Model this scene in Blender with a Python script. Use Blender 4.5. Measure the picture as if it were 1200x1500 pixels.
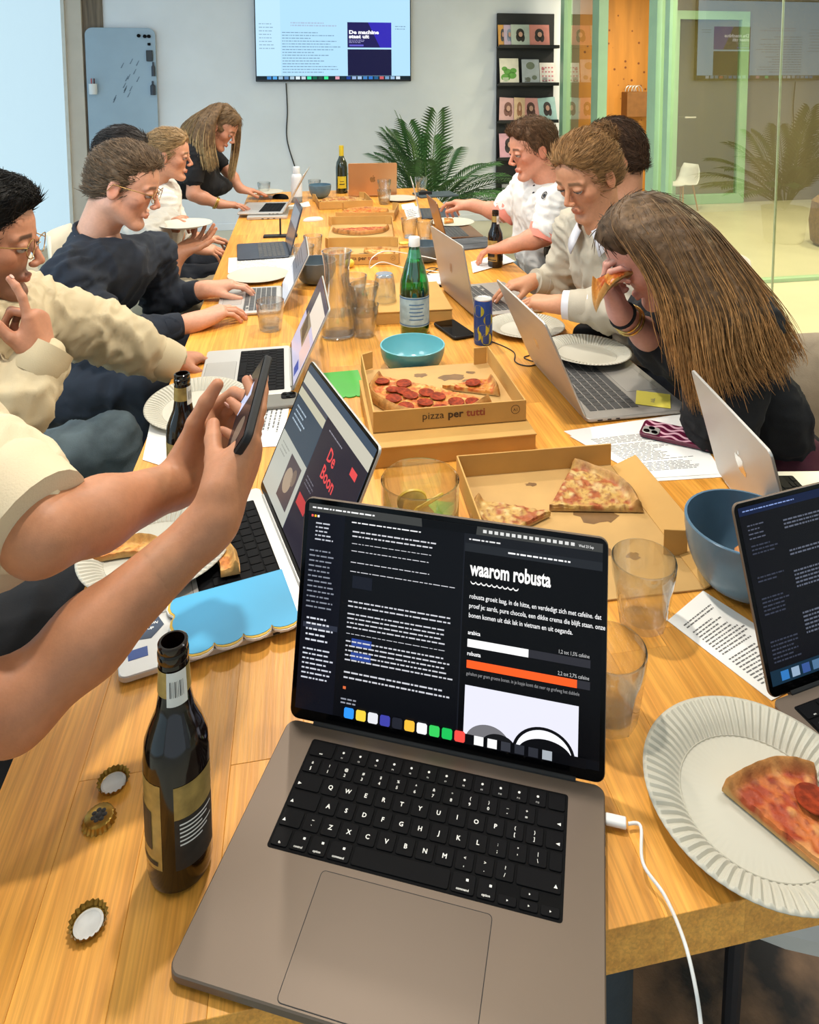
import bpy, math, random
import numpy as np
from math import sin, cos, pi, radians as R, sqrt
from mathutils import Matrix, Vector

for _o in list(bpy.data.objects):
    bpy.data.objects.remove(_o, do_unlink=True)
SC = bpy.context.scene
COL = SC.collection
random.seed(7)

# ------------------------------------------------------------------ camera
TZ = 0.75                                    # height of the table top
cd = bpy.data.cameras.new('camera')
cam = bpy.data.objects.new('camera', cd)
COL.objects.link(cam)
cd.sensor_fit = 'HORIZONTAL'
cd.sensor_width = 36.0
cd.lens = 31.903
cd.shift_x = -0.02151
cd.shift_y = -0.44949
cd.clip_start = 0.02
cam.matrix_world = Matrix(((0.984126, 0.017843, -0.176574, -0.05397),
                           (-0.177458, 0.085845, -0.980377, -0.58036),
                           (-0.002335, 0.996149, 0.087648, 1.49906),
                           (0, 0, 0, 1)))
SC.camera = cam

# ------------------------------------------------------------------ world, lamps, exposure
SC.view_settings.view_transform = 'Standard'
SC.view_settings.look = 'None'
SC.view_settings.gamma = 1.0
SC.view_settings.use_curve_mapping = False
SC.view_settings.exposure = 0.3
world = bpy.data.worlds.new('daylight')
SC.world = world
world.use_nodes = True
bg = world.node_tree.nodes['Background']
bg.inputs[0].default_value = (0.74, 0.88, 1.0, 1)
bg.inputs[1].default_value = 0.8


def lamp(name, kind, loc, power, col, size=0.1, target=None, angle=None):
    d = bpy.data.lights.new(name, kind)
    d.energy = power
    d.color = col
    if kind == 'AREA':
        d.shape = 'DISK'
        d.size = size
    elif kind == 'SPOT':
        d.shadow_soft_size = size
        d.spot_size = angle or R(110)
        d.spot_blend = 0.6
    else:
        d.shadow_soft_size = size
    o = bpy.data.objects.new(name, d)
    COL.objects.link(o)
    o.location = loc
    if target is not None:
        o.rotation_euler = (Vector(target) - Vector(loc)).to_track_quat('-Z', 'Y').to_euler()
    return o


WARM = (1.0, 0.93, 0.83)
for _x, _y, _p in ((0.05, 0.80, 84), (0.15, 2.3, 84), (0.2, 3.9, 84)):        # downlights over the table
    lamp('downlight', 'SPOT', (_x, _y, 2.66), _p, WARM, 0.05, (_x, _y, 0), R(130))
for _x in (-1.35, 1.75):                                                  # unseen soft fill lamps added over the aisles to brighten the people
    for _y in (0.4, 3.4):
        lamp('aisle_fill', 'AREA', (_x, _y, 2.70), 18, (0.96, 0.98, 1.0), 0.9, (_x, _y, 0))
for _x, _y, _p in ((3.7, 3.3, 85), (3.6, 6.2, 45), (5.2, 5.2, 50)):       # unseen lamps added to light the corridor beyond the glass
    lamp('corridor_fill', 'AREA', (_x, _y, 2.64), _p, (1.0, 0.90, 0.68), 0.5, (_x, _y, 0))
lamp('window_daylight', 'AREA', (-2.05, 1.2, 1.5), 34, (0.55, 0.78, 1.0), 2.0, (0.3, 5.5, 1.2))      # bluish fill added out of view to cool the back wall


# ------------------------------------------------------------------ helpers: materials
def S(r, g=None, b=None):
    if isinstance(r, str):
        r = r.lstrip('#'); r, g, b = int(r[0:2], 16), int(r[2:4], 16), int(r[4:6], 16)
    f = lambda c: (c / 255 / 12.92) if c / 255 <= 0.04045 else ((c / 255 + 0.055) / 1.055) ** 2.4
    return (f(r), f(g), f(b), 1.0)


MATS = {}


def M(name, col, rough=0.5, metal=0.0, var=0.12, vs=14.0, bump=0.0, bs=120.0, spec=0.5, coat=0.0,
      col2=None, st=(1, 1, 1), em=None, es=0.0, sheen=0.0, vcol=False, sss=0.0, rnd=0.0):
    """A procedural surface: noise between two tones, optional relief, optional per-object tint."""
    if name in MATS:
        return MATS[name]
    m = bpy.data.materials.new(name)
    MATS[name] = m
    m.use_nodes = True
    nt = m.node_tree
    N, L = nt.nodes, nt.links
    p = N['Principled BSDF']
    if isinstance(col, str):
        col = S(col)
    if isinstance(col2, str):
        col2 = S(col2)
    if col2 is None:
        col2 = tuple(c * (1 - var * 1.6) for c in col[:3]) + (1,)
    tc = N.new('ShaderNodeTexCoord')
    mp = N.new('ShaderNodeMapping')
    mp.inputs['Scale'].default_value = st
    L.new(tc.outputs['Object'], mp.inputs['Vector'])
    nz = N.new('ShaderNodeTexNoise')
    nz.inputs['Scale'].default_value = vs
    nz.inputs['Detail'].default_value = 5
    L.new(mp.outputs[0], nz.inputs['Vector'])
    mx = N.new('ShaderNodeMix'); mx.data_type = 'RGBA'
    rp = N.new('ShaderNodeMapRange')
    rp.inputs['From Min'].default_value = 0.35
    rp.inputs['From Max'].default_value = 0.65
    L.new(nz.outputs['Fac'], rp.inputs['Value'])
    L.new(rp.outputs[0], mx.inputs['Factor'])
    mx.inputs['A'].default_value = col
    mx.inputs['B'].default_value = col2
    out = mx.outputs['Result']
    if vcol:
        at = N.new('ShaderNodeVertexColor'); at.layer_name = 'Col'
        m2 = N.new('ShaderNodeMix'); m2.data_type = 'RGBA'; m2.blend_type = 'MULTIPLY'
        m2.inputs['Factor'].default_value = 1
        L.new(out, m2.inputs['A']); L.new(at.outputs['Color'], m2.inputs['B'])
        out = m2.outputs['Result']
    if rnd:
        oi = N.new('ShaderNodeObjectInfo')
        hs = N.new('ShaderNodeHueSaturation')
        mr = N.new('ShaderNodeMapRange')
        mr.inputs['To Min'].default_value = 1 - rnd
        mr.inputs['To Max'].default_value = 1 + rnd
        L.new(oi.outputs['Random'], mr.inputs['Value'])
        L.new(mr.outputs[0], hs.inputs['Value'])
        L.new(out, hs.inputs['Color'])
        out = hs.outputs['Color']
    L.new(out, p.inputs['Base Color'])
    p.inputs['Roughness'].default_value = rough
    p.inputs['Metallic'].default_value = metal
    p.inputs['Specular IOR Level'].default_value = spec
    p.inputs['Coat Weight'].default_value = coat
    p.inputs['Coat Roughness'].default_value = 0.08
    p.inputs['Sheen Weight'].default_value = sheen
    if sss:
        p.inputs['Subsurface Weight'].default_value = sss
        p.inputs['Subsurface Radius'].default_value = (1, 0.35, 0.2)
        p.inputs['Subsurface Scale'].default_value = 0.006
    if bump:
        b2 = N.new('ShaderNodeTexNoise')
        b2.inputs['Scale'].default_value = bs
        b2.inputs['Detail'].default_value = 4
        L.new(mp.outputs[0], b2.inputs['Vector'])
        bp = N.new('ShaderNodeBump')
        bp.inputs['Strength'].default_value = bump
        bp.inputs['Distance'].default_value = 0.004
        L.new(b2.outputs['Fac'], bp.inputs['Height'])
        L.new(bp.outputs[0], p.inputs['Normal'])
    if em is not None:
        p.inputs['Emission Color'].default_value = S(em) if isinstance(em, str) else em
        p.inputs['Emission Strength'].default_value = es
    return m


def glow(name, col, es=1.0, rough=0.25):
    """A lit display or lamp surface: it gives off its own colour."""
    if name in MATS:
        return MATS[name]
    c = S(col) if isinstance(col, str) else col
    m = M(name, (0.004, 0.004, 0.005, 1), rough=rough, var=0.1, em=c, es=es, spec=.12)
    return m


def schlick(nt, refl):
    """Reflectance of a thin glass sheet against viewing angle, the same from both sides."""
    N, L = nt.nodes, nt.links
    lw = N.new('ShaderNodeLayerWeight'); lw.inputs['Blend'].default_value = 0.5
    pw = N.new('ShaderNodeMath'); pw.operation = 'POWER'; pw.inputs[1].default_value = 5.0
    L.new(lw.outputs['Facing'], pw.inputs[0])
    ma = N.new('ShaderNodeMath'); ma.operation = 'MULTIPLY_ADD'
    ma.inputs[1].default_value = 0.9; ma.inputs[2].default_value = 0.045
    L.new(pw.outputs[0], ma.inputs[0])
    mu = N.new('ShaderNodeMath'); mu.operation = 'MULTIPLY'; mu.inputs[1].default_value = refl; mu.use_clamp = True
    L.new(ma.outputs[0], mu.inputs[0])
    return mu


def glassmat(name, col=(1, 1, 1, 1), refr=0.12, ior=1.45, edge=0.22, refl=3.0):
    """Thin drinking glass: clear with mirror-like rims, darker where seen edge on, a little refraction."""
    if name in MATS:
        return MATS[name]
    m = bpy.data.materials.new(name)
    MATS[name] = m
    m.use_nodes = True
    nt = m.node_tree
    N, L = nt.nodes, nt.links
    for n in list(N):
        N.remove(n)
    out = N.new('ShaderNodeOutputMaterial')
    g = N.new('ShaderNodeBsdfGlass')
    g.inputs['IOR'].default_value = ior
    g.inputs['Color'].default_value = col
    t = N.new('ShaderNodeBsdfTransparent')
    gl = N.new('ShaderNodeBsdfGlossy'); gl.inputs['Roughness'].default_value = 0.015
    tc = N.new('ShaderNodeTexCoord')
    nz = N.new('ShaderNodeTexNoise'); nz.inputs['Scale'].default_value = 30
    L.new(tc.outputs['Object'], nz.inputs['Vector'])
    mc = N.new('ShaderNodeMix'); mc.data_type = 'RGBA'
    mc.inputs['A'].default_value = col
    mc.inputs['B'].default_value = tuple(c * 0.97 for c in col[:3]) + (1,)
    L.new(nz.outputs['Fac'], mc.inputs['Factor'])
    lw = N.new('ShaderNodeLayerWeight'); lw.inputs['Blend'].default_value = 0.35
    pw = N.new('ShaderNodeMath'); pw.operation = 'POWER'; pw.inputs[1].default_value = 2.0
    L.new(lw.outputs['Facing'], pw.inputs[0])
    ed = N.new('ShaderNodeMix'); ed.data_type = 'RGBA'
    L.new(pw.outputs[0], ed.inputs['Factor'])
    L.new(mc.outputs['Result'], ed.inputs['A'])
    ed.inputs['B'].default_value = tuple(c * (1 - edge) for c in col[:3]) + (1,)
    L.new(ed.outputs['Result'], t.inputs['Color'])
    mu = schlick(nt, refl)
    mx = N.new('ShaderNodeMixShader')
    L.new(mu.outputs[0], mx.inputs[0]); L.new(t.outputs[0], mx.inputs[1]); L.new(gl.outputs[0], mx.inputs[2])
    m2 = N.new('ShaderNodeMixShader'); m2.inputs[0].default_value = refr
    L.new(mx.outputs[0], m2.inputs[1]); L.new(g.outputs[0], m2.inputs[2])
    L.new(m2.outputs[0], out.inputs['Surface'])
    return m


def panemat(name, tint=(0.93, 0.96, 0.9, 1), refl=1.0):
    """Flat pane: clear tinted glass with a Fresnel mirror on it."""
    if name in MATS:
        return MATS[name]
    m = bpy.data.materials.new(name)
    MATS[name] = m
    m.use_nodes = True
    nt = m.node_tree
    N, L = nt.nodes, nt.links
    for n in list(N):
        N.remove(n)
    out = N.new('ShaderNodeOutputMaterial')
    t = N.new('ShaderNodeBsdfTransparent')
    g = N.new('ShaderNodeBsdfGlossy'); g.inputs['Roughness'].default_value = 0.0
    tc = N.new('ShaderNodeTexCoord')
    nz = N.new('ShaderNodeTexNoise'); nz.inputs['Scale'].default_value = 1.3
    L.new(tc.outputs['Object'], nz.inputs['Vector'])
    mc = N.new('ShaderNodeMix'); mc.data_type = 'RGBA'
    mc.inputs['A'].default_value = tint
    mc.inputs['B'].default_value = tuple(c * 0.97 for c in tint[:3]) + (1,)
    L.new(nz.outputs['Fac'], mc.inputs['Factor'])
    L.new(mc.outputs['Result'], t.inputs['Color'])
    mu = schlick(nt, refl)
    mx = N.new('ShaderNodeMixShader')
    L.new(mu.outputs[0], mx.inputs[0]); L.new(t.outputs[0], mx.inputs[1]); L.new(g.outputs[0], mx.inputs[2])
    L.new(mx.outputs[0], out.inputs['Surface'])
    return m


# ------------------------------------------------------------------ helpers: meshes and objects
def link(name, me, parent=None, loc=None, rot=None):
    o = bpy.data.objects.new(name, me)
    COL.objects.link(o)
    if parent is not None:
        o.parent = parent
    if loc is not None:
        o.location = loc
    if rot is not None:
        o.rotation_euler = rot
    return o


def tag(o, label=None, cat=None, group=None, kind=None):
    if label: o['label'] = label
    if cat: o['category'] = cat
    if group: o['group'] = group
    if kind: o['kind'] = kind
    return o


def thing(name, label, cat, loc=(0, 0, 0), rz=0.0, group=None):
    o = link(name, None, None, loc, (0, 0, rz))
    o.empty_display_size = 0.02
    return tag(o, label, cat, group)


def copy_tree(o, parent=None):
    c = o.copy()
    COL.objects.link(c)
    if parent is not None:
        c.parent = parent
    for ch in list(o.children):
        copy_tree(ch, c)
    return c


def rrect(w, d, r, n=5, cx=0.0, cy=0.0):
    pts = []
    for k, (sx, sy) in enumerate(((1, 1), (-1, 1), (-1, -1), (1, -1))):
        for i in range(n + 1):
            a = pi / 2 * (k + i / n)
            pts.append((cx + sx * (w / 2 - r) + r * cos(a), cy + sy * (d / 2 - r) + r * sin(a)))
    return pts


class MB:
    def __init__(s):
        s.v, s.f, s.m = [], [], []
        s.xf = None
        s.mi = 0

    def add(s, vs, fs):
        b = len(s.v)
        if s.xf is not None:
            vs = [tuple(s.xf @ Vector(q)) for q in vs]
        s.v += [tuple(q) for q in vs]
        s.f += [[b + i for i in f] for f in fs]
        s.m += [s.mi] * len(fs)
        return s

    def box(s, x0, x1, y0, y1, z0, z1, b=0.0):
        if b > 0:
            return s.prism([(x0, y0), (x1, y0), (x1, y1), (x0, y1)], z0, z1, b)
        v = [(x0, y0, z0), (x1, y0, z0), (x1, y1, z0), (x0, y1, z0), (x0, y0, z1), (x1, y0, z1), (x1, y1, z1), (x0, y1, z1)]
        return s.add(v, [(0, 3, 2, 1), (4, 5, 6, 7), (0, 1, 5, 4), (1, 2, 6, 5), (2, 3, 7, 6), (3, 0, 4, 7)])

    def prism(s, out, z0, z1, b=0.0, b0=None):
        """Counter-clockwise outline raised from z0 to z1 with a chamfer b (b0 at the bottom)."""
        n = len(out)
        cx = sum(p[0] for p in out) / n; cy = sum(p[1] for p in out) / n
        def inset(k):
            if k == 0: return list(out)
            r = []
            for i in range(n):
                a, p, c = out[i - 1], out[i], out[(i + 1) % n]
                d1 = Vector((p[0] - a[0], p[1] - a[1])); d2 = Vector((c[0] - p[0], c[1] - p[1]))
                n1 = Vector((-d1.y, d1.x)); n2 = Vector((-d2.y, d2.x))
                if n1.length < 1e-9: n1 = n2
                if n2.length < 1e-9: n2 = n1
                n1.normalize(); n2.normalize()
                q = n1 + n2
                dn = max(0.35, q.dot(n1))
                r.append((p[0] + q.x * k / dn, p[1] + q.y * k / dn))
            return r
        if b0 is None: b0 = b
        rings = []
        if b0: rings += [(inset(b0), z0), (out, z0 + b0)]
        else: rings += [(out, z0)]
        if b: rings += [(out, z1 - b), (inset(b), z1)]
        else: rings += [(out, z1)]
        vs, fs = [], []
        for ring, z in rings:
            vs += [(x, y, z) for x, y in ring]
        for k in range(len(rings) - 1):
            for i in range(n):
                j = (i + 1) % n
                fs.append((k * n + i, k * n + j, (k + 1) * n + j, (k + 1) * n + i))
        fs.append(tuple(reversed(range(n))))
        t = (len(rings) - 1) * n
        fs.append(tuple(range(t, t + n)))
        return s.add(vs, fs)

    def rbox(s, w, d, z0, z1, r=0.005, b=0.0008, cx=0, cy=0, n=4):
        return s.prism(rrect(w, d, r, n, cx, cy), z0, z1, b)

    def lathe(s, prof, seg=32, c=(0, 0, 0), closed=False):
        """Profile of (radius, height) turned about the z axis."""
        vs, fs, idx = [], [], []
        for r, z in prof:
            if r < 1e-6:
                idx.append([len(vs)]); vs.append((c[0], c[1], c[2] + z))
            else:
                idx.append(list(range(len(vs), len(vs) + seg)))
                vs += [(c[0] + r * cos(2 * pi * i / seg), c[1] + r * sin(2 * pi * i / seg), c[2] + z) for i in range(seg)]
        pairs = list(zip(idx[:-1], idx[1:]))
        if closed: pairs.append((idx[-1], idx[0]))
        for a, b in pairs:
            for i in range(seg):
                j = (i + 1) % seg
                if len(a) == 1 and len(b) == 1: continue
                if len(a) == 1: fs.append((a[0], b[j], b[i]))
                elif len(b) == 1: fs.append((a[i], a[j], b[0]))
                else: fs.append((a[i], a[j], b[j], b[i]))
        return s.add(vs, fs)

    def tube(s, pts, r, seg=8, caps=True, flat=1.0, up=None):
        pts = [Vector(p) for p in pts]
        n = len(pts)
        rs = r if isinstance(r, (list, tuple)) else [r] * n
        vs, fs = [], []
        u = None
        for i in range(n):
            t = (pts[min(i + 1, n - 1)] - pts[max(i - 1, 0)])
            if t.length < 1e-9: t = Vector((0, 0, 1))
            t.normalize()
            if u is None:
                ref = Vector(up) if up is not None else (Vector((0, 0, 1)) if abs(t.z) < 0.9 else Vector((1, 0, 0)))
                u = t.cross(ref).normalized()
            else:
                u = (u - t * u.dot(t))
                if u.length < 1e-6: u = t.orthogonal()
                u.normalize()
            w = t.cross(u)
            for k in range(seg):
                a = 2 * pi * k / seg
                vs.append(tuple(pts[i] + (u * cos(a) + w * sin(a) * flat) * rs[i]))
        for i in range(n - 1):
            for k in range(seg):
                l = (k + 1) % seg
                fs.append((i * seg + k, i * seg + l, (i + 1) * seg + l, (i + 1) * seg + k))
        if caps:
            fs.append(tuple(reversed(range(seg))))
            fs.append(tuple(range((n - 1) * seg, n * seg)))
        return s.add(vs, fs)

    def ball(s, c, r, seg=14, rings=9, sc=(1, 1, 1)):
        prof = [(r * sin(pi * i / rings) if 0 < i < rings else 0.0, -r * cos(pi * i / rings)) for i in range(rings + 1)]
        k = MB().lathe(prof, seg)
        return s.add([(c[0] + x * sc[0], c[1] + y * sc[1], c[2] + z * sc[2]) for x, y, z in k.v], k.f)

    def quad(s, a, b, c, d):
        return s.add([a, b, c, d], [(0, 1, 2, 3)])

    def mesh(s, name, mats, smooth=35.0):
        me = bpy.data.meshes.new(name)
        me.from_pydata(s.v, [], s.f)
        if not isinstance(mats, (list, tuple)): mats = [mats]
        for m in mats: me.materials.append(m)
        if len(mats) > 1:
            me.polygons.foreach_set('material_index', s.m)
        if smooth:
            me.polygons.foreach_set('use_smooth', [True] * len(me.polygons))
            me.set_sharp_from_angle(angle=R(smooth))
        me.update()
        return me

    def build(s, name, mats, parent=None, loc=None, rot=None, smooth=35.0):
        return link(name, s.mesh(name, mats, smooth), parent, loc, rot)


FONT_CACHE = {}


def text_polys(txt, size=1.0, bold=0.0, align='LEFT', space=1.0, shear=0.0):
    """Lettering as flat polygons (vertices, faces) in the XY plane."""
    key = (txt, size, bold, align, space, shear)
    if key in FONT_CACHE: return FONT_CACHE[key]
    cu = bpy.data.curves.new('lettering', 'FONT')
    cu.body = txt
    cu.size = size
    cu.align_x = align
    cu.space_character = space
    cu.offset = bold * size
    cu.shear = shear
    cu.resolution_u = 2
    o = bpy.data.objects.new('lettering', cu)
    COL.objects.link(o)
    dg = bpy.context.evaluated_depsgraph_get()
    dg.update()
    me = bpy.data.meshes.new_from_object(o.evaluated_get(dg))
    vs = [tuple(v.co) for v in me.vertices]
    fs = [tuple(p.vertices) for p in me.polygons]
    bpy.data.objects.remove(o, do_unlink=True)
    bpy.data.curves.remove(cu)
    bpy.data.meshes.remove(me)
    FONT_CACHE[key] = (vs, fs)
    return vs, fs


def write(mb, txt, x, y, z, size, sx=1.0, **kw):
    vs, fs = text_polys(txt, size, **kw)
    mb.add([(x + a * sx, y + b, z + c) for a, b, c in vs], fs)


# ================================================================== the room
m_wall = M('white_plaster', '#e2e5eb', 0.85, var=0.03, vs=3, bump=0.05, bs=90)
m_floor = M('pale_screed', '#cdc7b0', 0.35, var=0.06, vs=2.2, spec=0.4)
m_ceil = M('white_ceiling', '#e8e6e0', 0.9, var=0.03, vs=2)
m_green = M('mint_green_steel', '#9dc4a2', 0.4, var=0.04, vs=6)
m_concrete = M('bare_concrete', '#8a7d66', 0.75, var=0.16, vs=2.5, bump=0.08, bs=40, st=(1, 1, 0.35))
m_pane = panemat('clear_glass_pane', (0.92, 0.93, 0.76, 1), 3.6)
YW = 6.85


def structure(name, mb, mat, loc=None, label=None):
    o = mb.build(name, mat, None, loc)
    o['kind'] = 'structure'
    if label: o['label'] = label
    return o


structure('floor', MB().box(-2.4, 6.6, -3.2, 9.2, -0.1, 0), m_floor)
structure('ceiling', MB().box(-2.4, 6.6, -3.2, 9.2, 2.75, 2.85), m_ceil)
structure('wall_back', MB().box(-2.4, 2.80, YW, YW + 0.15, 0, 2.75), m_wall)
# left wall: white plaster pier, tall window with a lit blind
structure('wall_left', MB().box(-2.34, -2.17, -3.2, -2.9, 0, 2.75).box(-2.34, -2.17, -2.9, 6.85, 2.62, 2.75), m_wall)
w1 = thing('window_1', None, None, (-2.20, 3.85, 0)); w1['kind'] = 'structure'
m_blind = M('daylit_white_blind', '#5f6f78', 0.8, var=0.02, vs=8, em=(0.42, 0.58, 0.67, 1), es=1.0)
m_wframe = M('pale_window_frame', '#c9c4bb', 0.5, var=0.05)
w10 = thing('window_10', None, None, (-2.20, -0.99, 0)); w10['kind'] = 'structure'  # out-of-view window with glowing blind, added for more cool light from the left
for wn, h_ in ((w1, 2.94), (w10, 1.90)):
    MB().box(-0.02, 0.0, -h_ + .03, h_ - .03, 0.08, 2.55).build('roller_blind', m_blind, wn)
    f = MB()
    for y in (-h_, h_ - .03):
        f.box(-0.05, 0.03, y, y + 0.03, 0, 2.6)
    f.box(-0.05, 0.03, -h_, h_, 0, 0.08).box(-0.05, 0.03, -h_, h_, 2.55, 2.6)
    f.build('window_frame', m_wframe, wn)
# pier and dark timber strip at the back left corner
structure('trim_1', MB().box(-2.195, -2.03, 6.79, YW, 0, 2.75, 0.004), M('beige_pier', '#c3b7a9', 0.8, var=0.06, vs=4, bump=0.06))
structure('trim_2', MB().box(-2.03, -1.85, 6.825, YW, 0, 2.75, 0.004), M('brown_timber_strip', '#7b6a58', 0.7, var=0.3, vs=5, st=(8, 8, 0.5)))
structure('baseboard_back', MB().box(-1.85, 2.72, YW - 0.014, YW, 0, 0.07, 0.003), m_wall)

# ------------------------------------------------------------------ glass partition on the right (plane x = 2.7)
GX = 2.70


def frame_post(name, y, w=0.07, dpt=0.09, z1=2.75):
    return structure(name, MB().box(GX - dpt / 2, GX + dpt / 2, y - w / 2, y + w / 2, 0, z1, 0.004), m_green)


structure('wall_right', MB().box(GX - 0.06, GX + 0.1, -3.2, -1.8, 0, 2.75), m_wall)
for i, y in enumerate((6.60, 5.74, 4.66)):
    frame_post('door_1_post' if False else 'trim_%d' % (3 + i), y, (0.1, 0.13, 0.13)[i])
structure('trim_6', MB().box(GX - 0.03, GX + 0.03, -1.8, 6.6, 2.68, 2.75, 0.004), m_green)
structure('trim_7', MB().box(GX - 0.02, GX + 0.02, -1.8, 4.60, 0, 0.035, 0.004), m_green)
for i, (y0, y1) in enumerate(((5.81, 6.55), (3.20, 4.59), (1.85, 3.185), (0.5, 1.835), (-1.8, 0.485))):
    w = thing('window_%d' % (2 + i), None, None, (GX, (y0 + y1) / 2, 0)); w['kind'] = 'structure'
    h = (y1 - y0) / 2
    p = MB()
    for sx in (-0.006,):
        p.quad((sx, -h, 0.035), (sx, -h, 2.68), (sx, h, 2.68), (sx, h, 0.035))
    p.build('pane', m_pane, w)
    MB().box(-0.006, 0.006, -h - 0.007, -h, 0.035, 2.68).build('pane_edge', M('pane_edge_lit_green', '#b9c49c', 0.2), w)  # light caught by the glass edge is put into this paler colour
    if i in (0, 1):
        MB().box(-0.03, 0.03, h - 0.16 if i else -h, h - 0.09 if i else -h + 0.05, 0.03, 2.68, 0.003).build('frame_bar', m_green, w)
# corridor beyond: knotty timber wall, concrete wall, second glazed door in a green frame
m_osb = M('knotty_spruce_board', '#d08a35', 0.55, var=0.14, vs=3, st=(3, 3, 0.35))
nt = m_osb.node_tree
_vo = nt.nodes.new('ShaderNodeTexVoronoi'); _vo.inputs['Scale'].default_value = 9
_tc = nt.nodes['Texture Coordinate']
nt.links.new(_tc.outputs['Object'], _vo.inputs['Vector'])
_rp = nt.nodes.new('ShaderNodeMapRange')
_rp.inputs['From Min'].default_value = 0.10; _rp.inputs['From Max'].default_value = 0.16
nt.links.new(_vo.outputs['Distance'], _rp.inputs['Value'])
_mx = nt.nodes.new('ShaderNodeMix'); _mx.data_type = 'RGBA'
_mx.inputs['A'].default_value = S('#7a3f12')
_p = nt.nodes['Principled BSDF']
nt.links.new(_p.inputs['Base Color'].links[0].from_socket, _mx.inputs['B'])
nt.links.new(_rp.outputs[0], _mx.inputs['Factor'])
nt.links.new(_mx.outputs['Result'], _p.inputs['Base Color'])
structure('wall_corridor_grey', MB().box(2.80, 3.26, 7.62, 7.77, 0, 2.75), m_concrete)
structure('wall_corridor_timber', MB().box(3.26, 4.28, 7.70, 7.85, 0, 2.75), m_osb)
structure('wall_corridor_concrete', MB().box(4.28, 6.5, 7.4, 7.55, 0, 2.75), m_concrete)
structure('wall_corridor_right', MB().box(6.4, 6.55, -3.2, 7.4, 0, 2.75), m_concrete)


# ================================================================== the long table
def woodmat(name, a, b, rnd=0.14):
    m = M(name, a, 0.38, col2=b, vs=5.0, st=(9, 0.8, 9), bump=0.06, bs=30, rnd=rnd, spec=0.45)
    nt = m.node_tree; N, L = nt.nodes, nt.links
    # long fine grain streaks added over the broad tone
    tc = N['Texture Coordinate']
    mp = N.new('ShaderNodeMapping'); mp.inputs['Scale'].default_value = (95, 2.0, 95)
    L.new(tc.outputs['Object'], mp.inputs['Vector'])
    nz = N.new('ShaderNodeTexNoise'); nz.inputs['Scale'].default_value = 3.0; nz.inputs['Detail'].default_value = 6
    nz.inputs['Distortion'].default_value = 0.6
    L.new(mp.outputs[0], nz.inputs['Vector'])
    mr = N.new('ShaderNodeMapRange'); mr.inputs['From Min'].default_value = 0.3; mr.inputs['From Max'].default_value = 0.7
    mr.inputs['To Min'].default_value = 0.74; mr.inputs['To Max'].default_value = 1.10
    L.new(nz.outputs['Fac'], mr.inputs['Value'])
    p = N['Principled BSDF']
    src = p.inputs['Base Color'].links[0].from_socket
    hs = N.new('ShaderNodeHueSaturation')
    L.new(src, hs.inputs['Color']); L.new(mr.outputs[0], hs.inputs['Value'])
    L.new(hs.outputs['Color'], p.inputs['Base Color'])
    return m


m_stave = woodmat('oiled_oak_stave', '#eca848', '#d38f37', .12)
TX0, TX1, TY0, TY1 = -0.376, 0.815, -0.039, 4.36
table = thing('meeting_table', 'long oiled oak butcher block meeting table covered with laptops and pizza boxes', 'table', (0.22, 2.16, 0))
rs = random.Random(11)
nst = 15
sw = (TX1 - TX0) / nst
_proto = {}
for i in range(nst):
    x = TX0 + sw * (i + 0.5)
    y = TY0
    first = True
    while y < TY1 - 1e-6:
        ln = rs.choice((0.3, 0.42, 0.55, 0.7, 0.85))
        if first: ln *= rs.uniform(0.4, 1.0); first = False
        ln = round(ln, 2)
        if TY1 - (y + ln) < 0.2: ln = TY1 - y
        key = round(ln, 4)
        if key not in _proto:
            _proto[key] = MB().box(-sw / 2 + .00005, sw / 2 - .00005, -ln / 2 + .00005, ln / 2 - .00005, -0.045, 0, 0.0004).mesh('stave', m_stave)
        o = link('stave', _proto[key], table, (x - 0.22, y + ln / 2 - 2.16, TZ + rs.uniform(-.0003, 0)))
        y += ln
m_leg = M('black_steel_leg', '#26262a', 0.45, var=0.1)
for x in (-0.1, 0.55):
    for y in (0.75, 3.6):
        MB().box(x - 0.22 - 0.035, x - 0.22 + 0.035, y - 2.16 - 0.035, y - 2.16 + 0.035, 0.0, TZ - 0.05, 0.004).build('leg', m_leg, table)
for y in (0.75, 3.6):
    MB().box(-0.4, 0.4, y - 2.16 - 0.03, y - 2.16 + 0.03, TZ - 0.09, TZ - 0.047, 0.003).build('crossbar', m_leg, table)


# ================================================================== laptops
m_grey = M('space_grey_aluminium', '#6c5d4f', 0.5, 0.4, var=0.03, vs=5, bump=0.015, bs=900)
m_silver = M('silver_aluminium', '#c9c6c0', 0.4, 0.55, var=0.03, vs=5, bump=0.015, bs=900)
m_silver2 = M('brushed_silver_aluminium', '#b9b5ae', 0.42, 0.6, var=0.04, vs=5, st=(1, 12, 1), bump=0.02, bs=300)
m_rose = M('rose_gold_aluminium', '#c79a70', 0.4, 0.6, var=0.03, vs=5)
m_brown = M('bronze_aluminium', '#8d6b52', 0.4, 0.6, var=0.05, vs=5)
m_key = M('black_key_plastic', '#08080a', 0.6, var=0.1, vs=60, spec=.1)
m_well = M('black_key_well', '#070708', 0.7, var=0.1, spec=.1)
m_greykey = M('charcoal_key_plastic', '#4a4a4a', 0.5, var=0.08)
m_legend = M('white_key_print', '#e9e6df', 0.6, var=0.03)
m_blackgl = M('black_display_glass', '#040405', 0.10, var=0.05, spec=0.15)
m_bezel = M('dark_bezel', '#0c0c0e', 0.35, var=0.1)
m_gasket = M('black_rubber_edge', '#111112', 0.7, var=0.1)
m_port = M('dark_port', '#1c1b1b', 0.5, var=0.1)
m_pad = M('trackpad_grey', '#635548', 0.45, 0.4, var=0.03, vs=5)
m_padsil = M('trackpad_silver', '#bdb9b2', 0.36, 0.5, var=0.03, vs=5)
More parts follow.
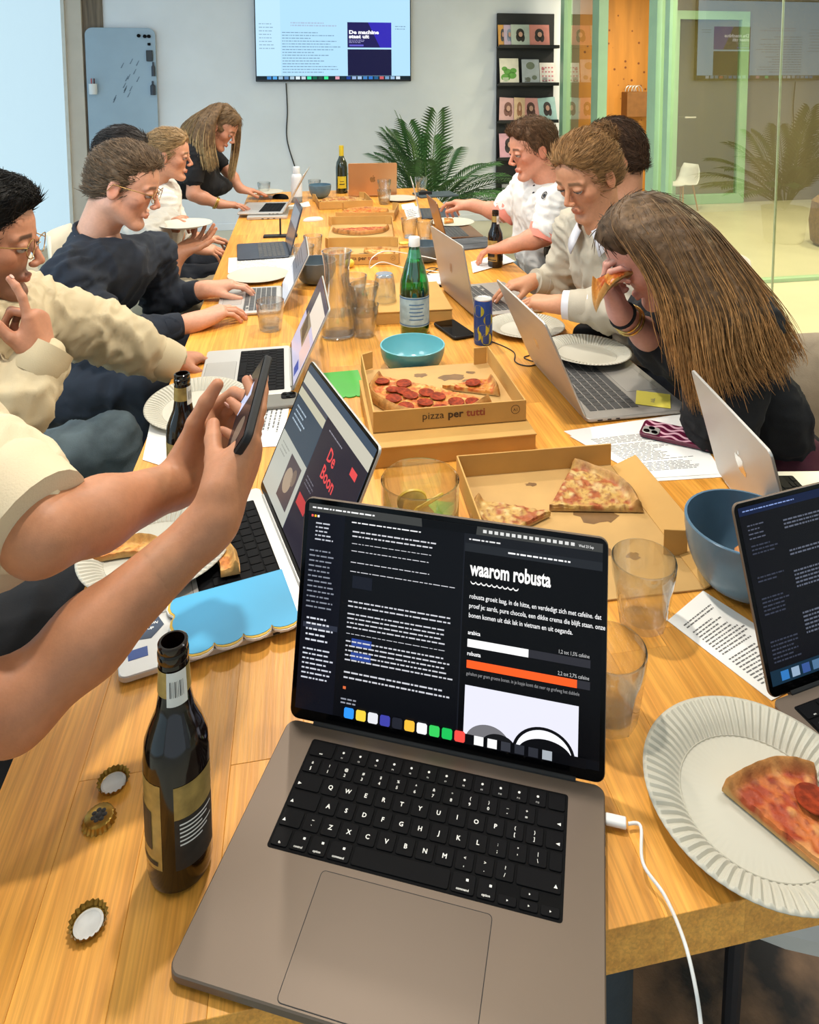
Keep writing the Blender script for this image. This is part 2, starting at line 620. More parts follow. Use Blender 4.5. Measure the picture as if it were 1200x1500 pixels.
m_mark = M('polished_mark', '#e8e6e0', 0.15, 0.9, var=0.03)
m_markdk = M('dark_mirror_mark', '#8a7d70', 0.2, 0.9, var=0.05)

ROWS = [[1.5] + [1] * 12 + [1], [1] * 13 + [1.5], [1.5] + [1] * 12 + [1], [1.75] + [1] * 12 + [0.75],
        [1.25] + [1] * 11 + [2.25], [1, 1, 1, 1.25, 5.0, 1.25, 1]]
LEG = [['esc', 'F1', 'F2', 'F3', 'F4', 'F5', 'F6', 'F7', 'F8', 'F9', 'F10', 'F11', 'F12', ''],
       ['±/§', '!/1', '@/2', '#/3', '$/4', '%/5', '^/6', '&/7', '*/8', '(/9', ')/0', '_/-', '+/=', '«'],
       ['→', 'Q', 'W', 'E', 'R', 'T', 'Y', 'U', 'I', 'O', 'P', '{/[', '}/]', '«'],
       ['↑', 'A', 'S', 'D', 'F', 'G', 'H', 'J', 'K', 'L', ':/;', '"/\'', '|/\\', ''],
       ['↑', '~/`', 'Z', 'X', 'C', 'V', 'B', 'N', 'M', '</,', '>/.', '?//', '↑'],
       ['fn', 'control', 'option', 'command', '', 'command', 'option']]
_KM = {}


def key_mesh(w, d, mat):
    k = (round(w, 5), round(d, 5), mat.name)
    if k not in _KM:
        _KM[k] = MB().prism(rrect(w, d, 0.0018, 2), 0, 0.0011, 0.0003, 0).mesh('key', mat)
    return _KM[k]


def keyboard(root, zt, cx, y0, wid, keymat, legends=False, pitch_y=None):
    u = wid / 14.5
    py = pitch_y or u
    leg = MB()
    for r, row in enumerate(ROWS):
        x = cx - wid / 2
        y = y0 - py * (r + 0.5)
        for c, w in enumerate(row):
            link('key', key_mesh(u * w - 0.0024, py - 0.0024, keymat), root, (x + u * w / 2, y, zt + 0.0001))
            if legends:
                t = LEG[r][c]
                xm, zz = x + u * w / 2, zt + 0.00128
                if '/' in t and len(t) == 3:
                    write(leg, t[0], xm, y + 0.0012, zz, 0.0042, align='CENTER', bold=0.02)
                    write(leg, t[2], xm, y - 0.0052, zz, 0.0046, align='CENTER', bold=0.02)
                elif len(t) == 1 and t.isalpha():
                    write(leg, t, xm, y - 0.0022, zz, 0.0062, align='CENTER', bold=0.025)
                elif t in '→↑«' and t:
                    ax = x + 0.005 if c < 2 else x + u * w - 0.006
                    if t == '«': leg.add([(ax - 0.0022, y - 0.003, zz), (ax + 0.0016, y - 0.0046, zz), (ax + 0.0016, y - 0.0014, zz)], [(0, 1, 2)])
                    elif t == '→': leg.add([(ax + 0.0022, y - 0.003, zz), (ax - 0.0016, y - 0.0014, zz), (ax - 0.0016, y - 0.0046, zz)], [(0, 1, 2)])
                    else: leg.add([(ax, y - 0.001, zz), (ax - 0.0018, y - 0.0042, zz), (ax + 0.0018, y - 0.0042, zz)], [(0, 1, 2)])
                elif t.startswith('F'):
                    write(leg, t, xm, y - 0.0058, zz, 0.0024, align='CENTER')
                    leg.lathe([(0.0, 0), (0.0013, 0)], 10, (xm, y + 0.0012, zz))
                elif t:
                    write(leg, t, xm, y - 0.0062, zz, 0.0030, align='CENTER', bold=0.02)
                    if len(t) > 3: leg.add([(xm + 0.002, y + 0.0022, zz), (xm + 0.0044, y + 0.0022, zz), (xm + 0.0044, y + 0.0044, zz), (xm + 0.002, y + 0.0044, zz)], [(0, 1, 2, 3)])
            x += u * w
    # inverted-T arrow keys at the end of the last row
    y = y0 - py * 5.5
    x = cx + wid / 2 - 3 * u
    for dx, dy in ((0, -py / 4), (u, -py / 4), (2 * u, -py / 4), (u, py / 4)):
        link('key', key_mesh(u - 0.0024, py / 2 - 0.0016, keymat), root, (x + u / 2 + dx, y + dy, zt + 0.0001))
        if legends:
            leg.lathe([(0.0, 0), (0.0011, 0)], 3, (x + u / 2 + dx, y + dy, zt + 0.00128))
    if legends:
        leg.build('key_legends', m_legend, root, smooth=0)


def apple(mb, s, z):
    """Fruit-shaped mark with a bite, height about s."""
    p = [(0.0, .30), (.12, .36), (.26, .36), (.38, .28), (.345, .20), (.30, .10), (.30, -.02), (.345, -.12), (.42, -.18), (.36, -.32), (.27, -.44),
         (.16, -.49), (.05, -.45), (-.05, -.45), (-.16, -.49), (-.27, -.44), (-.37, -.30), (-.43, -.12), (-.43, .06), (-.38, .22), (-.28, .33), (-.16, .36), (-.08, .335)]
    mb.add([(x * s, y * s, z) for x, y in p], [tuple(range(len(p)))] )
    q = [(0.0, .40), (.10, .43), (.17, .52), (.18, .62), (.08, .59), (.01, .51)]
    mb.add([(x * s, y * s, z) for x, y in q], [tuple(range(len(q)))])


def slashes(mb, s, z):
    """Round emblem cut by slanted strokes."""
    for i, (a, b) in enumerate(((-.5, .25), (-.32, .5), (.1, -.5), (.28, -.25))):
        x0 = -.30 + i * .17
        y0, y1 = (-.5, .35) if i in (0, 2) else (-.35, .5)
        w = .07
        mb.add([((x0 + y0 * .35) * s, y0 * s, z), ((x0 + w + y0 * .35) * s, y0 * s, z), ((x0 + w + y1 * .35) * s, y1 * s, z), ((x0 + y1 * .35) * s, y1 * s, z)], [(0, 1, 2, 3)])


class Screen:
    """Flat windows, bars and lettering lit on a display; x, y run from 0 to 1 from the top left."""
    def __init__(s, xf, w, h, root, x0=0.0, y0=0.0):
        s.xf, s.w, s.h, s.root, s.x0, s.y0 = xf, w, h, root, x0, y0
        s.z = 0.0002
        s.parts = {}

    def mb(s, name, mat):
        k = (name, mat.name)
        if k not in s.parts:
            b = MB(); b.xf = s.xf
            s.parts[k] = (b, mat, name)
        return s.parts[k][0]

    def p(s, x, y):
        return (s.x0 - s.w / 2 + x * s.w, s.y0 + s.h / 2 - y * s.h)

    def rect(s, x0, y0, x1, y1, col, name='window_panel', lv=1, es=1.0):
        a = s.p(x0, y1); b = s.p(x1, y0)
        z = s.z * lv
        s.mb(name, glow('lit_' + col.strip('#'), col, es)).quad((a[0], a[1], z), (b[0], a[1], z), (b[0], b[1], z), (a[0], b[1], z))

    def poly(s, pts, col, name='picture', lv=2, es=1.0):
        s.mb(name, glow('lit_' + col.strip('#'), col, es)).add([s.p(x, y) + (s.z * lv,) for x, y in pts], [tuple(range(len(pts)))])

    def lines(s, x0, y0, x1, y1, n, col, lv=3, seed=1, fill=0.62, ragged=0.35, indent=0.0, th=0.34):
        r = random.Random(seed)
        dy = (y1 - y0) / n
        for i in range(n):
            x = x0 + (indent if r.random() < 0.3 else 0)
            xe = x0 + (x1 - x0) * (1 - ragged * r.random())
            y = y0 + dy * (i + 0.5)
            while x < xe - 0.004:
                w = min(r.uniform(0.006, 0.026), xe - x)
                s.rect(x, y - dy * th / 2, x + w, y + dy * th / 2, col, 'text_lines', lv)
                x += w + 0.0042

    def text(s, txt, x, y, size, col, lv=3, sx=1.0, name='lettering', **kw):
        a = s.p(x, y)
        write(s.mb(name, glow('lit_' + col.strip('#'), col)), txt, a[0], a[1], s.z * lv, size * s.h, sx, **kw)

    def done(s):
        for b, mat, name in s.parts.values():
            o = b.build(name, mat, s.root, smooth=0)
            if name in ('text_lines', 'dock_icon', 'menu_icon'): o['kind'] = 'stuff'


def laptop(label, x, y, yaw, tilt, W, D, body, keymat, legends=False, pad=None, kbw=0.279, logo=None, logomat=None, T=0.0115, LT=0.0045,
           bez=0.006, lidmat=None, ports=None, kb_top=0.0205, padw=0.16, padd=0.1, z=0.0, full=True, side_ports=True, well=None, pitch_y=None, lid_h=None, group=None):
    root = thing('laptop', label, 'laptop', (x, y, TZ + z), yaw, group)
    zb = 0.0015
    MB().prism(rrect(W, D, 0.011, 5, 0, -D / 2), zb, T, 0.0012, 0.003).build('base', body, root)
    fe = MB()
    for sx in (-1, 1):
        for sy in (-0.03, -D + 0.03):
            fe.lathe([(0.0, 0), (0.007, 0), (0.007, zb + 0.002), (0.0, zb + 0.002)], 12, (sx * (W / 2 - 0.04), sy, 0))
    fe.build('rubber_feet', m_gasket, root)
    if full:
        kd = (pitch_y or kbw / 14.5) * 6
        MB().prism(rrect(kbw + 0.003, kd + 0.003, 0.003, 3, 0, -kb_top - kd / 2), T - 0.001, T + 0.00015, 0).build('key_well', well or m_well, root)
        keyboard(root, T, 0, -kb_top, kbw, keymat, legends, pitch_y)
        if pad:
            py = -(kb_top + kd + 0.009)
            MB().prism(rrect(padw + 0.0012, padd + 0.0012, 0.0045, 4, 0, py - padd / 2), T - 0.001, T + 0.0001, 0).build('trackpad_seam', m_gasket, root)
            MB().prism(rrect(padw, padd, 0.004, 4, 0, py - padd / 2), T - 0.001, T + 0.00025, 0.0001).build('trackpad', pad, root)
    if side_ports:
        for sx in (-1, 1):
            for k, (yy, ww) in enumerate(((-0.03, .012), (-0.052, .009), (-0.072, .009))):
                MB().box(sx * W / 2 - 0.0004, sx * W / 2 + 0.0004, yy - ww / 2, yy + ww / 2, T * 0.42, T * 0.68).build('port', m_port, root)
    H = lid_h or (D - 0.006)
    c, s_ = cos(tilt), sin(tilt)
    hz = T + 0.001
    # lid axes: width, up along the lid, towards the user
    xf = Matrix(((1, 0, 0, 0), (0, c, -s_, 0), (0, s_, c, hz), (0, 0, 0, 1)))
    b = MB(); b.xf = xf
    b.prism(rrect(W, H, 0.010, 5, 0, H / 2), -LT, 0, 0.0007)
    b.build('lid', lidmat or body, root)
    b = MB(); b.xf = xf
    b.prism(rrect(W - 0.0014, H - 0.0014, 0.0095, 5, 0, H / 2), -0.0005, 0.0004, 0.0002)
    b.build('display_glass', m_blackgl, root)
    MB().tube([(-W / 2 + 0.03, 0.0005, hz - 0.002), (W / 2 - 0.03, 0.0005, hz - 0.002)], 0.0042, 10).build('hinge', m_gasket if body is m_grey else body, root)
    if logo:
        b = MB()
        b.xf = xf @ Matrix.Rotation(pi, 4, 'Y') @ Matrix.Translation((0, H / 2, LT + 0.0003))
        logo(b, 0.042 if logo is apple else 0.036, 0)
        b.build('lid_emblem', logomat or m_mark, root, smooth=0)
    sc = Screen(xf @ Matrix.Translation((0, H / 2, 0.0005)), W - 2 * bez, H - 2 * bez - 0.006, root, 0, 0.003)
    return root, sc


# ---- foreground laptop, space grey, code assistant and web page on its screen
l1, s1 = laptop('large space grey laptop nearest the camera with a dark screen headed waarom robusta', 0.0889, 0.1462, -0.4118, 1.3339, 0.3557, 0.2481,
                m_grey, m_key, True, m_pad, kb_top=0.0205)
s1.rect(0, 0, 1, 1, '#06070b', 'desktop')
s1.rect(0, 0, 1, 0.040, '#3b3c3a', 'menu_bar', 2)
s1.poly([(.405, 0), (.595, 0), (.592, .040), (.408, .040)], '#020203', 'camera_notch', 3)
s1.lines(.014, .008, .24, .030, 1, '#e8e8e8', 4, 3, ragged=0)
for i in range(16):
    s1.rect(.615 + i * .019, .012, .627 + i * .019, .027, '#d5d5d2', 'menu_icon', 4)
s1.text('Wed 23 Sep', .925, .028, .018, '#ededea', 4, .8)
s1.rect(0, .040, .135, 1, '#0b0d16', 'side_bar', 2)
for i, cc in enumerate(('#ff5f57', '#febc2e', '#f4f4f4')):
    a = .012 + i * .011
    s1.rect(a, .055, a + .007, .066, cc, 'window_button', 4)
s1.lines(.03, .085, .10, .185, 5, '#b9bcc6', 4, 5, th=.34)
s1.lines(.014, .22, .12, .52, 12, '#7d828e', 4, 6, th=.28)
s1.rect(.008, .585, .132, .610, '#2b2f3c', 'highlight_bar', 3)
s1.lines(.02, .55, .125, .68, 5, '#c9ccd6', 4, 8, th=.32)
s1.lines(.014, .70, .13, .86, 7, '#c2c5d0', 4, 9, th=.32)
s1.lines(.16, .058, .42, .075, 1, '#e3e3e6', 4, 10, ragged=.1)
for (y0, y1, n, sd) in ((.10, .145, 2, 11), (.165, .175, 1, 12), (.20, .212, 1, 13), (.255, .268, 1, 14), (.30, .312, 1, 15)):
    s1.lines(.165, y0, .53, y1, n, '#c9c9cf', 4, sd, ragged=.35, th=.30)
s1.rect(.175, .325, .245, .385, '#151822', 'code_box', 3)
for (y0, y1, n, sd) in ((.44, .485, 2, 16), (.50, .585, 4, 17), (.60, .61, 1, 18), (.63, .74, 5, 19), (.775, .825, 2, 20)):
    s1.lines(.165, y0, .545, y1, n, '#c4c5cc', 4, sd, ragged=.15, th=.30)
for y in (.625, .69):
    s1.rect(.185, y, .255, y + .035, '#27408b', 'selection', 3)
s1.rect(.165, .855, .175, .868, '#d2683c', 'status_dot', 4)
s1.lines(.16, .905, .24, .94, 2, '#8b8e99', 4, 21, th=.4)
s1.rect(.553, .040, .557, 1, '#14161d', 'divider', 2)
s1.rect(.557, .040, 1, .085, '#15171b', 'browser_tabs', 2)
s1.lines(.57, .055, .68, .075, 1, '#d9d9d9', 4, 22, ragged=.05)
s1.rect(.557, .085, 1, .125, '#202327', 'address_bar', 2)
s1.lines(.70, .093, .90, .115, 1, '#f2f2f2', 4, 23, ragged=0, fill=.9)
s1.rect(.557, .125, 1, .96, '#020203', 'web_page', 2)
s1.text('waarom robusta', .578, .232, .094, '#f7f5f2', 4, .64, bold=.03)
# scalloped underline
for k in range(9):
    pts = []
    for i in range(7):
        a = pi * i / 6
        pts.append((.580 + .0175 * k + .00875 * (1 - cos(a)), .262 + .014 * sin(a)))
    for i in range(6, -1, -1):
        a = pi * i / 6
        pts.append((.580 + .0175 * k + .00875 - .0068 * cos(a), .262 + .008 * sin(a)))
    s1.poly(pts[::-1], '#f7f5f2', 'scalloped_rule', 4)
for k, t in enumerate(('robusta groeit laag, in de hitte, en verdedigt zich met cafeïne. dat', 'proef je: aards, pure chocola, een dikke crema die blijft staan. onze', 'bonen komen uit dak lak in vietnam en uit oeganda.')):
    s1.text(t, .578, .342 + .044 * k, .0315, '#eeeeee', 4, .78, bold=.008)
s1.text('arabica', .578, .508, .026, '#f0f0f0', 4, .85, bold=.02)
s1.text('1,2 tot 1,5% cafeïne', .868, .522, .024, '#b9b9b9', 4, .78)
s1.rect(.578, .530, .968, .566, '#2a2a30', 'bar_track', 3)
s1.rect(.578, .530, .775, .566, '#fbfbfb', 'white_bar', 4)
s1.text('robusta', .578, .604, .026, '#f0f0f0', 4, .85, bold=.02)
s1.text('2,2 tot 2,7% cafeïne', .868, .618, .024, '#b9b9b9', 4, .78)
s1.rect(.578, .626, .968, .662, '#2a2a30', 'bar_track', 3)
s1.rect(.578, .626, .928, .662, '#ff5a1f', 'orange_bar', 4)
s1.text('gehalten per gram groene bonen. in je kopje komt dat neer op grofweg het dubbele', .578, .694, .0225, '#8e8e90', 4, .72)
s1.rect(.576, .740, .935, .985, '#dcdcea', 'photo_backdrop', 3)
# two black cups on pale backdrop
def ell(cx, cy, rx, ry, a0=0, a1=2 * pi, n=24):
    return [(cx + rx * cos(a0 + (a1 - a0) * i / n), cy - ry * sin(a0 + (a1 - a0) * i / n)) for i in range(n + 1)]
s1.poly(ell(.655, .985, .072, .085, 0, pi), '#6f6e72', 'cup_picture', 4)
s1.poly(ell(.690, .985, .055, .055, 0, pi), '#141416', 'cup_picture', 5)
s1.poly(ell(.830, .985, .098, .125, 0, pi), '#0b0b0d', 'cup_picture', 5)
s1.poly(ell(.830, .985, .088, .112, 0, pi), '#eeeef4', 'cup_picture', 6)
s1.poly(ell(.835, .985, .085, .075, 0, pi), '#08080a', 'cup_picture', 7)
dock = ['#2f8ff0', '#e9c83f', '#d9dbe0', '#3c3f9e', '#20222b', '#f0b63a', '#e9e9ec', '#35c759', '#1db954', '#f24b42']
s1.rect(.165, .955, .96, 1.0, '#050507', 'dock_shelf', 8)
for i, cc in enumerate(dock):
    x = .175 + i * .0415
    s1.poly([(x + .004, .948), (x + .030, .948), (x + .034, .955), (x + .034, .990), (x + .030, .997), (x + .004, .997), (x, .990), (x, .955)][::-1], cc, 'dock_icon', 9)
for i, cc in enumerate(('#f1f1f1', '#e8e8e8', '#33353c', '#2a2c33', '#2a2c33', '#9fa6ad')):
    x = .612 + i * .043
    s1.poly([(x, .955), (x + .03, .955), (x + .03, .995), (x, .995)][::-1], cc, 'dock_icon', 9)
s1.done()

# ---- phone holder's laptop, website with red lettering
l2, s2 = laptop('silver laptop under the held phone, its screen showing a website with red lettering', -0.087, 0.544, -1.318, 1.145, 0.3557, 0.2481, m_silver, m_key, False, m_padsil)
s2.rect(0, 0, 1, 1, '#39495a', 'desktop')
s2.rect(0, .055, 1, .15, '#bdb9a9', 'browser_bar', 2)
s2.rect(0, .155, .44, .185, '#4a4a52', 'browser_tabs', 3)
s2.rect(0, .185, .44, .25, '#b9b59d', 'page_header', 2)
s2.rect(0, .25, .44, .55, '#384653', 'hero_banner', 2)
s2.lines(.05, .30, .25, .44, 4, '#9fb0bd', 4, 3, th=.35)
s2.rect(0, .55, .44, 1, '#aeb0a6', 'web_page', 2)
s2.lines(.05, .60, .18, .70, 3, '#8c8e86', 4, 4, th=.3)
s2.rect(.22, .60, .40, .92, '#4b4246', 'photo_panel', 4)
s2.poly(ell(.29, .76, .055, .09), '#9c8a76', 'photo_shape', 5)
s2.poly(ell(.35, .70, .03, .06), '#6f5f54', 'photo_shape', 5)
s2.rect(.445, .15, 1, 1, '#28242f', 'web_page', 3)
s2.text('De', .60, .36, .125, '#d8494a', 5, 1.0, bold=.02)
s2.text('Boon', .60, .48, .125, '#d8494a', 5, 1.0, bold=.02)
s2.lines(.48, .56, .62, .64, 3, '#6d6a75', 5, 5, th=.3)
s2.rect(.47, .70, .60, .78, '#b63c3e', 'red_button', 5)
s2.rect(.86, .22, .93, .27, '#d8494a', 'red_badge', 5)
s2.lines(.52, .19, .72, .22, 1, '#8d8a94', 5, 7, th=.30)
s2.poly([(.80, .60), (.93, .60), (.91, .76), (.82, .76)][::-1], '#e8dfe0', 'cup_icon', 5)
for k in range(4):
    s2.poly([(.815 + .03 * k, .63), (.828 + .03 * k, .63), (.826 + .028 * k, .75), (.816 + .028 * k, .75)][::-1], '#a83239', 'cup_icon', 6)
for k in range(3):
    s2.poly([(.83 + .025 * k, .50), (.835 + .025 * k, .50), (.845 + .025 * k, .56), (.84 + .025 * k, .56)][::-1], '#e8dfe0', 'cup_icon', 5)
s2.done()
# stickers on its palm rest
st = MB()
m_st1 = M('navy_sticker_print', '#2b3d55', 0.5, var=0.1); m_st2 = M('blue_sticker_print', '#2f4f96', 0.5, var=0.1)
m_stw = M('white_sticker_print', '#e9e9e4', 0.5, var=0.03); m_stk = M('black_sticker_print', '#23262a', 0.5, var=0.1)
zt = 0.0119
b = MB().prism([(0.098 + .026 * cos(pi / 3 * k + .3), -0.214 + .026 * sin(pi / 3 * k + .3)) for k in range(6)], 0.0113, zt, 0); b.build('sticker', m_st1, l2)
b = MB(); b.xf = Matrix.Translation((0.098, -0.214, 0)) @ Matrix.Rotation(1.3, 4, 'Z')
write(b, 'EXPEDITION', -0.018, 0.004, zt + .0002, 0.0062, bold=.02); write(b, 'THE CUP', -0.014, -0.006, zt + .0002, 0.0068, bold=.02); b.build('sticker_lettering', m_stw, l2, smooth=0)
MB().prism([(0.135, -0.236), (0.152, -0.236), (0.152, -0.212), (0.135, -0.212)], 0.0113, zt, 0).build('sticker', m_st2, l2)
b = MB()
for k in range(40):
    a0, a1 = 2 * pi * k / 40, 2 * pi * (k + 1) / 40
    b.add([(0.03 + r_ * cos(a), -0.205 + r_ * sin(a), zt) for r_, a in ((.027, a0), (.0285, a0), (.0285, a1), (.027, a1))], [(0, 1, 2, 3)])
for gx in range(4):
    for gy in range(3):
        b.add([(0.015 + gx * .01 + dx, -0.216 + gy * .01 + dy, zt) for dx, dy in ((0, 0), (.005, 0), (.005, .003), (0, .003))], [(0, 1, 2, 3)])
b.build('sticker', m_stk, l2, smooth=0)

# ---- third laptop on the left
l3, s3 = laptop('silver laptop with black keys in front of the man in the tan overshirt', -0.08, 1.272, -1.55, 1.133, 0.3126, 0.2212, m_silver, m_key, False, m_padsil, kbw=0.27, padw=.13, padd=.075, kb_top=.018)
s3.rect(0, 0, 1, 1, '#b9b5cd', 'desktop')
s3.rect(0, 0, 1, .08, '#2c3046', 'menu_bar', 2)
s3.rect(0, .08, .3, .5, '#22283c', 'web_page', 2)
s3.rect(.3, .08, 1, .42, '#d8cdbd', 'photo_panel', 2)
s3.rect(.18, .42, .62, .72, '#867a62', 'photo_panel', 3)
s3.poly([(.2, .44), (.5, .5), (.55, .7), (.25, .66)][::-1], '#4a4233', 'photo_shape', 4)
s3.rect(.62, .5, .98, .8, '#cbb4b4', 'photo_panel', 3)
s3.poly([(.72, .82), (.9, .84), (.85, .98), (.7, .96)][::-1], '#3f4f9a', 'photo_shape', 4)
s3.done()
# ---- navy jumper man's laptop
l4, s4 = laptop('small silver laptop typed on by the man in the navy jumper', -0.116, 1.892, -1.553, 1.103, 0.29, 0.205, m_silver, m_greykey, False, m_padsil, kbw=0.255, padw=.11, padd=.06, kb_top=.016, well=m_silver2)
s4.rect(0, 0, 1, 1, '#6d7680', 'desktop')
s4.rect(0, .55, 1, 1, '#c9ced6', 'web_page', 2)
s4.rect(.1, .6, .9, .75, '#e6e9ee', 'photo_panel', 3)
s4.lines(.1, .15, .9, .45, 4, '#49525c', 3, 4)
s4.done()
# ---- woman in beige jumper: laptop seen from behind
l5, s5 = laptop('silver laptop with a dark slashed emblem typed on by the woman in the beige jumper', 0.470, 1.745, 1.686, 1.385, 0.34, 0.235, m_silver2, m_greykey, False, None, kbw=0.285, logo=slashes, logomat=m_markdk, well=m_silver2)
s5.rect(0, 0, 1, 1, '#8f97a3', 'desktop'); s5.rect(.1, .1, .9, .85, '#dfe3ea', 'web_page', 2); s5.lines(.15, .2, .8, .8, 9, '#6a6f78', 3, 5); s5.done()
# ---- laptop carrying a paper plate
l8, s8 = laptop('silver laptop with a bright slashed emblem carrying a paper plate and yellow sticky note', 0.555, 1.035, 1.589, 1.153, 0.3557, 0.248, m_silver2, m_greykey, False, m_padsil, kbw=0.29, logo=slashes, logomat=m_mark, well=m_silver2, padw=.13, padd=.08)
s8.rect(0, 0, 1, 1, '#9aa3ad', 'desktop'); s8.rect(.05, .08, .95, .9, '#e2e4e6', 'web_page', 2); s8.lines(.1, .15, .8, .8, 10, '#6a6f78', 3, 5); s8.done()
# ---- silver laptop with fruit emblem, right side
l9, s9 = laptop('silver laptop with a mirrored fruit emblem standing on the right beside the wavy phone', 0.696, 0.461, 1.405, 1.29, 0.304, 0.215, m_silver, m_key, False, m_padsil, kbw=0.27, logo=apple, padw=.12, padd=.075, kb_top=.016)
s9.rect(0, 0, 1, 1, '#a9b3bd', 'desktop'); s9.rect(.1, .1, .9, .9, '#e6e8ea', 'web_page', 2); s9.lines(.15, .2, .8, .8, 9, '#6a6f78', 3, 5); s9.done()
# ---- dark screened laptop at the right edge
lr, sr = laptop('black laptop with a dark code screen cut by the right edge of the photo', 0.644, 0.164, 0.167, 1.229, 0.3126, 0.2212, m_grey, m_key, True, m_pad, kbw=.275, padw=.13, padd=.075, kb_top=.018)
sr.rect(0, 0, 1, 1, '#0a0a0f', 'desktop')
sr.rect(0, 0, 1, .05, '#101b38', 'menu_bar', 2)
sr.lines(.02, .015, .3, .035, 1, '#7d93c9', 3, 3, ragged=0)
sr.lines(.03, .10, .12, .2, 4, '#4d5160', 3, 4, th=.3)
for y, n, sd in ((.12, 3, 5), (.30, 2, 6), (.42, 5, 7), (.66, 6, 8)):
    sr.lines(.22, y, .62, y + n * .022, n, '#565b69', 3, sd, th=.45)
    sr.lines(.03, y + .1, .18, y + .1 + n * .022, n, '#343846', 3, sd + 20, th=.4)
sr.rect(.0, .92, 1, 1, '#12293a', 'dock_shelf', 2)
for i, cc in enumerate(('#2f6fb0', '#8aa0b8', '#34508a', '#4a6b8c', '#2d3e66', '#7e9ac0', '#345f9a', '#9aa7b6')):
    sr.rect(.05 + i * .055, .935, .09 + i * .055, .985, cc, 'dock_icon', 4)
sr.done()
# ---- far laptops
l6, s6 = laptop('silver laptop under the leaning woman\'s hands at the far left', -0.118, 3.599, -1.674, 1.065, 0.3557, 0.2481, m_silver, m_key, False, m_padsil, z=.016)
s6.rect(0, 0, 1, 1, '#c58f62', 'desktop'); s6.rect(.05, .1, .95, .9, '#b98456', 'web_page', 2); s6.done()
c6 = thing('closed_laptop', 'closed silver laptop lying under the leaning woman\'s open laptop', 'laptop', (-0.215, 3.53, TZ), -1.6)
MB().rbox(.30, .215, .0015, .0085, .01, .001).build('base', m_silver, c6); MB().rbox(.30, .215, .009, .0155, .01, .001).build('lid', m_silver, c6)
for k in range(3): MB().box(.1499, .1508, -.03 + k * .03, -.018 + k * .03, .003, .007).build('port', m_port, c6)
m_dark = M('dark_slate_plastic', '#333b48', 0.45, var=0.08)
l7, s7 = laptop('dark slate laptop behind the papers on the left side of the table', -0.104, 2.64, -1.49, 1.31, 0.30, 0.215, m_dark, m_greykey, False, None, kbw=0.27, kb_top=.014, T=.008, well=m_dark)
s7.rect(0, 0, 1, 1, '#4b5058', 'desktop'); s7.rect(.05, .1, .95, .5, '#7d8790', 'web_page', 2); s7.done()
rl, srl = laptop('rose gold laptop seen from behind at the far end of the table', 0.421, 4.04, 3.07, 1.39, 0.31, 0.22, m_rose, m_key, False, m_padsil, kbw=.27, padw=.12, padd=.075, kb_top=.016, logo=apple, logomat=m_markdk)
srl.rect(0, 0, 1, 1, '#a9b3bd', 'desktop'); srl.done()
l10, s10 = laptop('bronze lidded small laptop beside the grey folder on the right', 0.633, 2.85, 1.572, 1.30, 0.27, 0.18, m_brown, m_greykey, False, None, kbw=.24, kb_top=.012, T=.009, well=m_dark)
s10.rect(0, 0, 1, 1, '#a9b3bd', 'desktop'); s10.done()
l11, s11 = laptop('dark laptop under the hand of the man in the white polo', 0.618, 3.37, 1.46, 1.33, 0.30, 0.2, m_dark, m_greykey, False, None, kbw=.26, kb_top=.012, T=.009, lidmat=m_silver, well=m_dark)
s11.rect(0, 0, 1, 1, '#a9b3bd', 'desktop'); s11.done()


# ================================================================== bottles, glasses, bowls, plates, boxes
m_bglass = M('dark_brown_bottle_glass', '#140905', 0.10, var=0.2, spec=0.45, coat=0.25)
m_ggrn = glassmat('green_bottle_glass', (0.30, 0.78, 0.48, 1), 0.05)
m_olive = M('olive_wine_glass', '#23260f', 0.08, var=0.1, spec=0.7, coat=0.5)
m_glass = glassmat('clear_tumbler_glass', (0.97, 0.98, 0.98, 1))
m_water = glassmat('water', (0.97, 0.985, 0.985, 1), .3, 1.33, .2, 1.0)
m_gold = M('gold_label_foil', '#b89a55', 0.4, 0.35, var=0.25, vs=60)
m_lblack = M('black_label_print', '#26221d', 0.5, var=0.3, vs=90)
m_lwhite = M('white_label_paper', '#ddd9d0', 0.6, var=0.06, vs=40)
m_bar = M('barcode_black', '#1b1b1b', 0.6, var=0.05)
m_plate = M('white_paper_plate', '#bbb6a6', 0.55, var=0.02, vs=8, spec=0.4)
m_card = M('brown_corrugated_card', '#c99a52', 0.75, var=0.08, vs=9, bump=0.05, bs=150, st=(1, 1, 1))
m_cardin = M('brown_card_inside', '#c39a5c', 0.75, var=0.12, vs=6, bump=0.04, bs=150)
m_grease = M('grease_stain', '#7d5a31', 0.5, var=0.15, vs=40)
m_print = M('dark_box_print', '#4a3320', 0.7, var=0.1)
m_printr = M('red_box_print', '#9c4530', 0.7, var=0.1)
m_paper = M('white_paper', '#e9e7e2', 0.7, var=0.02, vs=5)
m_ink = M('grey_ink_print', '#6f6d6b', 0.8, var=0.1)


def sector_wrap(mb, r, z0, z1, a0, a1, n=10, rtop=None):
    """A label wrapped part of the way round a bottle."""
    rt = rtop or r
    vs, fs = [], []
    for i in range(n + 1):
        a = a0 + (a1 - a0) * i / n
        vs += [(r * cos(a), r * sin(a), z0), (rt * cos(a), rt * sin(a), z1)]
    for i in range(n):
        fs.append((2 * i, 2 * i + 2, 2 * i + 3, 2 * i + 1))
    mb.add(vs, fs)


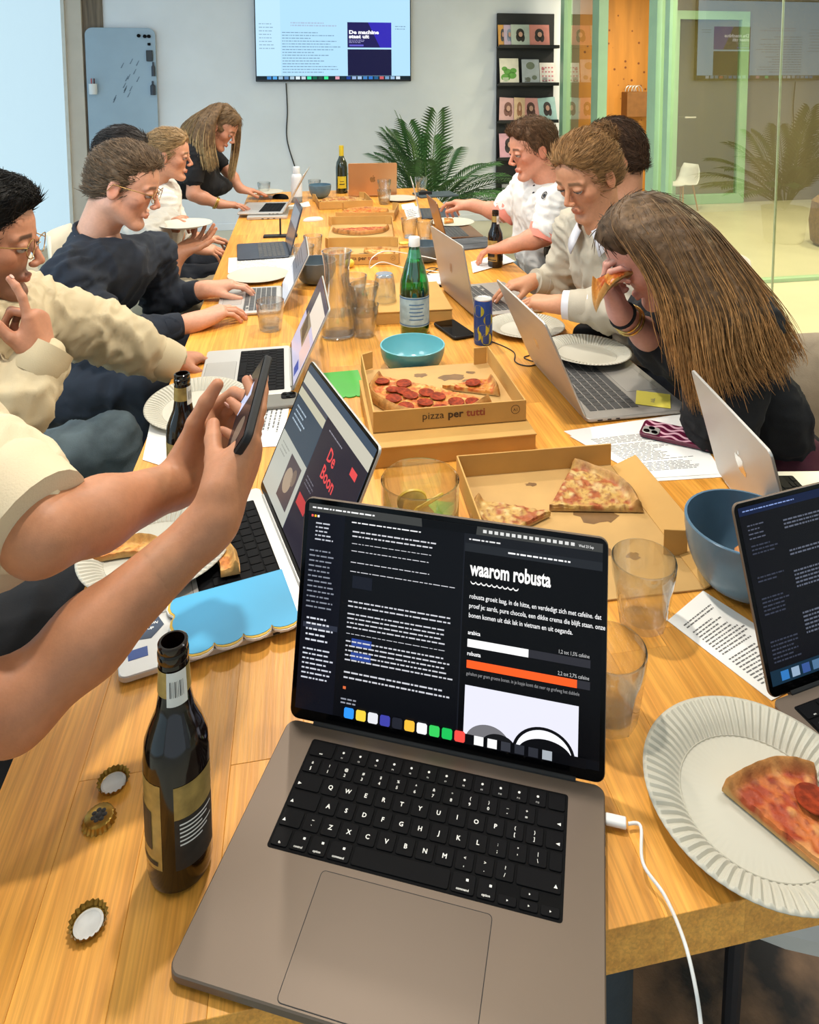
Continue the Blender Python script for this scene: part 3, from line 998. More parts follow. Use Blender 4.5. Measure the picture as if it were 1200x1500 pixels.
def beer_bottle(label, loc, face, bare_top=True):
    """Brown long neck bottle; face is the direction of the front label."""
    t = thing('beer_bottle', label, 'bottle', loc, 0, 'brown beer bottles on the table')
    out = [(0.0, 0.003), (0.024, 0.0), (0.0285, 0.004), (0.0300, 0.012), (0.0303, 0.05), (0.0303, 0.120), (0.0285, 0.137), (0.0235, 0.150), (0.0175, 0.164),
           (0.0148, 0.180), (0.0136, 0.200), (0.0132, 0.213), (0.0142, 0.2145), (0.0142, 0.221), (0.0128, 0.2225), (0.0136, 0.224), (0.0136, 0.229), (0.0122, 0.230)]
    inn = [(0.0105, 0.230), (0.0098, 0.222), (0.0098, 0.19), (0.0, 0.185)]
    MB().lathe(out + inn, 40).build('glass', m_bglass, t)
    b = MB(); sector_wrap(b, 0.0306, 0.028, 0.112, face - 0.95, face + 0.95); b.build('front_label', m_gold, t)
    b = MB(); sector_wrap(b, 0.0309, 0.046, 0.084, face - 0.6, face + 0.6)
    sector_wrap(b, 0.0309, 0.032, 0.036, face - 0.8, face + 0.8); b.build('label_emblem', m_lblack, t)
    b = MB(); sector_wrap(b, 0.0306, 0.078, 0.110, face + 1.35, face + 2.75); b.build('back_label', m_gold, t)
    b = MB(); sector_wrap(b, 0.0307, 0.028, 0.078, face + 1.35, face + 2.75); b.build('back_label_print', m_lblack, t)
    b = MB()
    for k in range(6): sector_wrap(b, 0.0309, 0.072 - k * .004, 0.0735 - k * .004, face + 1.5, face + 2.6 - (k % 3) * .2)
    b.build('label_text', m_lwhite, t)
    b = MB(); sector_wrap(b, 0.0152, 0.184, 0.208, 0, 2 * pi, 28, 0.0140); b.build('neck_label', m_gold, t)
    b = MB(); sector_wrap(b, 0.0156, 0.176, 0.2085, face + 1.0, face + 2.3, 8, 0.0144); b.build('neck_sticker', m_lwhite, t)
    b = MB()
    for k in range(9):
        a = face + 1.2 + k * .1
        sector_wrap(b, 0.0158, 0.185, 0.2, a, a + .02 + .03 * (k % 3 == 0), 1, 0.0149)
    b.build('barcode', m_bar, t)
    return t


beer_bottle('brown beer bottle in the foreground left beside the bottle caps', (-0.176, 0.085, TZ), R(195))
beer_bottle('brown beer bottle standing on papers behind the held phone', (-0.262, 0.724, TZ + 0.0020), R(250))
beer_bottle('brown beer bottle on the right by the notebook of the woman in beige', (0.722, 2.19, TZ), R(215))

# crown caps
m_capgold = M('gold_crown_cap', '#b08a3c', 0.3, 0.8, var=0.2, vs=120)
m_capin = M('grey_cap_liner', '#c9c8c4', 0.5, var=0.08, vs=80)


def crown(label, x, y, up, rz=0):
    t = thing('bottle_cap', label, 'bottle cap', (x, y, TZ), rz, 'crown caps in front of the bottle')
    seg = 84
    prof = [(0.0125, 0.0065), (0.0138, 0.0055), (0.0145, 0.003), (0.0160, 0.0002)]
    if up:
        prof = [(r, 0.0067 - z) for r, z in prof]
    vs, fs = [], []
    for k, (r, z) in enumerate(prof):
        for i in range(seg):
            a = 2 * pi * i / seg
            w = (k / 3) * 0.0009 * cos(21 * a)
            vs.append(((r + w) * cos(a), (r + w) * sin(a), z))
    for k in range(3):
        for i in range(seg):
            j = (i + 1) % seg
            fs.append((k * seg + i, (k + 1) * seg + i, (k + 1) * seg + j, k * seg + j))
    fs.append(tuple(range(seg)))
    MB().add(vs, fs).build('skirt', m_capgold, t)
    if up:
        MB().lathe([(0.0125, 0.0012), (0.0125, 0.0019), (0.0105, 0.0021), (0.0095, 0.0014), (0.0, 0.0013)][::-1], 32).build('liner', m_capin, t)
    else:
        b = MB()
        for k in range(7):
            a = 2 * pi * k / 7
            b.ball((0.0055 * cos(a), 0.0055 * sin(a), 0.0065), 0.0026, 8, 6, (1, 1, .2))
        b.ball((0, 0, 0.0065), 0.004, 8, 6, (1, 1, .2))
        b.build('cap_emblem', m_lblack, t)
    return t


crown('upturned bottle cap with grey liner, nearest the forearm', -0.259, 0.181, True)
crown('gold bottle cap lying face up between two upturned caps', -0.264, 0.143, False)
crown('upturned bottle cap nearest the front edge of the table', -0.249, 0.047, True, 0.4)


def tumbler(label, loc, rt=0.042, rb=0.030, h=0.09, water=0.0, stack=0, group='faceted water tumblers', flip=False):
    t = thing('water_glass', label, 'glass', loc, random.random(), group)
    n = 9
    seg = n * 6
    def ring(r, z, fac):
        q = []
        for i in range(seg):
            a = 2 * pi * i / seg
            loc_a = (a * n / (2 * pi)) % 1.0 * 2 * pi / n - pi / n
            poly = r * cos(pi / n) / cos(loc_a)
            q.append(((r * (1 - fac) + poly * fac) * cos(a), (r * (1 - fac) + poly * fac) * sin(a), z))
        return q
    out = [(rb * .9, 0, .3), (rb, .003, .8), (rb + (rt - rb) * .35, h * .30, 1.0), (rb + (rt - rb) * .68, h * .58, 1.0), (rt * .96, h * .70, .2), (rt, h * .985, 0), (rt - .0006, h, 0)]
    inn = [(rt - .0022, h, 0), (rt * .96 - .0028, h * .70, 0), (rb + (rt - rb) * .35 - .004, h * .30, 0), (rb - .004, .011, 0)]
    vs, fs = [], []
    rings = [ring(*q) for q in out + inn]
    if flip: rings = [[(x, y, h - z) for x, y, z in q] for q in rings]
    for q in rings: vs += q
    for k in range(len(rings) - 1):
        for i in range(seg):
            j = (i + 1) % seg
            f = (k * seg + i, k * seg + j, (k + 1) * seg + j, (k + 1) * seg + i)
            fs.append(f[::-1] if flip else f)
    a = tuple(range(seg)); b_ = tuple(range((len(rings) - 1) * seg, len(rings) * seg))
    fs.append(a if flip else a[::-1]); fs.append(b_[::-1] if flip else b_)
    MB().add(vs, fs).build('glass', m_glass, t)
    if water:
        rw = rb + (rt - rb) * .5 - .0045
        MB().lathe([(0.0, .0115), (rb - .0046, .0115), (rw, water), (0.0, water)], 32).build('water', m_water, t)
    return t


tumbler('water glass standing on the flattened pizza box corner behind the laptop screen', (0.406, 0.297, TZ), .044, .033, .093)
tumbler('water glass half hidden behind the right edge of the foreground laptop screen', (0.296, 0.162, TZ), .042, .032, .09, .03)
tumbler('water glass with a little water beside the navy jumper man\'s laptop', (-0.142, 1.60, TZ), .042, .032, .092, .03)
for k in range(2):
    tumbler(('lower glass of the front stack of tumblers', 'upper glass nested in the front stack of tumblers')[k], (0.132, 1.498, TZ + .045 * k * 1.35), .043, .031, .095)
tumbler('lower glass of the rear left stack of tumblers', (0.112, 1.62, TZ), .04, .03, .09)
tumbler('upper glass of the rear left stack of tumblers', (0.112, 1.62, TZ + .06), .04, .03, .09)
tumbler('upside down tumbler on the closed pizza box behind the stacks', (0.215, 1.70, TZ + .0405), .04, .03, .088, flip=True)
tumbler('tumbler behind the grey bowl on the left', (-0.035, 2.28, TZ), .042, .031, .10)
tumbler('tumbler nearest the white mouse on the left', (0.005, 2.46, TZ), .04, .03, .10)
tumbler('empty tumbler beyond the leaning woman\'s hands', (-0.2698, 4.2067, 0.75), .042, .03, .09)
tumbler('tumbler behind the far blue bowl', (0.0563, 4.2593, 0.75), .042, .03, .09)
tumbler('lower tumbler of the pair by the far white plate', (0.4605, 3.7465, 0.75), .042, .031, .09, .03)
tumbler('upper tumbler of the pair by the far white plate', (0.4605, 3.7465, 0.75)[:2] + (TZ + .06,), .042, .031, .09)
tumbler('tumbler in front of the palm at the far end', (0.7618, 4.1813, 0.75), .042, .03, .10)
for k in range(2):
    tumbler(('left tumbler lying in front of the bronze laptop', 'right tumbler standing by the bronze laptop')[k], (0.4668, 2.7915, 0.75) if k == 0 else (0.5269, 2.7198, 0.75), .04, .03, .095)

# carafe with water, glass pitcher with lemon slices
t = thing('water_carafe', 'glass carafe half full of water beside the stacked tumblers', 'carafe', (0.054, 1.508, TZ))
outp = [(0.0, 0), (.040, 0), (.049, .006), (.051, .03), (.049, .075), (.042, .12), (.036, .17), (.037, .21), (.044, .255)]
innp = [(.0420, .255), (.035, .21), (.034, .17), (.040, .12), (.0468, .075), (.0485, .03), (.046, .012), (0.0, .012)]
MB().lathe(outp + innp, 40).build('glass', m_glass, t)
MB().lathe([(0.0, .0125), (.0455, .0125), (.048, .03), (.0468, .070), (0.0, .070)], 36).build('water', m_water, t)
t = thing('glass_pitcher', 'wide clear glass jug with lemon slices behind the foreground laptop', 'jug', (0.128, 0.500, TZ))
outp = [(0.0, 0), (.055, 0), (.060, .006), (.061, .05), (.062, .122)]
innp = [(.0600, .124), (.0585, .122), (.0578, .05), (.056, .010), (0.0, .009)]
bm_ = MB().lathe(outp + innp, 48)
# pull a small pouring lip out of the rim on the far side
vv = []
for x, y, z in bm_.v:
    a = math.atan2(y, x); w = math.exp(-((a - R(105)) / 0.22) ** 2) * max(0, (z - .09) / .034)
    vv.append((x * (1 + .14 * w), y * (1 + .14 * w), z - .004 * w))
bm_.v = vv
bm_.build('glass', m_glass, t)
m_lemon = M('lemon_flesh', '#dcc987', 0.45, var=0.15, vs=60); m_rind = M('lemon_rind', '#c9a93e', 0.45, var=0.1)
rs = random.Random(4)
for k, (x, y, z, rx, ry) in enumerate(((-.02, .0, .045, 1.1, .2), (.005, -.015, .06, .9, -.3), (.02, .01, .035, .4, .5), (-.01, .02, .075, 1.2, .4), (.015, -.005, .085, .7, -.2), (-.025, -.012, .02, .3, .1))):
    o = MB().lathe([(0.0, -.003), (.021, -.003), (.0235, -.002), (.0235, .002), (.021, .003), (0.0, .003)], 24).build('lemon_slice', m_lemon, t, (x, y, z), (rx, ry, k))
    MB().lathe([(.0226, -.0026), (.0242, -.002), (.0242, .002), (.0226, .0026)], 24).build('rind', m_rind, o)

# green sparkling water bottle
t = thing('sparkling_water_bottle', 'green glass sparkling water bottle with pale blue label and white cap', 'bottle', (0.281, 1.497, TZ))
prof = [(0.0, .002), (.036, 0), (.0425, .006), (.0435, .02), (.0435, .135), (.041, .16), (.031, .20), (.020, .235), (.0155, .262), (.0152, .272)]
MB().lathe(prof + [(.0125, .272), (.0125, .262), (.017, .235), (.028, .20), (.038, .16), (.0405, .135), (.0405, .01), (0.0, .008)], 40).build('glass', m_ggrn, t)
MB().lathe([(0.0, .0085), (.0402, .0105), (.0402, .128), (0.0, .128)], 32).build('water', m_water, t)
m_lblue = M('pale_blue_label', '#a9c4cb', 0.5, var=0.18, vs=45)
b = MB(); sector_wrap(b, .0439, .03, .118, 0, 2 * pi, 36); b.build('label', m_lblue, t)
b = MB(); sector_wrap(b, .0442, .112, .1155, 0, 2 * pi, 36); sector_wrap(b, .0442, .033, .036, 0, 2 * pi, 36)
for k in range(5): sector_wrap(b, .0442, .095 - .011 * k, .098 - .011 * k, R(240) + .05 * (k % 2), R(300) - .06 * (k % 3), 6)
b.build('label_print', M('blue_label_print', '#3f6fa0', 0.5, var=0.2), t)
b = MB(); sector_wrap(b, .0205, .228, .254, 0, 2 * pi, 28, .0165); b.build('neck_label', m_lblue, t)
MB().lathe([(.0165, .262), (.0168, .264), (.0168, .286), (.0155, .289), (0.0, .289)], 30).build('cap', M('white_cap_plastic', '#ebe9e4', 0.4, var=0.03), t)

# wine bottle and white bottle at the far end
t = thing('wine_bottle', 'dark green wine bottle with yellow foil and round yellow label', 'bottle', (0.235, 4.235, TZ))
MB().lathe([(0.0, 0), (.034, 0), (.0385, .005), (.0385, .17), (.034, .205), (.02, .235), (.0155, .25), (.0150, .3)], 32).build('glass', m_olive, t)
m_yel = M('yellow_foil', '#e0c02f', 0.35, 0.2, var=0.08)
MB().lathe([(.0158, .245), (.0160, .30), (.0155, .318), (0.0, .318)], 24).build('foil', m_yel, t)
b = MB(); sector_wrap(b, .0389, .035, .115, R(225), R(315), 12); b.build('label', m_yel, t)
b = MB(); sector_wrap(b, .0392, .06, .066, R(245), R(295), 8); sector_wrap(b, .0392, .08, .084, R(250), R(290), 8); b.build('label_print', m_lblack, t)
t = thing('white_bottle', 'white bottle with grey base standing behind the far left laptop', 'bottle', (-0.0604, 3.9232, 0.75))
m_wpl = M('white_bottle_plastic', '#d9dadb', 0.4, var=0.04)
MB().lathe([(0.0, 0), (.032, 0), (.034, .005), (.034, .035)], 28).build('base', M('grey_bottle_base', '#8b8f90', 0.4, var=0.06), t)
MB().lathe([(.034, .036), (.034, .15), (.028, .172), (.021, .178)], 28).build('body', m_wpl, t)
MB().lathe([(.021, .179), (.0215, .215), (.019, .22), (0.0, .22)], 24).build('cap', m_wpl, t)

# drinks can
t = thing('drinks_can', 'blue soft drink can with yellow lemon slices beside the black phone', 'can', (0.459, 1.375, TZ))
MB().lathe([(0.0, .004), (.022, .003), (.0245, 0), (.0262, .006), (.0265, .012), (.0265, .118), (.0245, .128)], 32).build('body', M('blue_can_print', '#2f4f9c', 0.28, 0.4, var=0.15, vs=25), t)
MB().lathe([(.0245, .128), (.0255, .130), (.0245, .132), (.022, .129), (0.0, .129)], 32).build('lid', m_silver, t)
b = MB()
for (a, z) in ((R(225), .10), (R(255), .045), (R(295), .075), (R(280), .02), (R(210), .03), (R(325), .05)):
    for k in range(1):
        q = []
        for i in range(18):
            w = 2 * pi * i / 18
            aa = a + .017 * cos(w) / .0265; q.append((.0268 * cos(aa), .0268 * sin(aa), z + .017 * sin(w)))
        b.add(q, [tuple(range(18))])
b.build('lemon_print', M('yellow_can_print', '#b9b43c', 0.3, 0.3, var=0.2, vs=60), t)
# red can top
t = thing('drinks_can', 'red and silver can behind the green bottle', 'can', (0.345, 1.93, TZ))
MB().lathe([(0.0, .004), (.024, 0), (.0262, .012), (.0262, .095), (.0245, .105)], 28).build('body', M('red_can_print', '#a8232c', 0.3, 0.4, var=0.2, vs=30), t)
MB().lathe([(.0245, .105), (.0255, .107), (.0225, .106), (0.0, .106)], 28).build('lid', m_silver, t)


def bowl(name, label, loc, r, h, outer, inner=None, rim=None, fill=None):
    t = thing(name, label, 'bowl', loc)
    rb = r * .48
    prof_o = [(0.0, .002), (rb * .9, 0), (rb, .003)] + [(rb + (r - rb) * sin(pi / 2 * (i / 8)) ** .85, .004 + (h - .004) * (1 - cos(pi / 2 * i / 8)) ** .9) for i in range(1, 9)]
    prof_i = [(rr - .004, max(zz, .008) + .001) for rr, zz in reversed(prof_o[3:])] + [(0.0, .009)]
    MB().lathe(prof_o, 48).build('outside', outer, t)
    MB().lathe([(r, h), (r - .001, h + .0012), (r - .0035, h + .001)] + [(a, b) for a, b in prof_i[0:]], 48).build('inside', inner or outer, t)
    return t


m_teal = M('teal_glaze', '#4f9096', 0.22, var=0.06, vs=12, spec=0.6); m_tealin = M('pale_teal_glaze', '#74b7bf', 0.18, var=0.04, vs=12, spec=0.6)
m_bluegl = M('blue_grey_glaze', '#5d7a8c', 0.25, var=0.1, vs=20, spec=0.55); m_bluein = M('blue_grey_glaze_inside', '#56748a', 0.2, var=0.1, vs=12, spec=0.55)
m_slate = M('slate_glaze', '#5b676e', 0.3, var=0.12, vs=20)
bowl('bowl', 'empty teal bowl behind the pepperoni pizza box', (0.231, 1.222, TZ), .084, .068, m_teal, m_tealin)
br = bowl('bowl', 'deep blue grey bowl with leftover crisps at the right behind the dark screen', (0.587, 0.338, TZ + .0015), .085, .098, m_bluegl, m_bluein)
bowl('bowl', 'slate grey bowl behind the navy jumper man\'s laptop', (0.006, 2.09, TZ), .078, .085, m_slate)
bowl('bowl', 'dark blue bowl left of the wine bottle', (0.086, 4.06, TZ), .072, .085, m_bluegl)
bowl('bowl', 'slate blue bowl behind the green bottle', (0.462, 2.33, TZ), .072, .075, m_slate)
rs = random.Random(9)
m_crisp = M('orange_crisp', '#d2812a', 0.5, var=0.3, vs=90)
for k in range(4):
    a, q = (2.4, 3.6, 1.2, 5.0)[k], (.022, .03, .012, .02)[k]
    n = 7
    vs = [(0, 0, 0.002)] + [(.016 * cos(2 * pi * i / n) * rs.uniform(.7, 1.1), .016 * sin(2 * pi * i / n) * rs.uniform(.7, 1.1), rs.uniform(-.003, .006)) for i in range(n)]
    vs += [(x, y, z - .0018) for x, y, z in vs]
    fs = [(0, i + 1, (i + 1) % n + 1) for i in range(n)] + [(n + 1, (i + 1) % n + n + 2, i + n + 2) for i in range(n)] + [(i + 1, i + n + 2, (i + 1) % n + n + 2, (i + 1) % n + 1) for i in range(n)]
    o = MB().add(vs, fs).build('crisp', m_crisp, None, (0.587 + q * cos(a), 0.338 + q * sin(a), TZ + .030 + .007 * k), (rs.uniform(-.5, .5), rs.uniform(-.5, .5), a))
    tag(o, ('lowest orange crisp in the deep blue grey bowl', 'orange crisp leaning at the front wall of the deep bowl', 'orange crisp in the middle of the pile in the deep bowl', 'topmost orange crisp in the deep blue grey bowl')[k], 'crisp', 'crisps in the deep bowl')


def paper_plate(label, loc, r=0.115, tilt=(0, 0), flutes=72, cat='plate'):
    t = link('paper_plate', None, None, loc, (tilt[0], tilt[1], 0))
    tag(t, label, cat, 'white paper plates')
    seg = flutes * 4
    rr = [(0.0, .0015), (.05, .0015), (.074, .0018), (.078, .003), (.084, .008), (.092, .0125), (.102, .0155), (.111, .0175), (.115, .0172)]
    vs, fs = [(0, 0, .0015)], []
    for k, (q, z) in enumerate(rr[1:]):
        amp = (.0, .0, .0004, .0011, .0013, .0012, .0010, .0)[k]
        for i in range(seg):
            a = 2 * pi * i / seg
            s = r / .115
            vs.append((q * s * cos(a), q * s * sin(a), z + amp * (1 if i % 4 in (0, 1) else -1)))
    for i in range(seg):
        fs.append((0, 1 + i, 1 + (i + 1) % seg))
    for k in range(len(rr) - 2):
        for i in range(seg):
            j = (i + 1) % seg
            fs.append((1 + k * seg + i, 1 + (k + 1) * seg + i, 1 + (k + 1) * seg + j, 1 + k * seg + j))
    m = MB().add(vs, fs)
    o = m.build('dish', m_plate, t, smooth=24)
    so = o.modifiers.new('thickness', 'SOLIDIFY'); so.thickness = .0009; so.offset = -1
    MB().lathe([(.0775 * r / .115, .0030), (.0768 * r / .115, .0036), (.0760 * r / .115, .0021)], 72).build('inner_ridge', m_plate, t)
    return t


paper_plate('fluted paper plate with one pizza slice at the front right', (0.404, 0.037, TZ + .0005))
pp = paper_plate('fluted paper plate with crusts on the phone holder\'s laptop', (-0.281, 0.552, TZ + .013), tilt=(.02, .0))
paper_plate('empty paper plate behind the second beer bottle', (-0.285, 1.072, TZ + .0085), tilt=(.1, 0))
paper_plate('empty paper plate resting on the keyboard of the laptop with the sticky note', (0.700, 1.200, TZ + .0150), tilt=(0, 0.03))
paper_plate('empty paper plate beside the blue can', (0.613, 1.455, TZ + .0005))


def flat_plate(label, loc, r):
    t = thing('plate', label, 'plate', loc, 0, 'smooth plates at the far part of the table')
    MB().lathe([(0.0, 0), (r * .6, 0), (r * .68, .003), (r * .9, .011), (r, .013), (r, .0145), (r * .9, .0125), (r * .66, .005), (0.0, .004)], 48).build('dish', m_plate, t)
    return t


flat_plate('pale plate in front of the papers by the navy jumper man\'s hands', (-0.207, 2.20, TZ), .115)
flat_plate('white plate with a leftover bite beside the bronze laptop', (0.735, 3.07, TZ), .115)
flat_plate('white plate near the far tumbler pair', (0.5709, 3.8783, 0.75), .115)
flat_plate('round grey plate on the far left laptop by the leaning woman\'s hand', (-0.2534, 4.1198, 0.75)[:2] + (TZ + .0285,), .11)


# ================================================================== pizza
m_pz = M('baked_pizza_top', (1, 1, 1, 1), 0.5, var=0.1, vs=150, bump=0.25, bs=240, vcol=True, spec=0.25)
m_crumb = M('pale_pizza_underside', '#cfae7c', 0.7, var=0.1, vs=40)
m_pep = M('pepperoni', '#a03c1d', 0.6, var=0.35, vs=120, bump=0.15, bs=260, spec=0.12)
m_peprim = M('pepperoni_edge', '#6d1d15', 0.4, var=0.2, vs=60)


def vnoise(p, seed=0):
    """Smooth value noise on an (N,3) array, result in 0..1."""
    p = np.asarray(p, float)
    i = np.floor(p).astype(np.int64); f = p - i
    f = f * f * (3 - 2 * f)
    def h(a):
        n = (a[:, 0] * 374761393 + a[:, 1] * 668265263 + a[:, 2] * 2147483647 + seed * 974711) & 0x7fffffff
        n = ((n ^ (n >> 13)) * 1274126177) & 0x7fffffff
        return ((n ^ (n >> 16)) & 0xffff) / 65535.0
    r = 0
    for dx in (0, 1):
        wx = f[:, 0] if dx else 1 - f[:, 0]
        for dy in (0, 1):
            wy = f[:, 1] if dy else 1 - f[:, 1]
            for dz in (0, 1):
                wz = f[:, 2] if dz else 1 - f[:, 2]
                r = r + wx * wy * wz * h(i + np.array([dx, dy, dz]))
    return r


def lin(h): return np.array(S(h)[:3])


STYLES = {'pepperoni': ('#cf8a3a', '#e0b36a', '#b8481c', '#c08a4a'),
          'bacon': ('#c29a55', '#d6bd84', '#9c3420', '#b98a4e'),
          'plain': ('#dca55a', '#e6c285', '#c9702e', '#cf9c58'),
          'red': ('#bf6a35', '#d79c5c', '#962c1c', '#bd8347')}


def pizza_mesh(a0, a1, r, style, seed, rin=0.0, mat=None, crust=True):
    """A wedge of pizza about the tip at the origin: lumpy topping, risen crust, pale underside."""
    nr, na = 56, max(10, int((a1 - a0) / 0.026))
    cheese, light, sauce, cr = [lin(h) for h in STYLES[style]]
    g = []
    for k in range(nr + 1):
        q = rin + (1 - rin) * k / nr
        for i in range(na + 1):
            a = a0 + (a1 - a0) * i / na
            g.append((q, a))
    g = np.array(g)
    rr = g[:, 0] * r * (1 + 0.02 * np.sin(g[:, 1] * 7 + seed))
    x, y = rr * np.cos(g[:, 1]), rr * np.sin(g[:, 1])
    P = np.stack([x, y, np.zeros_like(x)], 1)
    n1 = vnoise(P * 95 + seed * 3.1, seed); n2 = vnoise(P * 230 + 5, seed + 3); n3 = .6 * vnoise(P * 60 + 9, seed + 5) + .4 * vnoise(P * 150 + 2, seed + 6)
    z = .007 + .0040 * n1 + .0026 * n2
    edge = np.clip((g[:, 0] - .86) / .08, 0, 1)
    hump = np.exp(-((g[:, 0] - .935) / .045) ** 2)
    if crust: z = z * (1 - edge) + (.010 + .011 * hump + .003 * n3) * edge
    z = np.where(g[:, 0] > .985, .006, z)
    side = np.minimum(g[:, 1] - a0, a1 - g[:, 1]) * np.maximum(g[:, 0], .05) * r
    z = np.where(side < .0012, z * .62, z)
    t = np.clip((n3 - .42) * 5, 0, 1)[:, None]; u = np.clip((n1 - .6) * 5, 0, 1)[:, None]; w = np.clip((n2 - .66) * 6, 0, 1)[:, None]
    c = cheese * (1 - t * .75) + sauce * t * .75
    c = c * (1 - u * .7) + light * u * .7
    c = c * (1 - w * .55) + sauce * .5 * w * .55
    e = edge[:, None] if crust else 0 * edge[:, None]
    ccol = cr * (1 - .45 * np.clip((n3 - .5) * 4, 0, 1)[:, None])
    c = c * (1 - e) + ccol * e
    vs = [(float(a), float(b), float(d)) for a, b, d in zip(x, y, z)]
    W = na + 1
    fs = [(k * W + i, (k + 1) * W + i, (k + 1) * W + i + 1, k * W + i + 1) for k in range(nr) for i in range(na)]
    # sides and underside
    ring = [i for i in range(W)][::-1] if rin > 0 else [0]
    loop = [k * W for k in range(nr + 1)] + [nr * W + i for i in range(1, W)] + [k * W + na for k in range(nr - 1, -1, -1)]
    if rin > 0: loop += [i for i in range(na - 1, 0, -1)]
    nb = len(vs)
    for i in loop: vs.append((vs[i][0], vs[i][1], 0.0006))
    nl = len(loop)
    for i in range(nl):
        j = (i + 1) % nl
        fs.append((loop[i], nb + i, nb + j, loop[j]))
    nf_top = len(fs)
    fs.append(tuple(range(nb, nb + nl))[::-1])
    me = bpy.data.meshes.new('pizza_slice')
    me.from_pydata(vs, [], fs)
    me.materials.append(mat or m_pz)
    ca = me.color_attributes.new('Col', 'FLOAT_COLOR', 'POINT')
    col = np.ones((len(vs), 4), np.float32)
    col[:nb, :3] = c
    col[nb:, :3] = lin('#c7a268')
    ca.data.foreach_set('color', col.ravel())
    me.polygons.foreach_set('use_smooth', [True] * len(me.polygons))
    me.set_sharp_from_angle(angle=R(50))
    me.update()
    return me


def pizza(label, loc, rz, a0, a1, r, style, seed, group=None, peps=(), tilt=(0, 0), rin=0.0, name='pizza_slice'):
    o = link(name, pizza_mesh(a0, a1, r, style, seed, rin), None, loc, (tilt[0], tilt[1], rz))
    tag(o, label, 'pizza', group)
    for i, (pr, pa) in enumerate(peps):
        b = MB().lathe([(0.0, .0005), (.0155, .0004), (.0178, .0022), (.0172, .0030), (.0150, .0022), (0.0, .0018)], 22)
        rg = random.Random(seed * 31 + i)
        b.build('pepperoni', m_pep, o, (r * pr * cos(pa), r * pr * sin(pa), .0125), (rg.uniform(-.12, .12), rg.uniform(-.12, .12), rg.uniform(0, 6)))
    return o


def pizza_box(label, loc, rz, w, d, h, front_text=False, walls='FBLR', tabs=(), stains=(), closed=False, inner_h=None, flaps=()):
    """Open corrugated tray: floor, folded walls, corner tabs, grease stains; or a closed box."""
    t = thing('pizza_box', label, 'pizza box', loc, rz, 'brown cardboard pizza boxes')
    th = .003
    if closed:
        MB().box(-w / 2, w / 2, -d / 2, d / 2, 0, h - .003, .0008).build('tray', m_card, t)
        MB().box(-w / 2 - .002, w / 2 + .002, -d / 2 - .002, d / 2 + .002, h - .0032, h, .0008).build('lid', m_card, t)
    else:
        MB().box(-w / 2, w / 2, -d / 2, d / 2, 0, th, .0005).build('floor_panel', m_cardin, t)
        if 'F' in walls: MB().box(-w / 2, w / 2, -d / 2, -d / 2 + th, 0, h, .0005).build('front_wall', m_card, t)
        if 'B' in walls: MB().box(-w / 2, w / 2, d / 2 - th, d / 2, 0, h, .0005).build('back_wall', m_card, t)
        if 'L' in walls: MB().box(-w / 2, -w / 2 + th, -d / 2 + th, d / 2 - th, 0, h, .0005).build('side_wall', m_card, t)
        if 'R' in walls: MB().box(w / 2 - th, w / 2, -d / 2 + th, d / 2 - th, 0, h, .0005).build('side_wall', m_card, t)
        if 'r' in walls:      # right wall folded outwards and down
            b = MB(); b.xf = Matrix.Translation((w / 2, 0, .0015)) @ Matrix.Rotation(-R(22), 4, 'Y')
            b.box(0, h * 1.15, -d / 2, d / 2 - .01, 0, th, .0005); b.build('side_wall', m_card, t)
        if 'f' in walls:      # front wall lying flat
            MB().box(-w / 2, w / 2, -d / 2 - h, -d / 2, 0, th, .0005).build('front_wall', m_card, t)
        for (x, y, lx, ly, lh, a) in tabs:
            b = MB(); b.xf = Matrix.Translation((x, y, .003)) @ Matrix.Rotation(a, 4, 'Z')
            b.prism([(0, 0), (lx, 0), (lx, ly), (0, ly)], 0, lh, .0005)
            b.build('corner_tab', m_card, t)
        rg = random.Random(int(w * 1000 + d * 100))
        for (x, y, s) in stains:
            n = 16
            b = MB().add([(x + s * cos(2 * pi * i / n) * rg.uniform(.55, 1.15), y + s * .7 * sin(2 * pi * i / n) * rg.uniform(.55, 1.15), th + .0002) for i in range(n)], [tuple(range(n))])
            b.build('grease_stain', m_grease, t, smooth=0)
    if front_text:
        y = -d / 2 - .0006
        for txt, x, mt, sz, bo in (('pizza', -.060, m_print, .0215, .0), ('per', -.0065, m_print, .0215, .03), ('tutti', .032, m_printr, .0215, .02)):
            b = MB(); b.xf = Matrix.Rotation(pi / 2, 4, 'X')
            write(b, txt, x, .021, 0, sz, 1.08, bold=bo)
            b.build('box_lettering', mt, t, (0, y, 0), smooth=0)
        b = MB(); b.xf = Matrix.Translation((w / 2 - .023, y, .027)) @ Matrix.Rotation(pi / 2, 4, 'X')
        for k in range(28):
            a0, a1 = 2 * pi * k / 28, 2 * pi * (k + 1) / 28
            b.add([(q * cos(a), q * sin(a), 0) for q, a in ((.0085, a0), (.0095, a0), (.0095, a1), (.0085, a1))], [(0, 1, 2, 3)])
        write(b, 'A1', -.005, -.0035, 0, .009)
        b.build('box_emblem', m_print, t, smooth=0)
    return t


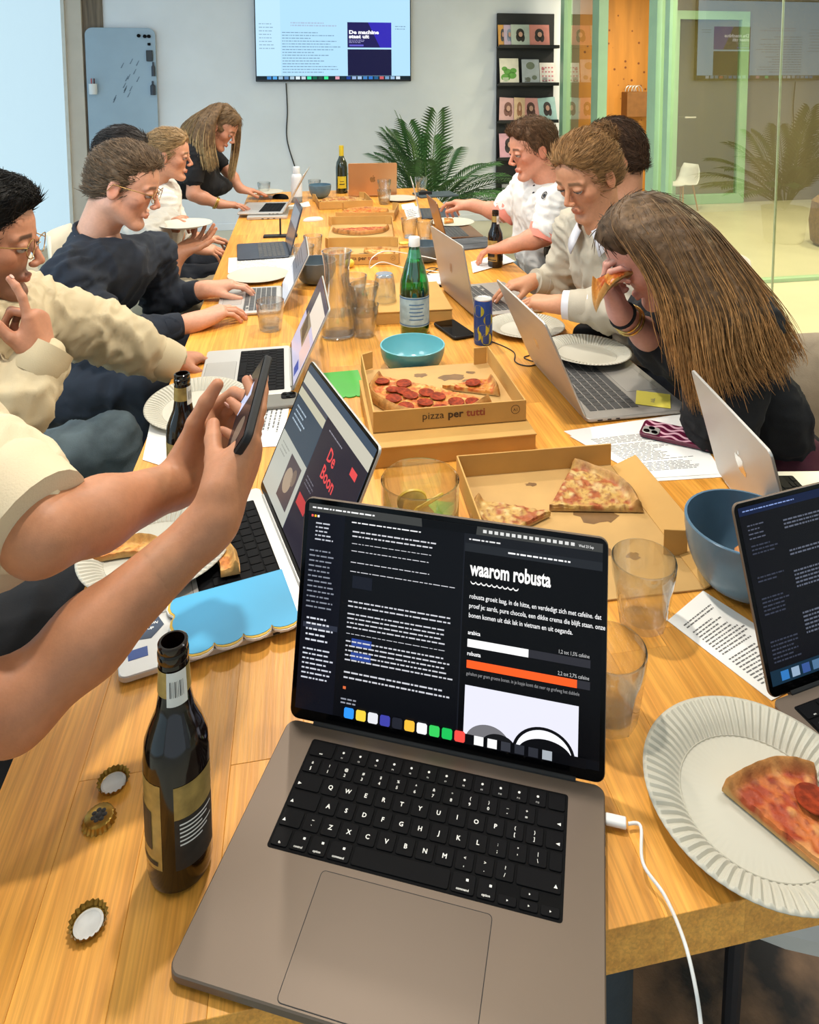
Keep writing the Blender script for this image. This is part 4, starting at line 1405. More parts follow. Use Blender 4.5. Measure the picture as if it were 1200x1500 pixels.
# pepperoni box on a closed box
pizza_box('closed pizza box underneath the pepperoni pizza box', (0.245, 0.921, TZ), 0.0, .325, .322, .042, closed=True)
b2 = pizza_box('open pizza box lettered pizza per tutti holding half a pepperoni pizza', (0.247, 0.972, TZ + .0425), -0.01, .318, .315, .045, True, 'FLR',
               tabs=((-.157, .155, .003, .03, .042, -R(60)), (.120, .145, .034, .003, .042, R(8))), stains=((.05, .08, .035), (-.02, .105, .02), (.09, .05, .022), (.10, .10, .014), (.04, .01, .03)))
PEP = [(.45, .35), (.62, .75), (.8, .3), (.75, 1.15), (.5, 1.3), (.84, 1.55), (.62, 1.85), (.80, 2.15), (.42, 2.2), (.68, 2.55), (.84, 2.8), (.5, .95), (.3, 1.7)]
pizza('large half of a pepperoni pizza in the lettered box', (0.240, 0.985, TZ + .0465), R(143), 0.0, 3.1, .148, 'pepperoni', 3, None, PEP, name='pizza')
pizza('single pepperoni slice at the right wall of the lettered box', (0.262, .985, TZ + .0465), R(-25), -.02, 0.62, .128, 'pepperoni', 8, None, ((.55, .36),))
MB  # (front box) open, right wall folded down
b1 = pizza_box('open pizza box with bacon pizza slices behind the foreground laptop', (0.378, 0.518, TZ), -0.03, .305, .352, .045, False, 'BLr',
               tabs=((.128, -.095, .036, .003, .042, -R(14)),), stains=((.06, .02, .045), (.0, -.06, .018), (.04, -.075, .016), (.08, -.09, .014), (.02, -.11, .012), (-.02, .13, .012)))
pizza('bacon pizza slice at the left of the open front box', (0.362, 0.545, TZ + .0045), R(155), -.05, .88, .135, 'bacon', 12)
pizza('two joined bacon pizza slices at the right of the open front box', (0.365, 0.560, TZ + .0045), R(-12), 0.0, 1.15, .165, 'bacon', 17)
# box behind the glasses and the four further boxes
pizza_box('closed pizza box behind the stacked tumblers', (0.292, 1.735, TZ), -.03, .25, .31, .04, closed=True)
pb = ((0.212, 2.475, -.14, 'plain', ((.28, 0.3, 1.0), (.3, -2.9, -2.0)), True, 'open pizza box with a torn crust, nearest of the four far boxes', 'FBR'),
      (0.255, 2.990, -.10, 'red', ((.15, .1, 3.0),), False, 'open box with half a red salami pizza, second of the far boxes', 'BR'),
      (0.330, 3.400, -.22, 'plain', ((.15, .0, 3.3),), False, 'open box with a pale cheese pizza, third of the far boxes', 'FR'),
      (0.215, 3.790, .06, 'bacon', ((.15, .0, 6.2),), False, 'open box with a whole mushroom pizza, furthest of the boxes', 'FLR'))
for k, (x, y, rz, sty, wedges, txt, lab, wl) in enumerate(pb):
    pizza_box(lab, (x, y, TZ), rz, .315, .315, .045, txt, wl, tabs=((-.155, .12, .003, .035, .045, .5), (.12, .15, .034, .003, .045, -.3)), stains=((.0, .02, .03), (.06, .05, .02), (-.05, .06, .015)))
PZL = [('torn crust piece at the right of the nearest far box', (0.265, 2.44), 0.2, -.6, 1.9, .085, 'plain', 21), ('small crust piece at the left of the nearest far box', (0.14, 2.42), 2.0, -.4, 1.4, .085, 'plain', 22),
       ('half salami pizza in the second far box', (0.25, 3.01), R(180), 0.1, 3.1, .145, 'red', 23), ('cheese pizza lying in the third far box', (0.32, 3.40), 0.3, 0, 4.6, .14, 'pepperoni', 24),
       ('mushroom pizza lying in the furthest box', (0.215, 3.79), 0.3, 0, 6.1, .145, 'bacon', 25)]
for lab, (x, y), rz, a0, a1, r, sty, sd in PZL:
    pizza(lab, (x, y, TZ + .0045), rz, a0, a1, r, sty, sd, name='pizza')
# slice on the front right plate, crusts on the left plate, bite on the far plate
pizza('pizza slice with one pepperoni on the front right plate', (0.425, -0.046, TZ + .0035), R(60), 0, 1.0, .112, 'red', 31, None, ((.62, .12),))
m_ = pizza('thick crust end on the phone holder\'s plate', (-0.335, 0.462, TZ + .0165), R(20), .55, 1.65, .115, 'plain', 33, None, (), rin=.72, name='pizza_crust')
pizza('small crust scrap on the phone holder\'s plate', (-0.26, 0.46, TZ + .0165), R(-10), .3, .8, .115, 'plain', 34, None, (), rin=.75, name='pizza_crust')
pizza('leftover bite of pizza on the plate beside the bronze laptop', (0.69, 3.05, TZ + .006), .4, 0, 1.0, .06, 'plain', 35, None, ())


# ================================================================== papers, phones, cables, small things
def sheet(label, pts, h=0.0008, nlines=0, name='paper_sheet', group=None, mat=None, seed=1, inset=.12):
    """Printed sheet lying on the table: four corners, first edge is the top of the page."""
    pts = [Vector(p[:2] + (0,)) for p in pts]
    c = sum(pts, Vector()) / 4
    t = thing(name, label, 'paper', (c.x, c.y, TZ), 0, group)
    q = [(p.x - c.x, p.y - c.y) for p in pts]
    area = sum(q[i][0] * q[(i + 1) % 4][1] - q[(i + 1) % 4][0] * q[i][1] for i in range(4))
    MB().prism(q if area > 0 else q[::-1], h - .0006, h, 0).build('page', mat or m_paper, t)
    if nlines:
        A, B, Cc, D = [Vector(p) for p in q]
        b = MB(); rg = random.Random(seed)
        f = lambda u, v: (A * (1 - u) + B * u) * (1 - v) + (D * (1 - u) + Cc * u) * v
        for i in range(nlines):
            v = inset + (1 - 2 * inset) * i / nlines; v2 = v + (1 - 2 * inset) / nlines * .42
            if rg.random() < .12: continue
            u = inset; ue = 1 - inset - rg.random() * .35
            while u < ue:
                w = min(rg.uniform(.03, .1), ue - u)
                k = [f(u, v), f(u + w, v), f(u + w, v2), f(u, v2)]
                k = [(p[0], p[1], h + .0001) for p in k]
                if area > 0: pass
                else: k = k[::-1]
                b.add(k, [(0, 1, 2, 3)])
                u += w + .012
        b.build('printed_lines', m_ink, t, smooth=0)
    return t


def pz(u, v): return None


sheet('printed sheet under the second beer bottle at the left table edge', [(-0.3948, 1.1719, 0.75), (-0.272, 1.0835, 0.75), (-0.2942, 0.8217, 0.75), (-0.366, 0.876, 0.75)], .0012, 0)
sheet('printed sheet with a heading under the grey phone', [(-0.0804, 1.0765, 0.75), (-0.0968, 0.8809, 0.75), (-0.2089, 0.8903, 0.75), (-0.204, 1.0851, 0.75)], .0010, 9, seed=3)
sheet('printed sheet in front of the dark laptop by the navy jumper man', [(-0.347, 2.5393, 0.75), (-0.0712, 2.5358, 0.75), (-0.0496, 2.2805, 0.75), (-0.3278, 2.2917, 0.75)], .0008, 14, seed=4)
sheet('printed sheet under the wavy phone on the right', [(0.4964, 0.8361, 0.75), (0.7933, 0.8652, 0.75), (0.7307, 0.6105, 0.75), (0.5835, 0.621, 0.75)], .0008, 0)
sheet('printed sheet with a boxed heading under the wavy phone', [(0.5005, 0.8111, 0.75), (0.7471, 0.821, 0.75), (0.7298, 0.6203, 0.75), (0.5791, 0.6313, 0.75)], .0016, 30, seed=6)
sheet('printed sheet under the deep blue grey bowl at the right', [(0.4404, 0.2912, 0.75), (0.5215, 0.3367, 0.75), (0.598, 0.1735, 0.75), (0.4985, 0.1484, 0.75)], .0010, 24, seed=7)
sheet('white sheet beneath the bowl by the flattened box flap', [(0.5491, 0.4368, 0.75), (0.6565, 0.4681, 0.75), (0.6242, 0.357, 0.75), (0.5262, 0.3446, 0.75)], .0008, 0)
sheet('white notebook pages under the beer bottle on the right', [(0.6411, 2.2698, 0.75), (0.8074, 2.3936, 0.75), (0.8234, 2.2466, 0.75), (0.609, 2.1042, 0.75)], .004, 0)
sheet('white sheet by the third far pizza box', [(0.5478, 3.5176, 0.75), (0.6477, 3.6372, 0.75), (0.6054, 3.2933, 0.75), (0.5238, 3.2297, 0.75)], .0008, 5, seed=9)
sheet('second white sheet beyond the third far pizza box', [(0.5586, 3.7028, 0.75), (0.6429, 3.761, 0.75), (0.6286, 3.5473, 0.75), (0.5433, 3.541, 0.75)], .0010, 0)
sheet('paper napkin under the white bottle', [(-0.1208, 3.7863, 0.75), (0.0105, 3.9352, 0.75), (0.0195, 3.7591, 0.75), (-0.1038, 3.6664, 0.75)], .0008, 0)
# spiral notebook by the green bottle
nb = thing('spiral_notebook', 'small spiral notebook between the green bottle and the laptop', 'notebook', (0.4446, 2.0469, 0.75), R(-8))
MB().box(-.055, .055, -.07, .07, 0, .006, .001).build('pages', m_paper, nb)
b = MB()
for k in range(16): b.lathe([(.0035, -.0006), (.0042, 0), (.0035, .0006)], 8, (-.05 + k * .0066, -.07, .004), True)
b.build('spiral', m_silver, nb)
tag(MB().tube([(-.07, 0, .004), (.06, .0, .004), (.075, 0, .004)], [.004, .004, .001], 8).build('pen', m_key, None, (0.4358, 1.9477, 0.75), (0, 0, .15)), 'black pen lying in front of the spiral notebook', 'pen')

# sticky note
sn = tag(MB().box(-.038, .038, -.038, .038, 0, .0008).build('sticky_note', M('yellow_sticky_note', '#d8c94f', 0.7, var=0.04), None, (0.7458, 0.9209, 0.7625), (0, 0, R(62))), 'yellow sticky note on the palm rest of the laptop with the plate', 'note')
b = MB(); write(b, 'A&L', -.02, -.004, .001, .014); b.build('note_lettering', m_ink, sn, smooth=0)


def napkin(label, loc, rz, w, d, col, edge=None, scal=(0, 7), h=.003, corner=True):
    """Paper card with a scalloped edge on the front and left sides."""
    t = thing('paper_napkin', label, 'napkin', loc, rz, None)
    def outl(k):
        p = []
        nx, ny = scal[1], scal[0]
        for i in range(nx):                 # front edge, left to right
            for j in range(7):
                a = pi * j / 6
                p.append((-w / 2 + w / nx * (i + .5 - .5 * cos(a)), -d / 2 - (w / nx) * .28 * sin(a) * k - (k - 1) * .004))
        p.append((w / 2, d / 2))
        p.append((-w / 2, d / 2))
        for i in range(ny):
            for j in range(1, 6):
                a = pi * j / 6
                p.append((-w / 2 - (d / ny) * .28 * sin(a) * k - (k - 1) * .004, d / 2 - d / ny * (i + .5 - .5 * cos(a))))
        return p
    if edge:
        MB().prism(outl(1.35), 0, h, 0).build('under_layer', m_paper, t)
        MB().prism(outl(1.25), h, h + .001, 0).build('border', edge, t)
    MB().prism(outl(1.0), h + .001 if edge else 0, h + .0016, 0).build('card', col, t)
    return t


m_sky = M('sky_blue_card', '#3fa3cf', 0.5, var=0.03, vs=6); m_ye = M('yellow_card_edge', '#d3aa36', 0.6, var=0.06)
m_gr = M('leaf_green_card', '#44a83a', 0.5, var=0.05, vs=10)
napkin('sky blue scalloped card with yellow edge on the phone holder\'s laptop', (-0.148, 0.402, TZ + .0145), 0.24, .15, .105, m_sky, m_ye, (3, 4))
napkin('green scalloped card to the left of the pepperoni box', (0.045, 1.165, TZ), 0.05, .10, .15, m_gr, None, (5, 4), .001)
napkin('green card under the glass jug', (0.155, 0.60, TZ), -0.4, .09, .075, m_gr, None, (3, 4), .001)


def phone(label, loc, rz, body, w=.0715, l=.147, h=.008, top=None, cams=None, wave=False):
    t = thing('phone', label, 'phone', loc, rz)
    MB().prism(rrect(w, l, .011, 6), 0, h, .0016).build('case', body, t)
    if top: MB().prism(rrect(w - .005, l - .005, .009, 6), h - .0005, h + .0004, .0002).build('display', top, t)
    if cams:
        MB().prism(rrect(.032, .034, .008, 5, -w / 2 + .021, l / 2 - .022), h, h + .002, .0005).build('camera_plate', cams, t)
        for x, y in ((-.008, .008), (-.008, -.008), (.008, 0)):
            MB().lathe([(.0062, h + .002), (.0062, h + .0035), (.005, h + .0037), (0.0, h + .003)], 18, (-w / 2 + .021 + x, l / 2 - .022 + y, 0)).build('camera_lens', m_blackgl, t)
    return t


phone('black phone lying face up behind the pepperoni box', (0.3979, 1.4849, 0.753), R(14), m_gasket, top=m_blackgl)
phone('grey phone with camera plate lying on the printed sheet', (-0.135, 1.085, TZ + .0018), R(-88), M('smoked_grey_case', '#77746c', 0.25, var=0.06), top=None, cams=m_key)
wp = phone('phone in a pink and burgundy wavy case lying on printed sheets', (0.7192, 0.7626, 0.754), R(52), M('plum_case', '#5b1030', 0.3, var=0.05), cams=m_silver)
b = MB()
m_pink = M('pale_pink_wave', '#dba9b8', 0.35, var=0.04)
for k in range(4):
    x = -.028 + k * .0185
    vs = []
    for i in range(41):
        y = -.068 + .136 * i / 40
        dx = .0065 * sin(y * 150 + k * 1.2)
        vs += [(max(-.0335, min(.0335, x + dx - .0042)), y), (max(-.0335, min(.0335, x + dx + .0042)), y)]
    b.add([(x_, y_, .0082) for x_, y_ in vs], [(2 * i, 2 * i + 1, 2 * i + 3, 2 * i + 2) for i in range(40) if not (k == 0 and 28 < i)])
b.build('wave_print', m_pink, wp, smooth=0)

# mice
def dome(r, ly, hz):
    b = MB()
    n = 24
    vs = []
    for k in range(8):
        a = pi / 2 * k / 7
        for i in range(n):
            w = 2 * pi * i / n
            vs.append((r * cos(w) * cos(a) ** .55, r * ly * sin(w) * cos(a) ** .55, .0004 + r * hz * sin(a)))
    fs = [tuple(range(n))[::-1]] + [(k * n + i, k * n + (i + 1) % n, (k + 1) * n + (i + 1) % n, (k + 1) * n + i) for k in range(7) for i in range(n)]
    return b.add(vs, fs)


m_wm = M('white_mouse_plastic', '#dad6d0', 0.35, var=0.03)
ms = thing('computer_mouse', 'white computer mouse on the far left of the table', 'mouse', (0.0251, 3.3064, 0.75), R(-75))
dome(.03, 1.85, .62).build('shell', m_wm, ms)
ms2 = thing('computer_mouse', 'black computer mouse behind the plate on the laptop', 'mouse', (0.7892, 1.3729, 0.75), R(60))
dome(.032, 1.8, 1.1).build('shell', m_key, ms2)
ms3 = thing('computer_mouse', 'black mouse standing by the far left laptop', 'mouse', (-0.1626, 4.0748, 0.75), R(60))
dome(.03, 1.9, 1.0).build('shell', m_key, ms3)
# grey folders and dark flat cases on the right
m_fold = M('charcoal_felt_folder', '#53565a', 0.85, var=0.12, vs=60, bump=0.05)
fo = thing('folder', 'charcoal felt laptop sleeve on the right behind the beer bottle', 'folder', (0.7143, 2.5974, 0.75), R(12))
MB().prism([(-.13, -.10), (.11, -.10), (.13, -.08), (.13, .10), (-.13, .10)], 0, .007, .001).build('sleeve', m_fold, fo)
MB().box(-.13, .13, -.02, .02, .007, .0085).build('strap', m_fold, fo)
fo = thing('tablet', 'dark tablet in a folded cover at the far right', 'tablet', (0.829, 4.0206, 0.75), R(8))
MB().rbox(.26, .19, 0, .010, .008, .001).build('cover', M('dark_teal_cover', '#3d4a50', 0.55, var=0.08), fo)
MB().prism([(-.12, -.02), (-.03, -.02), (-.075, .06)], .010, .03, .001).build('folded_flap', m_gasket, fo)
# black stand and plate edge on the left
st_ = thing('phone_stand', 'black slim stand lying behind the dark laptop on the left', 'stand', (-0.1394, 2.9229, 0.75), R(-3))
MB().rbox(.16, .045, 0, .010, .006, .001).build('base', m_gasket, st_); MB().box(-.004, .004, -.004, .004, .01, .09).build('arm', m_gasket, st_)

# cables
def cable(name, label, pts, r, mat, cat='cable'):
    P_ = [Vector(p) for p in pts]
    sm = []
    for i in range(len(P_) - 1):
        p0, p1, p2, p3 = P_[max(i - 1, 0)], P_[i], P_[i + 1], P_[min(i + 2, len(P_) - 1)]
        for k in range(8):
            t = k / 8
            sm.append(0.5 * ((2 * p1) + (p2 - p0) * t + (2 * p0 - 5 * p1 + 4 * p2 - p3) * t * t + (3 * p1 - p0 - 3 * p2 + p3) * t ** 3))
    sm.append(P_[-1])
    root = thing(name, label, cat, tuple(sm[0]))
    MB().tube([p - sm[0] for p in sm], r, 10).build('cord', mat, root)
    return root


m_wcab = M('white_cable', '#e3e1dd', 0.4, var=0.03); m_bcab = M('black_cable', '#1a1a1b', 0.5, var=0.1)
# laptop charging cable running off the table edge
lx = Matrix.Translation((0.0889, 0.1462, TZ)) @ Matrix.Rotation(-0.4118, 4, 'Z')
p0 = lx @ Vector((0.1785, -0.030, .0062)); d0 = (lx.to_3x3() @ Vector((1, 0, 0)))
cb = cable('charging_cable', 'white charging cable plugged into the foreground laptop', [tuple(p0 + d0 * .022), tuple(p0 + d0 * .034), (0.2556, -0.0027, 0.762), (0.2629, -0.0305, 0.76), (0.2536, -0.0778, 0.7803), (0.2496, -0.1033, 0.7725), (0.2464, -0.1197, 0.7537), (0.2273, -0.1572, 0.7524), (0.234, -0.1576, 0.6473), (.12, -.2, .25), (.14, -.25, .02)], .0016, m_wcab)
b = MB(); b.xf = Matrix.Translation(p0 - (p0 + d0 * .022)) @ Matrix.Rotation(-0.4118, 4, 'Z') @ Matrix.Rotation(pi / 2, 4, 'Y')
b.prism(rrect(.0065, .011, .003, 4), 0, .020, .0008); b.build('plug', m_wcab, cb)
cable('white_cable', 'white charging cable looping behind the stacked tumblers', [(0.2042, 2.0812, 0.8), (0.2131, 2.0648, 0.84), (0.2711, 2.121, 0.85), (0.3726, 2.1831, 0.82), (0.4763, 2.1561, 0.8), (0.5603, 2.1902, 0.76)], .002, m_wcab)
cable('white_cable', 'second white cable from the plug behind the tumblers', [(0.2057, 2.0708, 0.8), (0.2569, 2.1144, 0.81), (0.3381, 2.1334, 0.78), (0.4232, 2.1631, 0.76), (0.4963, 2.1206, 0.754)], .002, m_wcab)
ad = thing('power_adapter', 'white plug with cables behind the stacked tumblers', 'plug', (0.17, 1.95, TZ), .2)
MB().rbox(.06, .03, 0, .022, .006, .002).build('body', m_wcab, ad)
cable('black_cable', 'thin black cable between the can and the laptop lid', [(0.4377, 1.433, 0.752), (0.4848, 1.3788, 0.752), (0.5233, 1.2915, 0.752), (0.5072, 1.2203, 0.752), (0.5341, 1.187, 0.752), (0.5874, 1.2053, 0.752)], .0016, m_bcab)
cable('black_cable', 'black cable with a plug lying behind the laptop lid', [(0.5844, 1.3714, 0.752), (0.62, 1.3262, 0.752), (0.5739, 1.2668, 0.752), (0.5391, 1.2434, 0.752), (0.5665, 1.1997, 0.752)], .0016, m_bcab)
cable('black_cable', 'tangle of black cable beyond the spiral notebook', [(0.4178, 2.1635, 0.752), (0.4643, 2.1792, 0.762), (0.5003, 2.1403, 0.754), (0.4642, 2.0941, 0.752), (0.4296, 2.1081, 0.758), (0.4834, 2.193, 0.752)], .002, m_bcab)
for nm, lb, u in (('lemon', 'lemon half lying behind the carafe on the left', (0.1446, 2.2863, 0.75)), ('lemon', 'yellow wrapper scrap beside the second far pizza box', (0.4122, 2.5997, 0.75))):
    l = thing('lemon_half' if 'half' in lb else 'wrapper', lb, 'lemon' if 'half' in lb else 'wrapper', u)
    MB().ball((0, 0, .018), .02, 16, 10, (1, 1, .9) if 'half' in lb else (1.5, 1, .35)).build('flesh' if 'half' in lb else 'foil', M('lemon_yellow', '#dcc548', 0.45, var=0.1), l)


# ================================================================== things on and along the walls
def p_on_back(u, v): return None


# ---- television
tvx0, tvx1, tvz0, tvz1 = -0.442, 1.109, 1.485, 2.37
tv = thing('television', 'large wall mounted television showing a pale blue document page', 'television', ((tvx0 + tvx1) / 2, YW - .06, (tvz0 + tvz1) / 2))
W_, H_ = tvx1 - tvx0, tvz1 - tvz0
xf = Matrix.Rotation(pi / 2, 4, 'X')
b = MB(); b.xf = xf; b.prism(rrect(W_, H_, .008, 3), -.045, 0, .003); b.build('housing', m_bezel, tv)
MB().box(-.25, .25, .045, .06, -.2, .2).build('wall_bracket', m_port, tv)
st = Screen(xf @ Matrix.Translation((0, 0, .0008)), W_ - .02, H_ - .03, tv, 0, .004)
st.z = .0006
st.rect(0, 0, 1, 1, '#a9d3ec', 'desktop')
st.rect(0, 0, .155, 1, '#b4d9ee', 'side_bar', 2)
st.rect(.585, .33, .875, .625, '#1c1850', 'web_page', 2)
st.poly([(.72, .33), (.875, .33), (.875, .625), (.80, .625)][::-1], '#2f25a8', 'page_glow', 3)
st.rect(.585, .645, .875, .955, '#15143a', 'dark_panel', 2)
st.text('De machine', .595, .465, .058, '#f2f2fb', 5, 1.25, bold=.045)
st.text('staat uit', .595, .515, .058, '#f2f2fb', 5, 1.25, bold=.045)
st.lines(.595, .53, .70, .575, 3, '#a8a6d6', 5, 4, th=.35)
st.rect(.597, .59, .69, .61, '#5d57c0', 'button', 5)
st.lines(.22, .33, .54, .39, 2, '#9fb3cc', 4, 8, th=.5)
st.lines(.165, .44, .55, .93, 15, '#6f8ba6', 4, 5, th=.28, ragged=.55)
st.lines(.02, .34, .13, .66, 8, '#86a2b8', 4, 6, th=.25)
st.lines(.90, .36, .98, .42, 2, '#6f8ba6', 4, 7, th=.3)
st.rect(0, .957, 1, 1, '#122027', 'dock_shelf', 4)
dk = ['#3c7fc0', '#4f9bd8', '#8fb0c8', '#5a7fa8', '#9fb8c8', '#cfe0ea', '#b8cbd6', '#3fd9a0', '#0f5f43', '#24443c', '#39e08f', '#13262b', '#d49aa8', '#1a2d3a', '#1f3f8f', '#8fa8d0', '#9cb7d8', '#3f7ab8', '#2f6fc0', '#235a86', '#c05a60', '#6d93b8', '#8fb0d0', '#c7d6e2']
for i, cc in enumerate(dk):
    x = .065 + i * .0365
    st.rect(x, .962, x + .027, .996, cc, 'dock_icon', 6)
st.done()
cable('tv_cable', 'black cable hanging down the wall from the television', [(-.15, YW - .02, 1.47), (-.142, YW - .012, 1.2), (-.15, YW - .012, .9), (-.06, YW - .012, .55), (-.04, YW - .012, .3), (.02, YW - .012, .04)], .006, m_bcab)
# ---- whiteboard leaning in the corner
m_wb = M('grey_blue_glass_board', '#98abbb', 0.18, var=.05, vs=3, spec=.5)
wb = thing('whiteboard', 'tall rounded grey blue glass whiteboard with pen cup and magnets in the left corner', 'whiteboard', (-1.69, YW - .055, 0))
b = MB(); b.xf = Matrix.Translation((0, 0, 1.02)) @ xf
b.prism(rrect(.635, 1.96, .07, 8), -.012, 0, .003); b.build('board', m_wb, wb)
MB().box(-.3, .3, .012, .05, .0, .05).build('foot', m_port, wb)
b = MB()
m_smear = M('marker_smear', '#5d6f80', .5, var=.15)
rg_ = random.Random(2)
for k in range(14):
    x, z = rg_.uniform(-.1, .14), rg_.uniform(1.28, 1.66)
    b.add([(x, -.0003, z), (x + .012, -.0003, z), (x + .035, -.0003, z + .05), (x + .028, -.0003, z + .05)], [(0, 1, 2, 3)])
b.build('pen_smears', m_smear, wb, smooth=0)
# things fixed to the board
BX, BY = -1.69, YW - .067
def onboard(x, z): return (BX + x, BY, z)
pc = thing('pen_cup', 'white pen cup with red markers stuck on the left side of the whiteboard', 'cup', onboard(-.25, 1.37))
MB().lathe([(.034, 0), (.036, .01), (.038, .10), (.035, .10), (.033, .01), (0.0, .008)], 20, (0, -.036, 0)).build('cup', m_wpl, pc)
for k, (x, c) in enumerate(((-.012, '#b8656a'), (.012, '#4a2a2e'))):
    MB().tube([(x, -.036, .02), (x, -.036, .15)], .007, 8).build('marker', M('marker_%s' % ('pink' if k == 0 else 'dark'), c, .4), pc)
for k, (x, z) in enumerate(((.17, 1.925), (.225, 1.92), (.262, 1.92))):
    o = thing('round_magnet', ('left single round magnet at the top of the whiteboard', 'middle round magnet at the top of the whiteboard', 'right round magnet at the top of the whiteboard')[k], 'magnet', onboard(x, z))
    b = MB(); b.xf = xf; b.lathe([(0.0, 0), (.017, 0), (.017, .011), (.014, .013), (0.0, .013)], 16); b.build('disc', m_key, o)
def boxthing(name, label, cat, x, z, w, h, mt):
    o = thing(name, label, cat, onboard(x, z)); b = MB(); b.xf = xf; b.prism(rrect(w, h, .006, 3), 0, .018, .003); b.build('body', mt, o); return o
boxthing('square_magnet', 'small square magnet under the round magnets', 'magnet', .262, 1.845, .026, .026, m_key)
boxthing('board_eraser', 'black board eraser at the right side of the whiteboard', 'eraser', .262, 1.735, .058, .105, m_bezel)
for k, (x, z) in enumerate(((.295, 1.60), (.285, 1.42))):
    o = thing('board_marker', ('upper dark marker at the right edge of the whiteboard', 'lower dark marker bottle at the right edge of the whiteboard')[k], 'marker', onboard(x, z))
    MB().lathe([(0.0, -.06), (.018 + .006 * k, -.06), (.018 + .006 * k, .03), (.009, .045), (.009, .075), (0.0, .076)], 14, (0, -.02, 0)).build('body', m_dark, o)

# ---- magazine rack
m_rack = M('matt_black_rack', '#17171a', .6, var=.1)
rk = thing('magazine_rack', 'tall black magazine rack with five shelves beside the door', 'magazine rack', (2.335, YW - .01, 0))
MB().box(-.31, .31, -.03, 0, 0.02, 2.19, .003).build('back_panel', m_rack, rk)
SHZ = [1.825, 1.435, 1.045, .655, .265]
for z in SHZ:
    MB().box(-.32, .335, -.13, -.03, z, z + .018, .002).build('shelf', m_rack, rk)
    MB().box(-.32, .335, -.135, -.127, z, z + .035, .002).build('lip', m_rack, rk)
for x in (-.3, .3): MB().box(x - .02, x + .02, -.14, 0, 0, .02, .002).build('foot', m_rack, rk)
MAG = [  # shelf, x, width, height, tilt, base colour, hair colour, label
    (0, -.265, .10, .225, 0, '#e0a24e', '#4a4a52', 'orange magazine half covered on the top rack shelf'), (0, -.195, .12, .225, .0, '#c9b3cc', '#8a96b0', 'lilac magazine second on the top rack shelf'),
    (0, -.08, .20, .23, 0, '#b9c4bb', '#221d1c', 'grey green magazine with a dark haired woman on the top rack shelf'), (0, .13, .22, .23, 0, '#d98a80', '#2a2024', 'coral magazine with a seated figure on the top rack shelf'),
    (1, -.195, .205, .27, 0, '#e8e2d2', '#5fa53c', 'cream booklet with green leaves on the second rack shelf'), (1, .035, .19, .26, 0, '#b9bfc6', '#77806d', 'grey magazine with plants on the second rack shelf'), (1, .225, .175, .225, 0, '#efe6e2', '#d5808a', 'white pink lettered booklet on the second rack shelf'),
    (2, -.215, .19, .25, .07, '#dba9a9', '#7d4a40', 'pink magazine tilted at the left of the third rack shelf'), (2, -.09, .12, .25, .05, '#e0bd98', '#a8714f', 'peach magazine second on the third rack shelf'), (2, .04, .2, .245, .02, '#df9c98', '#5a352f', 'salmon magazine in the middle of the third rack shelf'), (2, .235, .19, .25, -.09, '#a9cbc9', '#3a2a2a', 'teal magazine with a long haired woman on the third rack shelf'),
    (3, -.19, .22, .265, 0, '#e3a9bb', '#2a1a20', 'rose magazine with a long haired woman on the fourth rack shelf'),
    (4, -.2, .14, .12, 0, '#9a9aa0', '#3a3a40', 'grey leaflet on the lowest rack shelf'), (4, .02, .2, .22, 0, '#c98a86', '#3a2020', 'red toned magazine on the lowest rack shelf')]
for k, (sh, x, w, h, ti, c1, c2, lb) in enumerate(MAG):
    t = thing('magazine', lb, 'magazine', (2.335 + x, YW - .105 - .004 * k % .012 - .0015 * k, SHZ[sh] + .0195), 0, 'magazines in the rack')
    t.rotation_euler = (-.16, ti, 0)
    b = MB(); b.xf = Matrix.Rotation(pi / 2, 4, 'X'); b.prism([(-w / 2, 0), (w / 2, 0), (w / 2, h), (-w / 2, h)], -.003, 0, .0004)
    b.build('cover', M('cover_%02d' % k if False else 'cover_print_' + c1.strip('#'), c1, .4, var=.08, vs=14), t)
    pr = MB(); hh = M('cover_ink_' + c2.strip('#'), c2, .45, var=.1)
    q = lambda cx, cy, rx, ry: pr.add([(cx + rx * cos(2 * pi * i / 14), -.0006, cy + ry * sin(2 * pi * i / 14)) for i in range(14)], [tuple(range(14))])
    if sh == 1:
        for (dx, dy, rx) in ((-.04, .07, .05), (.03, .09, .045), (-.02, .13, .04), (.045, .14, .035), (-.05, .16, .03)) if k == 4 else ((.0, .20, .05), (-.03, .05, .03), (.04, .07, .03)) if k == 5 else ((-.05, .19, .02),):
            q(dx, dy * h / .27, rx * w / .2, rx * .8)
        if k == 6:
            for r_ in range(4):
                for c_ in range(4): pr.add([(-.065 + c_ * .035, -.0006, .03 + r_ * .045), (-.045 + c_ * .035, -.0006, .03 + r_ * .045), (-.045 + c_ * .035, -.0006, .045 + r_ * .045), (-.065 + c_ * .035, -.0006, .045 + r_ * .045)], [(0, 1, 2, 3)])
    else:
        q(.0 * w, h * .60, w * .22, h * .22); q(-.08 * w, h * .42, w * .16, h * .2); q(.12 * w, h * .40, w * .12, h * .2)
    pr.build('cover_print', hh, t, smooth=0)
    if sh != 1:
        fc = MB(); fc.add([(.02 * w + w * .11 * cos(2 * pi * i / 12), -.0011, h * .55 + h * .12 * sin(2 * pi * i / 12)) for i in range(12)], [tuple(range(12))])
        fc.build('portrait', M('cover_skin_print', '#c99a86', .45, var=.06), t, smooth=0)
    else:
        fc = MB()
        for i in range(3): fc.add([(-w * .36, -.0011, .02 + i * .018), (-w * .05, -.0011, .02 + i * .018), (-w * .05, -.0011, .03 + i * .018), (-w * .36, -.0011, .03 + i * .018)], [(0, 1, 2, 3)])
        fc.build('title_print', m_lwhite if k == 4 else m_ink, t, smooth=0)

